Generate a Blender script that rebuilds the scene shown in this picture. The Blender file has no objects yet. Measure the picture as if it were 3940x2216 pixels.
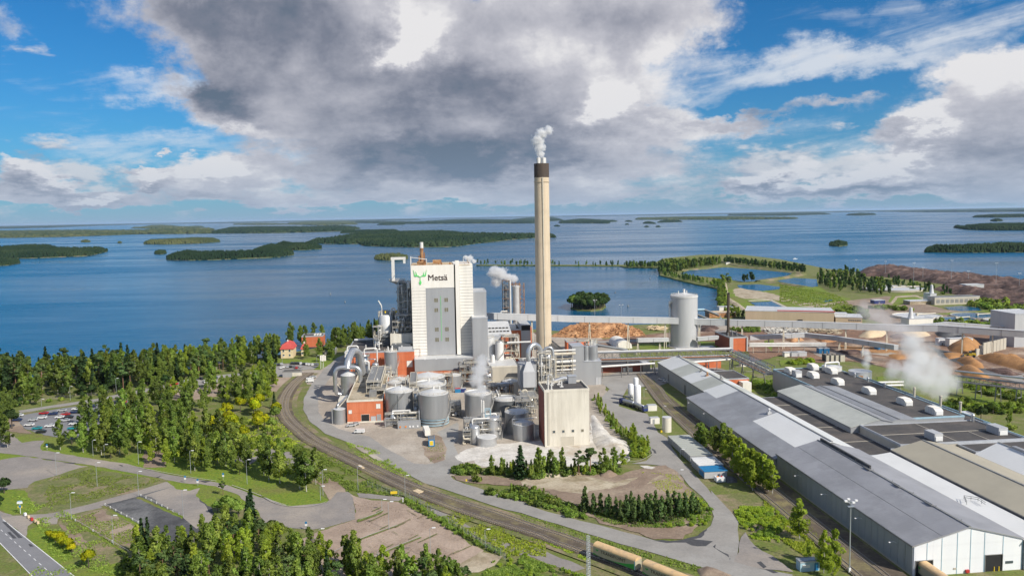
import bpy, bmesh, math, random, json
import numpy as np
from math import sin, cos, tan, atan, atan2, radians, degrees, pi, sqrt, exp, hypot
from mathutils import Vector, Matrix
random.seed(7); np.random.seed(7)
SC = bpy.context.scene
COL = SC.collection

# ------------------------------------------------------------------ camera
FN = 2000*1.5295; ROLL = radians(1.023); PITCH = atan(181.5/2000); CAMH = 100.0
cam = bpy.data.cameras.new("camera"); camo = bpy.data.objects.new("camera", cam); COL.objects.link(camo)
cam.sensor_width = 36.0; cam.lens = 36.0*FN/3940; cam.clip_start = 1.0; cam.clip_end = 400000
camo.location = (0, 0, CAMH)
camo.rotation_mode = 'XYZ'
camo.matrix_world = Matrix.Translation((0, 0, CAMH)) @ Matrix.Rotation(pi/2-PITCH, 4, 'X') @ Matrix.Rotation(-ROLL, 4, 'Z')
SC.camera = camo

# ------------------------------------------------------------------ site helpers (camera-station survey -> ground)
FR = dict(z1=(1250,900,2.342),z2=(1250,1300,2.342),z3=(2200,1000,2.862),z4=(3000,950,2.634),l1=(0,1200,2.342),
 l2=(0,1700,2.342),m1=(1000,1700,2.342),r1=(2000,1700,2.576),r2=(2250,1350,2.634),r3=(3040,1350,2.862),
 r4=(2940,1700,2.576),D=(0,0,1/1.5295),i1=(0,780,1.61),i2=(1600,780,1.1009),f6=(1050,1230,5.724))
def ray(f, x, y):
    o = FR[f]; u = o[0]+x/o[2]; v = o[1]+y/o[2]
    a = (u-1970)/FN; b = (1108-v)/FN
    a2 = a*cos(ROLL)+b*sin(ROLL); b2 = -a*sin(ROLL)+b*cos(ROLL)
    return (a2, cos(PITCH)+b2*sin(PITCH), -sin(PITCH)+b2*cos(PITCH))
def G(f, x, y, z=0.0):
    d = ray(f, x, y)
    if d[2] > -1e-4: d = (d[0], d[1], -1e-4)
    t = (z-CAMH)/d[2]
    return (d[0]*t, d[1]*t)
SR = radians(6.0)
def W(a, b): return (a*cos(SR)-b*sin(SR), a*sin(SR)+b*cos(SR))
def S(p): return (p[0]*cos(SR)+p[1]*sin(SR), -p[0]*sin(SR)+p[1]*cos(SR))
def Q(f, x, y, z=0.0): return S(G(f, x, y, z))
def RB(f, x, y, b):
    """site (a, z) where the sight line meets the vertical plane b"""
    d = ray(f, x, y); s = S(d); t = b/s[1]
    return s[0]*t, CAMH+d[2]*t
def spec(s):
    """'m1 850,0 1030,70; r1 0,605' -> ground points"""
    out = []
    for ch in s.split(';'):
        tk = ch.split(); f = tk[0]
        for t in tk[1:]:
            x, y = t.split(','); out.append((f, float(x), float(y)))
    return out
def GP(s, z=0.0): return [G(f, x, y, z) for f, x, y in spec(s)]

# ------------------------------------------------------------------ sky, sun, exposure
HAZE = 1.4e-5
SUN_AZ = atan2(.744, -.666)      # from +Y towards +X
SUN_EL = radians(38)
w = bpy.data.worlds.new("World"); SC.world = w; w.use_nodes = True
nt = w.node_tree; N = nt.nodes; L = nt.links; N.clear()
def nd(t, **k):
    n = N.new(t)
    for a, v in k.items(): setattr(n, a, v)
    return n
def put(n, i, v):
    if isinstance(v, bpy.types.NodeSocket): L.new(v, n.inputs[i])
    else: n.inputs[i].default_value = v
def M(op, a, b=None, c=None, clamp=False):
    n = nd('ShaderNodeMath', operation=op, use_clamp=clamp)
    put(n, 0, a)
    if b is not None: put(n, 1, b)
    if c is not None: put(n, 2, c)
    return n.outputs[0]
def VM(op, a, b=None, c=None):
    n = nd('ShaderNodeVectorMath', operation=op); put(n, 0, a)
    if b is not None: put(n, 1, b)
    if c is not None: put(n, 2, c)
    return n.outputs['Value'] if op in ('DOT_PRODUCT', 'LENGTH') else n.outputs[0]
def SM(x, lo, hi):
    n = nd('ShaderNodeMapRange', interpolation_type='SMOOTHSTEP'); put(n, 0, x); put(n, 1, lo); put(n, 2, hi); return n.outputs[0]
def MIX(f, a, b):
    n = nd('ShaderNodeMix', data_type='RGBA'); put(n, 0, f); put(n, 6, a); put(n, 7, b); return n.outputs[2]
def NOISE(v, s, d=6, r=.55, dist=0.0):
    n = nd('ShaderNodeTexNoise', noise_dimensions='3D'); put(n, 'Vector', v); put(n, 'Scale', s); put(n, 'Detail', d); put(n, 'Roughness', r); put(n, 'Distortion', dist)
    return n
sky = nd('ShaderNodeTexSky', sky_type='NISHITA', sun_disc=False, sun_elevation=SUN_EL, sun_rotation=SUN_AZ, air_density=1.0, dust_density=0.35, ozone_density=2.6)
tc = nd('ShaderNodeTexCoord')
dirv = VM('NORMALIZE', tc.outputs['Generated'])
sep = nd('ShaderNodeSeparateXYZ'); put(sep, 0, dirv)
az = M('ARCTAN2', sep.outputs[0], sep.outputs[1]); el = M('ARCSINE', sep.outputs[2])
# sheets of cloud are seen foreshortened towards the horizon: stretch the noise space with elevation
elw = M('LOGARITHM', M('ADD', M('MAXIMUM', el, 0.0), 0.11), 2.718)
cmb = nd('ShaderNodeCombineXYZ'); put(cmb, 0, M('MULTIPLY', az, 3.2)); put(cmb, 1, M('MULTIPLY', elw, 1.3)); put(cmb, 2, 3.7); nv = cmb.outputs[0]
ae = nd('ShaderNodeCombineXYZ'); put(ae, 0, az); put(ae, 1, el); aev = ae.outputs[0]
warp = NOISE(nv, 2.6, 7, .65)
wv = VM('MULTIPLY', VM('SUBTRACT', warp.outputs['Color'], (.5, .5, .5)), (.17, .12, 0.0))
awv = VM('ADD', aev, wv)
def DV(u, v):
    d = ray('D', u, v); l = sqrt(sum(k*k for k in d)); return atan2(d[0], d[1]), math.asin(d[2]/l)
def blobs(vec, lst, base=0.0):
    acc = base
    for (u, v, ru, rv, wt) in lst:
        a0, e0 = DV(u, v); sa = 2000.0/ru; se = 2000.0/rv
        q = VM('MULTIPLY_ADD', vec, (sa, se, 0), (-a0*sa, -e0*se, 0))
        dd = VM('DOT_PRODUCT', q, q)
        g = M('POWER', 0.36788, dd)
        acc = M('MULTIPLY_ADD', g, float(wt), acc)
    return acc
COVER = [(500,50,130,80,.7),(880,60,420,170,1.3),(640,150,140,80,.8),(1150,250,330,170,1.2),(1250,360,380,75,1.1),(1000,350,230,70,.8),(1480,120,260,190,1.1),(1700,40,170,80,.85),
 (570,260,110,55,1.1),(600,320,120,50,.9),(1620,335,190,34,.85),(1900,305,190,24,.75),(2110,262,90,22,.7),(2520,190,120,85,1.3),(2480,385,150,90,1.15),(2560,330,140,120,.8),(2190,440,120,44,1.3),(2060,450,60,26,1.0),(1900,465,60,26,1.2),(2330,340,70,40,.9),
 (2000,475,220,30,.6),(1420,440,260,60,.7),(1750,420,240,45,.45),(55,440,70,28,1.3),(150,470,60,22,1.0),(235,505,60,20,1.3),(110,495,120,24,.9),(385,448,48,32,1.25),(430,440,26,20,.9),(560,450,85,36,1.25),(650,440,60,24,.8),(700,405,140,26,.8),(1000,470,330,38,.75),(560,505,520,18,.6),
 (1300,505,500,20,.6),(2300,490,400,28,.75),(1000,508,45,16,.6),(300,420,130,10,.6),(10,70,60,40,.6)]
DARK = [(760,90,300,120,.42),(520,60,200,70,.30),(1060,385,280,40,.62),(1250,400,190,34,.55),(1180,210,150,90,.25),(520,240,80,38,.9),(570,300,60,30,.3),(1000,250,260,80,.35),(1560,50,120,60,.35),(1400,330,180,60,.4),
 (1900,310,160,16,.4),(2560,215,40,30,.3),(2420,400,160,40,.35),(2250,480,250,18,.4),(90,470,110,12,.45),(230,522,60,8,.4),(385,472,50,8,.5),(1900,485,80,10,.45),(2150,475,130,12,.5),(560,495,90,12,.3),(1000,440,200,20,.3),(300,424,120,10,.4)]
LIGHT = [(1035,100,70,70,1.2),(1010,160,40,30,.5),(1530,258,48,42,.8),(1700,130,150,110,.3),(1250,160,130,60,.25),(1440,120,150,90,.2),(1600,340,200,22,.3),(2530,180,90,60,.6),(2200,415,120,24,.6),(235,498,45,12,1.1),(50,428,50,16,1.1),(385,436,36,18,1.1),(545,434,70,18,1.0),(1900,452,50,16,1.0),(2060,436,50,16,.8),(2250,395,60,20,.9),(2340,310,70,20,.7),(620,350,100,14,.3)]
n1 = NOISE(nv, 3.0, 10, .64, .15).outputs['Fac']
n1s = NOISE(VM('ADD', nv, (.11, .10, .0)), 3.0, 6, .6, .15).outputs['Fac']
n2 = NOISE(VM('ADD', nv, (5.2, 1.3, .0)), 5.5, 8, .65).outputs['Fac']
n3 = NOISE(VM('ADD', nv, (1.2, 7.3, .0)), 1.1, 3, .5).outputs['Fac']
inview = blobs(aev, [(1288,250,1750,900,1.0)])
cov = blobs(awv, COVER, 0.0)
# beyond the picture the same broken cumulus goes on
covo = M('MULTIPLY_ADD', M('SUBTRACT', n3, .46), 5.0, .35)
cov = M('ADD', M('MULTIPLY', cov, M('MINIMUM', M('MULTIPLY', inview, 1.6), 1.0)), M('MULTIPLY', covo, M('SUBTRACT', 1.0, M('MINIMUM', M('MULTIPLY', inview, 2.4), 1.0))))
dens = M('ADD', cov, M('MULTIPLY', M('SUBTRACT', n1, .5), 1.7))
alpha = SM(dens, .36, .98)
thick = SM(dens, .5, 1.9)
dark = blobs(awv, DARK, 0.0)
light = blobs(awv, LIGHT, 0.0)
sh = M('ADD', M('MULTIPLY_ADD', thick, .26, .12), M('MULTIPLY', dark, .72))
sh = M('SUBTRACT', sh, M('MULTIPLY', light, .8))
sh = M('ADD', sh, M('MULTIPLY', M('SUBTRACT', n1s, n1), .9))
sh = M('ADD', sh, M('MULTIPLY', M('SUBTRACT', n2, .47), .5), None, True)
cr = nd('ShaderNodeValToRGB'); put(cr, 0, sh); e = cr.color_ramp.elements
e[0].position = 0.0; e[0].color = (7.6, 7.5, 7.6, 1); e[1].position = 1.0; e[1].color = (1.05, 1.45, 2.05, 1)
for p, c in ((.22, (5.2, 5.2, 5.7, 1)), (.5, (3.4, 3.5, 4.1, 1)), (.75, (1.9, 2.1, 2.7, 1))):
    q = e.new(p); q.color = c
# high cirrus, long thin streaks
cmb2 = nd('ShaderNodeCombineXYZ'); put(cmb2, 0, M('ADD', M('MULTIPLY', az, 2.2), M('MULTIPLY', el, 3.0))); put(cmb2, 1, M('MULTIPLY_ADD', el, 17.0, M('MULTIPLY', az, -3.0))); put(cmb2, 2, 9.1)
n4 = NOISE(cmb2.outputs[0], 1.6, 8, .62, .6).outputs['Fac']
CIRR = [(2060,160,230,36,.75),(2300,110,200,32,.7),(2300,20,260,28,.5),(1700,240,110,28,.7),(2480,50,160,28,.5),(410,225,150,34,.9),(330,365,150,34,.45),(600,385,220,30,.4),(1900,350,300,36,.35),(2150,380,240,30,.35),(60,220,100,30,.25),(1850,180,140,60,.4)]
ci = blobs(awv, CIRR, .04)
ca = SM(M('ADD', ci, M('MULTIPLY', M('SUBTRACT', n4, .5), 1.9)), .22, 1.15)
# deepen the blue as the polarised photograph has it
bl = nd('ShaderNodeMix', data_type='RGBA', blend_type='MULTIPLY'); put(bl, 0, 1.0); put(bl, 6, sky.outputs[0]); put(bl, 7, (.13, .53, .86, 1))
skc = MIX(M('MULTIPLY', ca, .78), bl.outputs[2], (7.6, 7.8, 8.1, 1))
# rows of small fair weather puffs low over the horizon, lit from the upper right
cmb3 = nd('ShaderNodeCombineXYZ'); put(cmb3, 0, M('MULTIPLY', az, 11.0)); put(cmb3, 1, M('MULTIPLY', el, 27.0)); put(cmb3, 2, 4.4)
n5 = NOISE(cmb3.outputs[0], 1.0, 8, .58).outputs['Fac']; n5s = NOISE(VM('ADD', cmb3.outputs[0], (.13, .30, .0)), 1.0, 5, .55).outputs['Fac']
pb = M('DIVIDE', M('SUBTRACT', el, .050), .034); pm = M('POWER', 0.36788, M('MULTIPLY', pb, pb))
pa = SM(M('MULTIPLY_ADD', pm, .20, n5), .60, .72)
pc = MIX(SM(M('SUBTRACT', n5s, n5), -.07, .09), (6.9, 6.8, 6.9, 1), (3.0, 3.6, 4.6, 1))
skc = MIX(M('MULTIPLY', pa, .88), skc, pc)
skc = MIX(alpha, skc, cr.outputs[0])
# low horizon air
hz = M('POWER', 0.36788, M('DIVIDE', M('MAXIMUM', el, 0.0), .055))
skc = MIX(M('MULTIPLY', hz, .80), skc, (3.0, 4.1, 5.6, 1))
bg = nd('ShaderNodeBackground'); put(bg, 0, skc); put(bg, 1, 0.098)
ow = nd('ShaderNodeOutputWorld'); L.new(bg.outputs[0], ow.inputs[0])
w.cycles.sampling_method = 'MANUAL'; w.cycles.sample_map_resolution = 512
sun = bpy.data.lights.new("sun", 'SUN'); sun.energy = 5.0; sun.angle = radians(.5); sun.color = (1, .94, .84)
suno = bpy.data.objects.new("sun", sun); COL.objects.link(suno)
sv = Vector((.744*cos(SUN_EL), -.666*cos(SUN_EL), sin(SUN_EL)))
suno.rotation_euler = sv.to_track_quat('Z', 'Y').to_euler(); suno.location = (200, -200, 300)
SC.view_settings.view_transform = 'Standard'; SC.view_settings.look = 'None'; SC.view_settings.gamma = 1; SC.view_settings.exposure = 0.12
SC.view_settings.use_curve_mapping = False
cy = SC.cycles
cy.max_bounces = 5; cy.diffuse_bounces = 2; cy.glossy_bounces = 2; cy.transmission_bounces = 2; cy.transparent_max_bounces = 8; cy.volume_bounces = 5
cy.volume_step_rate = 1.0; cy.volume_max_steps = 96
cy.use_adaptive_sampling = True; cy.adaptive_threshold = .02
cy.use_denoising = True
cy.sample_clamp_indirect = 6

# ------------------------------------------------------------------ materials
MATS = {}
GRAINY = dict(grass=.38, lush_grass=.38, dry_grass=.35, asphalt=.09, old_asphalt=.13, dark_asphalt=.3, highway_asphalt=.07, pink_gravel=.16, yard_gravel=.2, dirt=.22, lime=.2, pale_sand=.22, bark_mud=.4, ballast=.3, bark_pile=.5, chip_pile=.28, wood_logs=.45, pale_chip=.15, roof_black=.2)
def mat(name, c1, c2=None, scale=.15, rough=.8, metal=0.0, streak=False, bump=0.0, bscale=3.0, obj=False, detail=5, contrast=1.0, c3=None, scale2=.03, rnd=0.0, spec=None, wave=None):
    """two or three colour noise-mixed principled material"""
    m = bpy.data.materials.new(name); m.use_nodes = True; t = m.node_tree; n = t.nodes; l = t.links
    b = n['Principled BSDF']
    b.inputs['Roughness'].default_value = rough; b.inputs['Metallic'].default_value = metal
    if spec is not None: b.inputs['Specular IOR Level'].default_value = spec
    geo = n.new('ShaderNodeTexCoord' if obj else 'ShaderNodeNewGeometry'); vec = geo.outputs['Object' if obj else 'Position']
    if streak:
        mp = n.new('ShaderNodeMapping'); mp.inputs['Scale'].default_value = (1, 1, .12); l.new(vec, mp.inputs[0]); vec = mp.outputs[0]
    c2 = c2 or tuple(k*.8 for k in c1)
    no = n.new('ShaderNodeTexNoise'); l.new(vec, no.inputs['Vector']); no.inputs['Scale'].default_value = scale; no.inputs['Detail'].default_value = detail; no.inputs['Roughness'].default_value = .62
    mr = n.new('ShaderNodeMapRange'); l.new(no.outputs['Fac'], mr.inputs[0]); h = .17/contrast; mr.inputs[1].default_value = .5-h; mr.inputs[2].default_value = .5+h
    mx = n.new('ShaderNodeMix'); mx.data_type = 'RGBA'; l.new(mr.outputs[0], mx.inputs[0]); mx.inputs[6].default_value = (*c1, 1); mx.inputs[7].default_value = (*c2, 1)
    out = mx.outputs[2]
    if c3:
        no2 = n.new('ShaderNodeTexNoise'); l.new(vec, no2.inputs['Vector']); no2.inputs['Scale'].default_value = scale2; no2.inputs['Detail'].default_value = 6; no2.inputs['Roughness'].default_value = .7
        mr2 = n.new('ShaderNodeMapRange'); l.new(no2.outputs['Fac'], mr2.inputs[0]); mr2.inputs[1].default_value = .48; mr2.inputs[2].default_value = .62
        m2 = n.new('ShaderNodeMix'); m2.data_type = 'RGBA'; l.new(mr2.outputs[0], m2.inputs[0]); l.new(out, m2.inputs[6]); m2.inputs[7].default_value = (*c3, 1); out = m2.outputs[2]
    if name in GRAINY:
        ng = n.new('ShaderNodeTexNoise'); l.new(vec, ng.inputs['Vector']); ng.inputs['Scale'].default_value = 1.1; ng.inputs['Detail'].default_value = 4; ng.inputs['Roughness'].default_value = .75
        rg_ = n.new('ShaderNodeMapRange'); l.new(ng.outputs['Fac'], rg_.inputs[0]); rg_.inputs[1].default_value = .3; rg_.inputs[2].default_value = .7; k_ = GRAINY[name]; rg_.inputs[3].default_value = 1-k_; rg_.inputs[4].default_value = 1+k_
        mg = n.new('ShaderNodeMix'); mg.data_type = 'RGBA'; mg.blend_type = 'MULTIPLY'; mg.inputs[0].default_value = 1; l.new(out, mg.inputs[6]); l.new(rg_.outputs[0], mg.inputs[7]); out = mg.outputs[2]
    if wave:
        # seams across the surface: (axis vector, metres between seams, strength)
        d = n.new('ShaderNodeVectorMath'); d.operation = 'DOT_PRODUCT'; l.new(vec, d.inputs[0]); d.inputs[1].default_value = wave[0]
        q = n.new('ShaderNodeMath'); q.operation = 'PINGPONG'; l.new(d.outputs['Value'], q.inputs[0]); q.inputs[1].default_value = wave[1]/2
        q2 = n.new('ShaderNodeMapRange'); l.new(q.outputs[0], q2.inputs[0]); q2.inputs[1].default_value = 0; q2.inputs[2].default_value = wave[1]*.12; q2.inputs[3].default_value = 1-wave[2]; q2.inputs[4].default_value = 1
        m3 = n.new('ShaderNodeMix'); m3.data_type = 'RGBA'; m3.blend_type = 'MULTIPLY'; m3.inputs[0].default_value = 1; l.new(out, m3.inputs[6]); l.new(q2.outputs[0], m3.inputs[7]); out = m3.outputs[2]
    if rnd:
        oi = n.new('ShaderNodeObjectInfo'); hs = n.new('ShaderNodeHueSaturation')
        a = n.new('ShaderNodeMapRange'); l.new(oi.outputs['Random'], a.inputs[0]); a.inputs[3].default_value = 1-rnd; a.inputs[4].default_value = 1+rnd; l.new(a.outputs[0], hs.inputs['Value'])
        a2 = n.new('ShaderNodeMath'); a2.operation = 'MULTIPLY'; l.new(oi.outputs['Random'], a2.inputs[0]); a2.inputs[1].default_value = 7.31
        a3 = n.new('ShaderNodeMath'); a3.operation = 'FRACT'; l.new(a2.outputs[0], a3.inputs[0])
        a4 = n.new('ShaderNodeMapRange'); l.new(a3.outputs[0], a4.inputs[0]); a4.inputs[3].default_value = .5-rnd*.06; a4.inputs[4].default_value = .5+rnd*.06; l.new(a4.outputs[0], hs.inputs['Hue'])
        l.new(out, hs.inputs['Color']); out = hs.outputs[0]
    l.new(out, b.inputs['Base Color'])
    if bump:
        bn = n.new('ShaderNodeTexNoise'); l.new(vec, bn.inputs['Vector']); bn.inputs['Scale'].default_value = bscale; bn.inputs['Detail'].default_value = 4
        bp = n.new('ShaderNodeBump'); bp.inputs['Strength'].default_value = min(1, bump); bp.inputs['Distance'].default_value = max(.1, bump*.4); l.new(bn.outputs['Fac'], bp.inputs['Height']); l.new(bp.outputs[0], b.inputs['Normal'])
    MATS[name] = m
    return m
def leafmat(name, c1, c2, rnd=.25, trans=.25):
    m = mat(name, c1, c2, scale=.55, rough=.75, rnd=rnd, detail=3, spec=.2)
    t = m.node_tree; n = t.nodes; l = t.links; b = n['Principled BSDF']; o = n['Material Output']
    tr = n.new('ShaderNodeBsdfTranslucent'); src = b.inputs['Base Color'].links[0].from_socket
    g = n.new('ShaderNodeMix'); g.data_type = 'RGBA'; g.blend_type = 'MULTIPLY'; g.inputs[0].default_value = 1; l.new(src, g.inputs[6]); g.inputs[7].default_value = (1.5, 1.6, .6, 1); l.new(g.outputs[2], tr.inputs[0])
    ms = n.new('ShaderNodeMixShader'); ms.inputs[0].default_value = trans; l.new(b.outputs[0], ms.inputs[1]); l.new(tr.outputs[0], ms.inputs[2]); l.new(ms.outputs[0], o.inputs[0])
    return m
SX = (cos(SR), sin(SR), 0); SY = (-sin(SR), cos(SR), 0)
mat('grass', (.105,.155,.020), (.15,.155,.038), .6, .95, bump=.6, bscale=1.5, c3=(.20,.175,.085), scale2=.09, detail=9)
mat('lush_grass', (.11,.19,.012), (.18,.22,.018), .6, .95, bump=.8, bscale=1.6, c3=(.16,.16,.04), scale2=.03)
mat('dry_grass', (.175,.17,.065), (.10,.13,.03), .5, .95, bump=.5, bscale=1.6, c3=(.26,.20,.13), scale2=.06)
mat('asphalt', (.31,.293,.27), (.245,.232,.215), .12, .9, c3=(.33,.32,.30), scale2=.02, detail=8)
mat('old_asphalt', (.27,.245,.225), (.215,.195,.18), .15, .9, c3=(.32,.28,.24), scale2=.025, detail=8)
mat('dark_asphalt', (.105,.105,.11), (.05,.05,.052), .13, .9, c3=(.16,.16,.16), scale2=.04, detail=9)
mat('highway_asphalt', (.215,.215,.225), (.18,.18,.19), .1, .9, detail=8)
mat('tar_patch', (.05,.05,.055), (.08,.08,.085), 1.2, .8)
mat('pink_gravel', (.35,.265,.205), (.27,.205,.16), .12, .95, c3=(.40,.31,.245), scale2=.04, detail=9, bump=.2)
mat('yard_gravel', (.38,.325,.265), (.29,.25,.205), .11, .95, c3=(.44,.39,.33), scale2=.03, detail=9, bump=.2)
mat('dirt', (.27,.20,.15), (.20,.145,.105), .12, .95, c3=(.34,.27,.20), scale2=.04, detail=9, bump=.5)
mat('lime', (.66,.63,.58), (.46,.43,.39), .2, .95, c3=(.42,.36,.28), scale2=.035, detail=9, bump=.4)
mat('pale_sand', (.50,.44,.33), (.34,.27,.19), .1, .95, c3=(.26,.21,.13), scale2=.09, detail=9, bump=.4)
mat('bark_mud', (.26,.15,.095), (.13,.075,.05), .05, .95, c3=(.40,.31,.24), scale2=.018, detail=9, bump=.5)
mat('ballast', (.125,.095,.07), (.085,.068,.048), .4, .95, c3=(.20,.17,.08), scale2=.08, detail=8, bump=.5)
mat('sleeper', (.30,.25,.19), (.20,.165,.125), .8, .9)
mat('rail_steel', (.34,.29,.26), (.45,.42,.40), .5, .45, .6)
mat('white_paint', (.75,.75,.75), (.62,.62,.60), .8, .7)
mat('kerb', (.46,.44,.40), (.36,.34,.31), .6, .85)
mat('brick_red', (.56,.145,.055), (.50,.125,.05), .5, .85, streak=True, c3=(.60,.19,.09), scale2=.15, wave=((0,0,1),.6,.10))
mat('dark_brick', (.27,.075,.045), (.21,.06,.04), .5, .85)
mat('roof_black', (.055,.052,.052), (.085,.078,.074), .12, .9, c3=(.11,.095,.085), scale2=.05, detail=8)
mat('roof_edge', (.50,.52,.55), (.42,.44,.47), .5, .5, .3)
mat('clad_white', (.80,.77,.71), (.73,.70,.63), .35, .6, streak=True, c3=(.72,.69,.62), scale2=.25)
mat('clad_grey', (.365,.372,.38), (.325,.33,.34), .3, .5, .15, streak=True, wave=(SX, 1.0, .06))
mat('clad_light', (.50,.505,.51), (.44,.445,.455), .3, .5, .1, streak=True)
mat('panel_greygreen', (.36,.39,.40), (.31,.34,.35), .35, .5, .25, streak=True, wave=(SY, .9, .10))
mat('concrete', (.50,.46,.38), (.42,.385,.32), .3, .85, streak=True)
mat('concrete_white', (.70,.66,.57), (.62,.58,.49), .3, .85, streak=True, c3=(.54,.50,.42), scale2=.2)
mat('chimney_concrete', (.62,.51,.37), (.53,.435,.31), .35, .85, streak=True, wave=((0,0,1),2.45,.07))
mat('chimney_brown', (.085,.06,.045), (.06,.045,.035), .5, .8, streak=True)
mat('tank_steel', (.45,.455,.46), (.37,.375,.38), .35, .38, .55, streak=True, wave=((0,0,1),2.2,.07))
mat('tank_dark', (.17,.18,.19), (.13,.14,.15), .35, .5, .4, streak=True)
mat('tank_roof', (.70,.70,.69), (.60,.60,.59), .4, .5, .25)
mat('pipe_steel', (.60,.61,.62), (.50,.51,.52), .5, .3, .7)
mat('pipe_white', (.72,.71,.68), (.62,.60,.56), .5, .5, .1)
mat('frame_steel', (.30,.30,.29), (.22,.215,.21), .6, .6, .3)
mat('frame_cream', (.62,.57,.46), (.50,.44,.34), .6, .7)
mat('frame_blue', (.36,.52,.60), (.28,.42,.50), .6, .6)
mat('rust', (.34,.16,.06), (.20,.10,.05), .7, .85, c3=(.48,.30,.15), scale2=.3)
mat('dark_void', (.015,.015,.017), (.02,.02,.02), .5, .9)
mat('glass', (.05,.07,.08), (.08,.10,.11), .3, .15)
mat('window_dull', (.20,.185,.125), (.15,.14,.10), .9, .4)
mat('roof_grey', (.365,.365,.38), (.31,.31,.325), .1, .55, .15, c3=(.28,.28,.29), scale2=.06, wave=(SY, 1.1, .07))
mat('roof_grey_long', (.37,.375,.385), (.31,.315,.325), .1, .5, .2, c3=(.29,.29,.295), scale2=.05, wave=(SY, 1.1, .05))
mat('roof_greenish', (.46,.475,.43), (.37,.38,.34), .05, .6, .1, c3=(.52,.53,.48), scale2=.02, wave=(SY, 1.2, .05))
mat('roof_pale', (.66,.67,.66), (.60,.61,.60), .05, .6, .1, wave=(SY, 1.2, .05))
mat('roof_white', (.78,.78,.76), (.70,.70,.68), .06, .6, .1, wave=(SY, 1.2, .09))
mat('roof_beige', (.40,.365,.285), (.35,.32,.25), .08, .8, wave=(SY, 1.4, .05))
mat('gable_white', (.78,.79,.81), (.72,.73,.76), .2, .6, streak=True, wave=((0,0,1), .5, .04))
mat('beige_wall', (.56,.44,.30), (.50,.39,.26), .2, .8, streak=True)
mat('blue_paint', (.02,.20,.42), (.02,.16,.34), .5, .5)
mat('navy_paint', (.02,.04,.18), (.02,.03,.12), .5, .4)
mat('red_paint', (.5,.04,.03), (.4,.03,.03), .5, .5)
mat('orange_paint', (.75,.25,.03), (.6,.2,.03), .5, .5)
mat('yellow_paint', (.75,.55,.03), (.6,.42,.03), .5, .5)
mat('green_paint', (.03,.35,.06), (.03,.28,.05), .5, .5)
mat('logo_green', (.12,.60,.16), (.12,.60,.16), .5, .6)
mat('lettering_brown', (.045,.022,.018), (.045,.022,.018), .5, .6)
mat('wagon_side', (.42,.38,.27), (.36,.33,.24), .5, .6, streak=True)
mat('wagon_roof', (.72,.50,.26), (.62,.42,.22), .5, .7, c3=(.5,.36,.22), scale2=.3)
mat('wood_logs', (.40,.20,.09), (.25,.12,.055), .35, .9, c3=(.52,.30,.15), scale2=.12)
mat('bark_pile', (.10,.056,.045), (.048,.03,.027), .2, .95, c3=(.20,.13,.105), scale2=.09, detail=9, bump=.8)  # third colour paints the tone of sunlit ridges into the bark
mat('chip_pile', (.42,.22,.085), (.30,.15,.06), .2, .95, bump=.6, detail=8)
mat('pale_chip', (.62,.50,.33), (.52,.40,.26), .2, .95, bump=.4)
mat('red_roof', (.55,.085,.07), (.47,.07,.06), .3, .7)
mat('render_yellow', (.70,.57,.36), (.62,.50,.31), .3, .85)
mat('trunk_birch', (.62,.60,.55), (.25,.23,.20), 1.2, .9)
mat('trunk_pine', (.26,.14,.08), (.16,.10,.07), .8, .9)
mat('trunk_dark', (.10,.08,.06), (.07,.055,.045), .8, .9)
mat('rubber', (.02,.02,.02), (.03,.03,.03), .5, .8)
mat('lamp_white', (.8,.8,.8), (.7,.7,.7), .5, .5)
mat('galvanised', (.50,.53,.55), (.42,.45,.47), .5, .45, .5)
leafmat('leaf_birch', (0.330,0.409,.085), (0.185,0.271,.055), .28, .4)
leafmat('leaf_lime', (0.432,0.495,.07), (0.270,0.361,.05), .15, .45)
leafmat('leaf_maple', (0.552,0.529,0.014), (0.276,0.356,0.014), .22, .35)
leafmat('leaf_dark', (0.065,0.117,0.031), (0.042,0.081,0.023), .25, .2)
leafmat('leaf_pine', (0.162,0.236,0.074), (0.088,0.149,0.049), .22, .25)
leafmat('leaf_spruce', (0.057,0.105,0.035), (0.035,0.070,0.024), .2, .12)
leafmat('leaf_shore', (0.223,0.290,0.057), (0.121,0.182,0.041), .3, .3)
mat('forest_shaded', (.012,.028,.014), (.020,.040,.018), .012, .95, c3=(.032,.052,.022), scale2=.0025, spec=.1)  # cloud shade over the islands is put into this dark colour
mat('forest_sunlit', (.055,.075,.030), (.035,.055,.024), .006, .95, c3=(.10,.11,.045), scale2=.002, spec=.1)  # lighter copy of the wood colour, sunlight painted in
# lake water
m = bpy.data.materials.new('lake_water'); m.use_nodes = True; t = m.node_tree; n = t.nodes; l = t.links; b = n['Principled BSDF']
b.inputs['Roughness'].default_value = .22; b.inputs['IOR'].default_value = 1.24
g = n.new('ShaderNodeNewGeometry'); mp = n.new('ShaderNodeMapping'); mp.inputs['Scale'].default_value = (.22, 1.0, 1); mp.inputs['Rotation'].default_value = (0, 0, radians(12)); l.new(g.outputs['Position'], mp.inputs[0])
na = n.new('ShaderNodeTexNoise'); na.inputs['Scale'].default_value = .004; na.inputs['Detail'].default_value = 7; na.inputs['Roughness'].default_value = .62; l.new(mp.outputs[0], na.inputs['Vector'])
r = n.new('ShaderNodeMapRange'); r.inputs[1].default_value = .35; r.inputs[2].default_value = .65; r.inputs[3].default_value = .07; r.inputs[4].default_value = .34; l.new(na.outputs['Fac'], r.inputs[0]); l.new(r.outputs[0], b.inputs['Roughness'])
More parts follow.
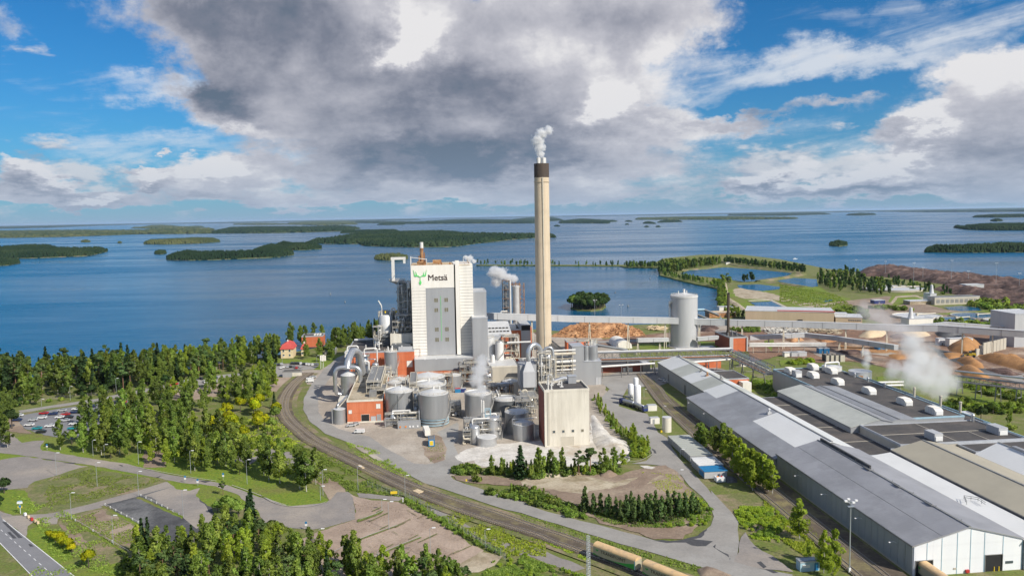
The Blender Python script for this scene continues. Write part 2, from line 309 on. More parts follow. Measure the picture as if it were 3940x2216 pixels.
mx = n.new('ShaderNodeMix'); mx.data_type = 'RGBA'; mx.inputs[6].default_value = (.002,.075,.165,1); mx.inputs[7].default_value = (.004,.105,.215,1); l.new(na.outputs['Fac'], mx.inputs[0]); l.new(mx.outputs[2], b.inputs['Base Color'])
nb = n.new('ShaderNodeTexNoise'); nb.inputs['Scale'].default_value = .12; nb.inputs['Detail'].default_value = 6; nb.inputs['Roughness'].default_value = .6; l.new(mp.outputs[0], nb.inputs['Vector'])
bp = n.new('ShaderNodeBump'); bp.inputs['Strength'].default_value = 1.0; bp.inputs['Distance'].default_value = .95; l.new(nb.outputs['Fac'], bp.inputs['Height']); l.new(bp.outputs[0], b.inputs['Normal'])
MATS['lake_water'] = m

# ------------------------------------------------------------------ mesh building
class MB:
    def __init__(s): s.v = []; s.f = []
    def _add(s, vs, fs):
        o = len(s.v); s.v += [tuple(map(float, p)) for p in vs]; s.f += [tuple(i+o for i in f) for f in fs]; return s
    def box(s, x0, x1, y0, y1, z0, z1):
        return s._add([(x0,y0,z0),(x1,y0,z0),(x1,y1,z0),(x0,y1,z0),(x0,y0,z1),(x1,y0,z1),(x1,y1,z1),(x0,y1,z1)],
                      [(3,2,1,0),(4,5,6,7),(0,1,5,4),(1,2,6,5),(2,3,7,6),(3,0,4,7)])
    def cyl(s, x, y, z0, z1, r, n=16, r2=None, cap=True):
        r2 = r if r2 is None else r2
        vs = [(x+r*cos(2*pi*i/n), y+r*sin(2*pi*i/n), z0) for i in range(n)]+[(x+r2*cos(2*pi*i/n), y+r2*sin(2*pi*i/n), z1) for i in range(n)]
        fs = [(i, (i+1) % n, n+(i+1) % n, n+i) for i in range(n)]
        if cap: fs += [tuple(range(n, 2*n)), tuple(reversed(range(n)))]
        return s._add(vs, fs)
    def lathe(s, x, y, prof, n=24):
        k = len(prof); vs = []; fs = []
        for r, z in prof: vs += [(x+r*cos(2*pi*i/n), y+r*sin(2*pi*i/n), z) for i in range(n)]
        for j in range(k-1):
            fs += [(j*n+i, j*n+(i+1) % n, (j+1)*n+(i+1) % n, (j+1)*n+i) for i in range(n)]
        fs.append(tuple(range((k-1)*n, k*n)))
        return s._add(vs, fs)
    def tube(s, pts, r, n=8, closed_caps=True):
        pts = [Vector(p) for p in pts]; vs = []; fs = []; k = len(pts); up0 = None
        for i, p in enumerate(pts):
            t = (pts[min(i+1, k-1)]-pts[max(i-1, 0)]).normalized()
            u = t.cross(Vector((0, 0, 1)))
            if u.length < 1e-3: u = Vector((1, 0, 0))if up0 is None else up0
            u.normalize()
            if up0 is not None and u.dot(up0) < 0: u = -u
            up0 = u; vv = t.cross(u)
            rr = r[i] if isinstance(r, (list, tuple)) else r
            vs += [p+u*rr*cos(2*pi*j/n)+vv*rr*sin(2*pi*j/n) for j in range(n)]
        for i in range(k-1):
            fs += [(i*n+j, i*n+(j+1) % n, (i+1)*n+(j+1) % n, (i+1)*n+j) for j in range(n)]
        fs += [tuple(range(n)), tuple(reversed(range((k-1)*n, k*n)))]
        return s._add(vs, fs)
    def beam(s, p, q, w=.3): return s.tube([p, q], w*.7, 4)
    def prism(s, poly, z0, z1):
        n = len(poly); ar = sum(poly[i][0]*poly[(i+1) % n][1]-poly[(i+1) % n][0]*poly[i][1] for i in range(n))
        if ar < 0: poly = poly[::-1]
        vs = [(p[0], p[1], z0) for p in poly]+[(p[0], p[1], z1) for p in poly]
        return s._add(vs, [tuple(range(n, 2*n)), tuple(reversed(range(n)))]+[(i, (i+1) % n, n+(i+1) % n, n+i) for i in range(n)])
    def xprof(s, prof, y0, y1):
        """profile in (x,z) extruded along y"""
        n = len(prof); vs = [(p[0], y0, p[1]) for p in prof]+[(p[0], y1, p[1]) for p in prof]
        return s._add(vs, [tuple(range(n)), tuple(reversed(range(n, 2*n)))]+[(i, n+i, n+(i+1) % n, (i+1) % n) for i in range(n)])
    def yprof(s, prof, x0, x1):
        n = len(prof); vs = [(x0, p[0], p[1]) for p in prof]+[(x1, p[0], p[1]) for p in prof]
        return s._add(vs, [tuple(reversed(range(n))), tuple(range(n, 2*n))]+[(i, (i+1) % n, n+(i+1) % n, n+i) for i in range(n)])
    def quad(s, *p): return s._add(p, [tuple(range(len(p)))])
    def mesh(s, name, m, off=(0, 0, 0), smooth=True):
        me = bpy.data.meshes.new(name)
        me.from_pydata([(x-off[0], y-off[1], z-off[2]) for x, y, z in s.v], [], s.f)
        bm = bmesh.new(); bm.from_mesh(me); bmesh.ops.recalc_face_normals(bm, faces=bm.faces); bm.to_mesh(me); bm.free()
        me.materials.append(MATS[m] if isinstance(m, str) else m)
        if smooth:
            me.shade_smooth(); me.set_sharp_from_angle(angle=radians(38))
        return me
def link(name, me, parent=None, loc=None, rz=0.0, sc=None):
    o = bpy.data.objects.new(name, me); COL.objects.link(o)
    if parent is not None: o.parent = parent
    if loc is not None: o.location = loc
    if rz: o.rotation_euler = (0, 0, rz)
    if sc: o.scale = sc if isinstance(sc, (tuple, list)) else (sc, sc, sc)
    return o
def tag(o, label=None, cat=None, group=None, kind=None):
    if label: o['label'] = label
    if cat: o['category'] = cat
    if group: o['group'] = group
    if kind: o['kind'] = kind
    return o
def structure(name, mb, m): return tag(link(name, mb.mesh(name, m)), kind='structure')
def empty(name, loc, rz=0.0):
    o = bpy.data.objects.new(name, None); COL.objects.link(o); o.location = loc; o.rotation_euler = (0, 0, rz); o.empty_display_size = 1; return o
class T:
    """a thing standing at site coordinates (a, b); parts are given in site coordinates"""
    def __init__(s, name, label, cat, a, b, z=0.0, group=None):
        x, y = W(a, b); s.o = (a, b, z); s.e = tag(empty(name, (x, y, z), SR), label, cat, group)
    def part(s, name, mb, m, parent=None, label=None, kind=None):
        o = link(name, mb.mesh(name, m, s.o), parent or s.e)
        if label: o['label'] = label
        if kind: o['kind'] = kind
        return o
    def many(s, name, mb, m, offs, parent=None):
        """alike pieces sharing mesh data, at offsets"""
        me = mb.mesh(name, m, s.o)
        return [link(name, me, parent or s.e, loc=of) for of in offs]
def inpoly(px, py, poly):
    """vectorised point in polygon"""
    n = len(poly); inside = np.zeros(px.shape, bool); j = n-1
    for i in range(n):
        xi, yi = poly[i]; xj, yj = poly[j]
        c = ((yi > py) != (yj > py)) & (px < (xj-xi)*(py-yi)/((yj-yi) or 1e-9)+xi)
        inside ^= c; j = i
    return inside
def polydist(px, py, poly):
    d = np.full(px.shape, 1e9); n = len(poly)
    for i in range(n):
        ax, ay = poly[i]; bx, by = poly[(i+1) % n]; dx, dy = bx-ax, by-ay
        t = np.clip(((px-ax)*dx+(py-ay)*dy)/(dx*dx+dy*dy+1e-9), 0, 1)
        d = np.minimum(d, np.hypot(px-ax-t*dx, py-ay-t*dy))
    return d
def roughen(poly, step=3.0, jit=.6, seed=1):
    rg = random.Random(seed); out = []; n = len(poly)
    for i in range(n):
        a = poly[i]; b = poly[(i+1) % n]; L_ = hypot(b[0]-a[0], b[1]-a[1]); k = min(60, max(1, int(L_/step)))
        for j in range(k):
            t = j/k; out.append((a[0]+(b[0]-a[0])*t+rg.uniform(-jit, jit), a[1]+(b[1]-a[1])*t+rg.uniform(-jit, jit)))
    return out
ZS = [0.0]
def sheet(name, s, m, jit=.5, step=3.0, z=None):
    poly = GP(s) if isinstance(s, str) else s
    if jit: poly = roughen(poly, step, jit, len(MATS)+int(ZS[0]*1000*12/3.5))
    ZS[0] += .0035; z = ZS[0] if z is None else z
    from mathutils.geometry import delaunay_2d_cdt
    r_ = delaunay_2d_cdt([Vector(p) for p in poly], [], [list(range(len(poly)))], 1, 1e-4)
    mb = MB(); mb._add([(v.x, v.y, z) for v in r_[0]], r_[2])
    me = mb.mesh(name, m, smooth=False)
    if me.polygons[0].normal.z < 0: me.flip_normals()
    return tag(link(name, me), kind='structure')
# ------------------------------------------------------------------ land, lake, islands
LAND = GP("D -1400,1040 -400,965 0,952 200,946 450,930 700,892 860,864 960,848 1100,832 1250,822 1400,832 1540,830; z3 380,752 460,732 700,712 1050,702 1385,668 1500,640 1600,615 1622,560 1606,500 1604,420 1612,330 1600,312 1500,290 1250,240 1100,200 975,168 960,120 958,85 900,84 600,80; D 1560,669 1400,668 1197,667 1197,665.6 1400,666 1560,666 1640,664 1670,650 1760,641 1860,640 1960,652 2080,676 2160,684 2300,694 2450,708 2576,728 2800,760 3400,900 4200,1300")
LAND += [(900, -300), (-1200, -300), (-1500, 250)]
LAND = roughen(LAND, 12, 1.2, 3)
mb = MB(); mb.prism(LAND, -6, 0)
structure('ground', mb, 'grass')
mb = MB(); mb.lathe(0, 30000, [(120000, -30.0), (120000, -1.6)], 96)
structure('lake', mb, 'lake_water')

def island_poly(front, top, ht, mind=.06, z=-1.6):
    fr = [G(f, x, y, z) for f, x, y in spec(front)]
    bk = []
    for f, x, y in spec(top):
        # depth of the far shore: its tree tops make the skyline
        p = G(f, x, y, ht); q = min(((hypot(a[0]/a[1]-p[0]/p[1], 0), a) for a in fr), key=lambda k: k[0])[1]
        dq = q[1]; dp = min(p[1], 52000.0)
        if dp < dq*(1+mind): dp = dq*(1+mind)
        bk.append((p[0]/p[1]*dp, dp))
    return fr+bk[::-1]
def forest_mesh(poly, ht, m, seed, cap=5000, zoff=-1.6):
    """a wood too far off to count: crowns as little irregular cones over a dark mass"""
    rg = np.random.RandomState(seed)
    P = np.array(poly); x0, y0 = P.min(0); x1, y1 = P.max(0)
    area = abs(sum(P[i][0]*P[(i+1) % len(P)][1]-P[(i+1) % len(P)][0]*P[i][1] for i in range(len(P))))/2
    dist = P[:, 1].mean(); wd = max(6.0, dist*.0022)
    n = int(min(cap, area/(wd*wd*.45)))
    wd = max(wd, sqrt(area/(n*.7)))
    k = int(n*(x1-x0)*(y1-y0)/max(area, 1)*1.1)+50
    px = rg.uniform(x0, x1, k); py = rg.uniform(y0, y1, k); ins = inpoly(px, py, poly); px = px[ins][:n]; py = py[ins][:n]
    d = polydist(px, py, poly); n = len(px)
    h = ht*rg.uniform(.65, 1.12, n)*np.clip(.45+d/(ht*2.5), .45, 1)
    big = .5+.5*np.sin(px/(wd*23)+seed)*np.sin(py/(wd*31)+seed*2); h *= .85+.25*big
    wv = wd*rg.uniform(.6, 1.0, n); K = 5
    ang = rg.uniform(0, 6.28, n)
    vs = np.zeros((n, 2*K+1, 3)); 
    for j in range(K):
        a = ang+2*pi*j/K; rr = wv*rg.uniform(.45, .75, n)
        vs[:, j, 0] = px+rr*np.cos(a); vs[:, j, 1] = py+rr*np.sin(a); vs[:, j, 2] = zoff+h*.15
        rr2 = wv*rg.uniform(.25, .6, n)
        vs[:, K+j, 0] = px+rr2*np.cos(a+.3); vs[:, K+j, 1] = py+rr2*np.sin(a+.3); vs[:, K+j, 2] = zoff+h*rg.uniform(.6, .8, n)
    vs[:, 2*K, 0] = px+rg.uniform(-.15, .15, n)*wv; vs[:, 2*K, 1] = py; vs[:, 2*K, 2] = zoff+h
    fl = []
    base = np.arange(n)*(2*K+1)
    tris = []
    for j in range(K):
        j2 = (j+1) % K
        tris += [(j, j2, K+j2), (j, K+j2, K+j), (K+j, K+j2, 2*K)]
    tr = np.array(tris); F = (base[:, None, None]+tr[None]).reshape(-1, 3)
    return mesh_np(vs.reshape(-1, 3), F, m)
def mesh_np(V, F, m, name='leaves', k=3):
    me = bpy.data.meshes.new(name); V = np.asarray(V, np.float32); F = np.asarray(F, np.int32)
    me.vertices.add(len(V)); me.vertices.foreach_set('co', V.ravel())
    me.loops.add(F.size); me.loops.foreach_set('vertex_index', F.ravel())
    me.polygons.add(len(F)); me.polygons.foreach_set('loop_start', np.arange(len(F), dtype=np.int32)*k)
    me.update(calc_edges=True)
    me.materials.append(MATS[m] if isinstance(m, str) else m)
    return me
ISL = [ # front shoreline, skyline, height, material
 ("i1 1035,355 1150,358 1300,356 1500,347 1700,339 1815,326", "i1 1035,325 1060,298 1120,283 1200,282 1280,292 1330,287 1450,292 1550,286 1570,262 1640,243 1720,240 1800,262 1815,280", 19, 'forest_shaded', 'dark wooded island in front of the white tower, left of centre'),
 ("i1 1815,296 1900,294 1990,288", "i1 1700,236 1760,229 1850,238 1940,228 1990,258", 20, 'forest_shaded', 'dark wooded island end behind the long dark island'),
 ("i1 1910,250 2000,256 2120,256 2235,255 2240,268 2330,272 2450,276 2576,277; i2 120,188 180,185 260,174 400,158 500,150 560,148 590,149", "i1 1930,232 2000,207 2110,194 2200,180 2300,176 2480,172; i2 0,116 120,114 200,120 330,122 450,123 520,128 590,138", 22, 'forest_shaded', 'largest wooded island, behind the tower and the chimney'),
 ("i1 1310,191 1600,190 1900,184 2110,178 2225,163", "i1 1310,174 1420,148 1600,143 1900,144 2120,138 2200,143 2225,152", 24, 'forest_shaded', 'long dark wooded headland beyond the bright strait'),
 ("i1 2110,190 2250,188 2470,184", "i1 2115,177 2200,166 2380,162 2470,170", 22, 'forest_shaded', 'dark wooded point between two larger islands'),
 ("i1 -300,224 0,219 400,213 700,202 860,196 1050,195 1310,191", "i1 -300,172 0,168 300,165 700,163 860,164 1000,156 1310,152", 24, 'forest_sunlit', 'long sunlit wooded shore on the far left'),
 ("i1 -400,352 0,347 200,345 400,336 560,328 662,305", "i1 -400,262 0,264 150,252 330,250 400,266 560,263 640,262 662,280", 20, 'forest_shaded', 'dark wooded island at the left edge of the lake'),
 ("i1 -300,394 0,391 60,388 120,376", "i1 -300,350 0,346 90,350 118,364", 19, 'forest_shaded', 'small dark wooded point at the left edge in front of a larger island'),
 ("i1 960,318 990,321 1028,316", "i1 962,292 990,282 1010,284 1026,292", 15, 'forest_shaded', 'round dark islet left of the long dark island'),
 ("i1 895,257 1000,258 1150,255 1250,252 1360,244", "i1 895,244 940,226 1100,213 1200,206 1310,209 1355,228", 20, 'forest_sunlit', 'sunlit brownish island in the bright strait'),
 ("i1 503,245 530,246 556,244", "i1 505,236 530,230 554,236", 13, 'forest_sunlit', 'tiny sunlit islet, left of two'),
 ("i1 733,252 750,252", "i1 733,248 750,248", 9, 'forest_sunlit', 'tiniest bare islet left of the brownish island'),
 ("i1 2322,350 2340,357 2420,359 2500,357 2523,350", "i1 2330,330 2360,316 2400,306 2450,308 2500,318 2520,335", 14, 'forest_sunlit', 'small wooded island just left of the white tower'),
 ("i1 820,160 930,162 1170,157 1260,153", "i1 820,152 880,146 930,138 1000,135 1060,138 1150,149 1260,150", 26, 'forest_sunlit', 'far low island above the sunlit shore'),
 ("i1 1450,137 1620,139 1790,136", "i1 1450,128 1620,124 1790,128", 22, 'forest_sunlit', 'far low island left of centre near the horizon'),
 ("i1 1790,137 2000,141 2200,136", "i1 1790,122 2000,112 2200,114", 24, 'forest_sunlit', 'far low green island near the horizon left of centre'),
 ("i1 2340,139 2420,139 2505,136", "i1 2340,128 2420,118 2505,120", 22, 'forest_shaded', 'far dark island near the horizon above the largest island'),
 ("i1 2200,126 2576,132; i2 200,89 500,88", "i1 2200,112 2576,114; i2 200,68 400,70 500,60", 24, 'forest_shaded', 'far dark shore left of the chimney'),
 ("i1 -500,168 0,162 300,155 600,143 1000,132 1500,126 2000,116 2576,110", "i1 -500,140 2576,88", 30, 'forest_shaded', 'blue wooded shore along the left horizon'),
 ("i2 520,78 570,79 620,76", "i2 520,64 580,60 620,68", 24, 'forest_shaded', 'small wooded island just right of the chimney near the horizon'),
 ("i2 610,88 720,88 815,89 820,82 850,81", "i2 610,74 700,66 800,70 850,73", 24, 'forest_shaded', 'wooded island right of the chimney near the horizon'),
 ("i2 588,101 608,101", "i2 588,95 608,96", 12, 'forest_shaded', 'left tiny islet right of the chimney'),
 ("i2 888,81 916,81", "i2 890,72 914,73", 18, 'forest_shaded', 'small round islet in the middle distance, leftmost of three'),
 ("i2 963,89 1015,90", "i2 965,80 990,76 1012,82", 18, 'forest_shaded', 'small islet in the middle distance, second of three'),
 ("i2 1025,85 1127,82", "i2 1027,76 1060,70 1125,74", 20, 'forest_shaded', 'low islet in the middle distance, rightmost of three'),
 ("i2 888,94 900,94", "i2 889,90 899,90", 10, 'forest_shaded', 'tiniest islet below three low islets, left'),
 ("i2 970,104 985,104", "i2 971,99 984,99", 10, 'forest_shaded', 'tiniest islet below three low islets, middle'),
 ("i2 1018,104 1034,104", "i2 1019,98 1033,98", 10, 'forest_shaded', 'tiniest islet below three low islets, right'),
 ("i2 935,73 1300,73 1610,69", "i2 935,62 1100,58 1300,56 1500,58 1610,60", 24, 'forest_sunlit', 'long low sunlit island at right in the far distance'),
 ("i2 1330,56 1550,56 1748,50", "i2 1330,46 1550,42 1700,40 1748,44", 26, 'forest_shaded', 'long far island behind the sunlit low island'),
 ("i2 1825,54 1880,55 1948,52", "i2 1827,48 1880,42 1945,44", 24, 'forest_shaded', 'far islet alone at right near the horizon'),
 ("i2 1940,38 2150,41 2400,40 2700,38", "i2 1940,24 2200,21 2576,14 2700,11", 28, 'forest_shaded', 'wooded shore along the right horizon'),
 ("i2 0,69 500,62 1000,54 1600,44 2000,38", "i2 0,57 2576,10", 30, 'forest_shaded', 'blue wooded shore along the middle horizon'),
 ("i2 2360,63 2450,64 2700,60", "i2 2362,54 2450,47 2700,44", 24, 'forest_shaded', 'dark island at the right edge near the horizon'),
 ("i2 2437,79 2460,80 2484,78", "i2 2438,72 2460,66 2482,71", 20, 'forest_shaded', 'round islet by the right edge, under a larger island'),
 ("i2 2281,107 2330,115 2450,118 2700,118", "i2 2285,100 2330,90 2400,85 2500,84 2700,84", 22, 'forest_shaded', 'dark wooded island at the right edge, middle distance'),
 ("i2 2158,211 2300,213 2450,212 2750,210", "i2 2162,208 2200,197 2260,184 2330,176 2400,166 2450,160 2560,162 2750,160", 17, 'forest_shaded', 'nearest wooded island at the right edge of the lake'),
 ("i2 1753,183 1790,186 1826,182", "i2 1755,168 1775,154 1800,155 1824,166", 17, 'forest_shaded', 'square dark islet alone in the right part of the lake'),
]
for i, (fr_, tp, ht, mt, lab) in enumerate(ISL):
    poly = island_poly(fr_, tp, ht)
    near = poly[0][1] < 6000
    pr = roughen(poly, max(8, poly[0][1]*.006), max(1.0, poly[0][1]*.0012), i)
    mb = MB(); mb.prism(pr, -8, -.4)
    structure('island', mb, 'dry_grass')
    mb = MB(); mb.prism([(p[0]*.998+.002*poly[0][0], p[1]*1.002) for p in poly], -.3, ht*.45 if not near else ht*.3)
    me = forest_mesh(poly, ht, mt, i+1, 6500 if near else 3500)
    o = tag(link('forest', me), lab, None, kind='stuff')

# ------------------------------------------------------------------ ground surfaces
sheet('field', "D -400,1140 0,1110 60,1095 200,1075 500,1130 700,1160 780,1200 830,1260 700,1310 560,1260 400,1215 200,1170 0,1160 -200,1200", 'lush_grass', 1.5, 6)
sheet('field', "l2 0,430 90,430 230,430 340,500 385,590 300,640 100,655 0,600", 'lush_grass', .6)
sheet('field', "l2 690,270 830,225 980,260 1000,290 900,330 760,330", 'lush_grass', .6)
sheet('field', "l2 230,800 340,750 460,800 640,1000 700,1150 900,1120 1150,1060 1500,1208 1500,1500 700,1500 500,1208", 'lush_grass', .6)
sheet('field', "D 1210,1190 1300,1200 1400,1290 1480,1330 1600,1345 1700,1345 1780,1320 1795,1290 1760,1240 1700,1230 1600,1235 1450,1250", 'dry_grass', 1, 4)
sheet('field', "r2 1200,1449 1500,1449 1800,1460 2100,1800 2000,2000 1600,1800; r1 2576,700 2576,1000 2300,960 2200,800", 'dry_grass', 1, 4)
sheet('gravel_verge', "l2 0,160 200,130 420,155 790,220 700,240 480,310 300,360 250,410 0,430", 'old_asphalt', .8)
sheet('gravel_verge', "l2 450,440 700,330 900,300 980,290 1000,330 700,420 880,500 870,540 700,580 560,480", 'old_asphalt', 1.2)
sheet('dry_lawn', "l2 330,590 240,470 480,310 800,240 1200,300 1500,350 1240,440 920,530 700,590 480,640", 'dry_grass', 1.0)
sheet('dry_lawn', "l2 530,680 660,640 850,590 940,590 1290,780 1250,900 1180,1000 1080,1060 900,1110 700,1000 600,850", 'dry_grass', .9)
sheet('bare_soil', "l2 650,680 900,610 1290,790 1240,940 1000,900 700,720", 'dirt', .9)
sheet('bare_soil', "l2 540,740 640,760 760,880 850,960 740,960 640,860", 'dirt', .9)
sheet('access_road', "l2 -300,620 0,620 120,665 300,655 480,640 700,585 920,530 1240,440 1500,355 1560,400 1450,440 1240,490 1220,520 950,580 690,640 520,690 510,740 430,740 340,690 250,760 240,860 130,770 0,690", 'old_asphalt', .3)
sheet('car_park', "l2 945,565 1235,495 1270,480 1560,400 1640,380 1800,420 1760,480 1890,560 1910,620 1980,690 1950,740 1860,800 1700,900 1500,900 1290,770", 'dark_asphalt', .4)
sheet('car_park_lane', "l2 1560,400 1640,380 1800,420 1760,480 1840,560 1890,640 1960,690 1900,750 1760,780 1660,690 1500,590 1400,520 1300,480", 'old_asphalt', .5)
for s_ in ("l2 1560,395 1640,375 1810,410 1700,440 1590,425", "l2 1760,475 1830,420 1930,440 1950,520 1930,600 1850,560", "l2 1222,500 1262,492 1660,670 1640,692", "l2 905,580 945,575 1290,755 1270,775", "l2 620,700 655,700 1160,1000 1140,1020"):
    sheet('grass_strip', s_, 'lush_grass', .25, 2)
sheet('access_road', "l2 -200,0 0,-40 60,-110; l1 200,1180 310,1160 400,1160 360,1220 380,1250; l2 430,80 700,130 900,160 1150,200 1500,290 1950,360 2080,400 2300,480 2576,580 2900,700; m1 0,490 250,580 600,550 690,450 790,450 830,480 870,690 600,770 460,790 240,770 40,760; l2 2576,770 2390,760 2340,640 2130,470 1940,400 1800,380 1640,370 1500,340 1200,280 790,205 400,150 200,120 0,100 -200,160", 'old_asphalt', .3)
sheet('gravel_lot', "m1 820,475 870,500 1000,520 1240,540 1300,560 1480,650 1700,780 1900,920 2000,980 1960,1030 1870,1060 1700,1150 1500,1208 900,1350 400,1300 300,1100 380,940 260,920 460,840 680,760 870,690 840,560", 'pink_gravel', .6)
sheet('gravel_patch', "m1 2000,985 2170,1040 2130,1110 2000,1160 1800,1208 1680,1180 1800,1090", 'pale_sand', 1)
sheet('access_road', "m1 880,460 1000,470 1240,490 1310,500 1240,530 1000,510 900,500", 'old_asphalt', .4)
sheet('footpath', "m1 1540,600 1640,620 1750,680 2000,830 2300,940 2576,1030; r1 0,990 60,1000 250,1080 500,1180 640,1250 500,1290 330,1220 150,1150 0,1120; m1 2400,1030 2200,970 1950,860 1700,700 1560,640", 'old_asphalt', .4)
sheet('footpath', "l1 2130,1200 2300,1215 2576,1260; m1 170,30 450,190 620,330 540,350 300,250 100,180 0,150; l1 2400,1300 2200,1400 2110,1340", 'old_asphalt', .6)
sheet('bare_soil', "m1 470,330 620,330 770,410 780,450 690,450 620,530 560,430", 'dirt', .6)
sheet('bare_soil', "l1 1300,1250 1400,1200 1460,1270 1500,1400 1300,1400", 'dirt', .8)
sheet('car_park_surface', "l1 130,960 230,925 560,868 860,832 1130,778 1240,795 1180,870 1010,1000 930,1065 820,1090 640,1150 520,1130 400,1110 220,1050", 'highway_asphalt', .3)
sheet('street', "l1 160,890 500,838 860,785 1210,710 1500,655 1500,680 1230,742 860,812 480,862 190,912", 'asphalt', .2)
sheet('car_park_surface', "l1 1490,655 1900,578 2240,543 2310,518 2600,496 2600,585 2240,562 1960,600 1965,635 1700,682 1520,712", 'asphalt', .2)
sheet('car_park_surface', "f6 -260,965 0,975 400,960 1010,985 1020,1030 900,1085 640,1110 610,1180 200,1250 -260,1240", 'asphalt', .2)
sheet('gravel_lot', "l1 1540,710 1740,685 2300,592 2576,590 2700,600 2650,690 2500,720 2300,700 2060,745 1700,800 1560,800", 'pink_gravel', .6)
sheet('gravel_lot', "f6 -300,1290 200,1272 600,1270 640,1330 500,1431 300,1431 -300,1431", 'pink_gravel', .5)
sheet('site_road', "f6 1200,1105 1235,1000 1390,870 1640,808 1660,850 1500,900 1470,1000 1390,1090 1330,1250 1180,1431 930,1431 1000,1250", 'asphalt', .2)
sheet('yard', "f6 620,1120 900,1090 1200,1105 1000,1250 930,1431 760,1431 620,1250", 'yard_gravel', .3)
sheet('lawn', "f6 -300,850 300,880 640,890 1100,800 1640,740 1640,800 1390,865 1230,995 1190,1100 900,1110 1010,1000 900,960 400,955 0,970 -300,950", 'lush_grass', .5)
sheet('street', "l1 -100,1000 130,960 220,1050 300,1100 180,1090 0,1060", 'dirt', .4)
# highway bottom left
sheet('highway', "l2 -300,720 -100,560 0,650 20,695 200,830 400,1000 660,1208 1000,1480 500,1480 300,1208 0,905", 'highway_asphalt', .0)
def stripe(name, a, b, wd, z=.0, m='white_paint', dash=None):
    ax, ay = a; bx, by = b; L_ = hypot(bx-ax, by-ay); ux, uy = (bx-ax)/L_, (by-ay)/L_; nx, ny = -uy*wd/2, ux*wd/2
    mb = MB(); t = 0; dl = dash or (L_, 0)
    while t < L_-.1:
        e_ = min(L_, t+dl[0]); p = (ax+ux*t, ay+uy*t); q = (ax+ux*e_, ay+uy*e_)
        mb.quad((p[0]-nx, p[1]-ny, z), (q[0]-nx, q[1]-ny, z), (q[0]+nx, q[1]+ny, z), (p[0]+nx, p[1]+ny, z)); t += dl[0]+dl[1]
    return structure(name, mb, m)
ZS[0] += .005
stripe('lane_marking', G('l2', 26, 700), G('l2', 1000, 1474), .25, ZS[0]); stripe('lane_marking', G('l2', -60, 850), G('l2', 370, 1290), .25, ZS[0])
stripe('lane_marking', G('l2', -30, 760), G('l2', 590, 1300), .2, ZS[0], dash=(2.2, 2.6))
for s_ in ("l2 20,722 55,722 205,865 170,868", "l2 65,815 90,812 150,868 120,872", "l2 255,922 275,918 305,942 272,946"): sheet('tar_patch', s_, 'tar_patch', .05, 1.5)
for s_ in ("l2 380,150 500,165 500,172", "l2 540,183 690,190 660,198", "l2 1400,320 1460,303 1420,325", "l2 1800,350 1900,352 1850,368", "l2 1070,205 1110,215 1100,222"): sheet('tar_patch', s_, 'tar_patch', .2, 1.5)
# plant road and yard
sheet('yard', "D 868,892 905,880 960,850 1100,836 1250,828 1380,842 1500,842 1560,880 1560,930 1530,955 1520,1010 1540,1060 1575,1120 1560,1160 1450,1165 1300,1170 1190,1180 1130,1200 1060,1175 960,1165 870,1110 800,1075 770,1030 775,985 810,930", 'yard_gravel', .8, 4)
sheet('plant_road', "D 866,893 858,905 838,940 812,975 800,1000 802,1035 815,1058 850,1078; z2 120,820 400,890 560,1000 800,1130 920,1140 1000,1130 1085,1100 1100,1000 1060,900 1010,850 1120,800 1200,760 1210,900 1160,960 1180,1010 1210,1075 1260,1090 1330,1080 1240,1120; m1 1850,180 1730,240 1700,290 1740,340 1850,380 2200,490 2576,600; r1 0,600 260,690 600,780 880,850 1330,975 1560,1000 1750,950 1900,830 1925,740 1860,600 1690,440 1600,330 1400,235 1250,220 1100,215 1250,190 1310,130 1290,80 1250,0; r2 640,980 480,860 330,710 160,540 150,500 300,330 430,250 560,238 640,300 600,330 440,350 340,560 470,600 640,640 740,830 830,880 950,1080 1100,1240 1290,1449; r1 1890,480 2000,600 2100,700 2165,800 2170,1000 2140,1190 2400,1260 2700,1320 2700,1420 2100,1329 1700,1215 1400,1125 1000,1012 500,857 0,705; m1 2200,610 1700,440 1480,370 1280,270 1000,120; z2 530,1110 400,1010 200,940 0,862; D 780,1060 762,1030 765,1000 785,965 820,925 848,900", 'asphalt', .25, 5)
sheet('worn_asphalt', "r1 2170,1000 2250,900 2290,970 2400,1080 2576,1180 2700,1300 2400,1262 2140,1195", 'old_asphalt', .6)
for s_ in ("r1 1330,975 1560,985 1750,930 1860,855 1800,950 1720,970 1900,985 1840,1040 1700,1030 1640,1000 1450,1000", "r1 1920,1040 1955,1015 1950,1050 2010,1095 2080,1120 2090,1145 2030,1120 1960,1080", "r1 2070,1150 2100,1158 2080,1165", "r1 2350,1190 2370,1180 2430,1235 2410,1250", "r2 690,990 720,1010 730,1045 700,1035", "r1 2440,1270 2500,1260 2560,1300 2500,1310"): sheet('tar_patch', s_, 'tar_patch', .5, 2)
sheet('lime_ground', "z2 1180,1070 1260,1010 1400,975 1700,945 1960,925 1985,985 2385,965 2400,740 2440,700 2576,900; r2 200,850 330,880 430,930 480,1000 470,1060 440,1110 400,1130; r1 1100,190 900,230 600,250 300,250 0,215; z2 1900,1190 1600,1180 1430,1160 1330,1110 1240,1120 1200,1100", 'lime', .8)
sheet('island_gravel', "z2 1240,1300 1140,1240 1320,1240 1520,1250 1800,1290; r1 0,390 200,330 600,300 1000,330 1200,260 1450,230 1570,300 1640,400 1700,480 1800,600 1860,740 1840,800 1600,960 1330,960 1000,860 800,800 560,640 270,500 0,450", 'dirt', .8)
sheet('pale_sand', "r1 0,380 130,340 400,330 620,345 760,370 960,400 1180,350 1190,380 1000,440 900,470 640,510 400,490 220,470 100,440 0,450", 'pale_sand', 1.4)
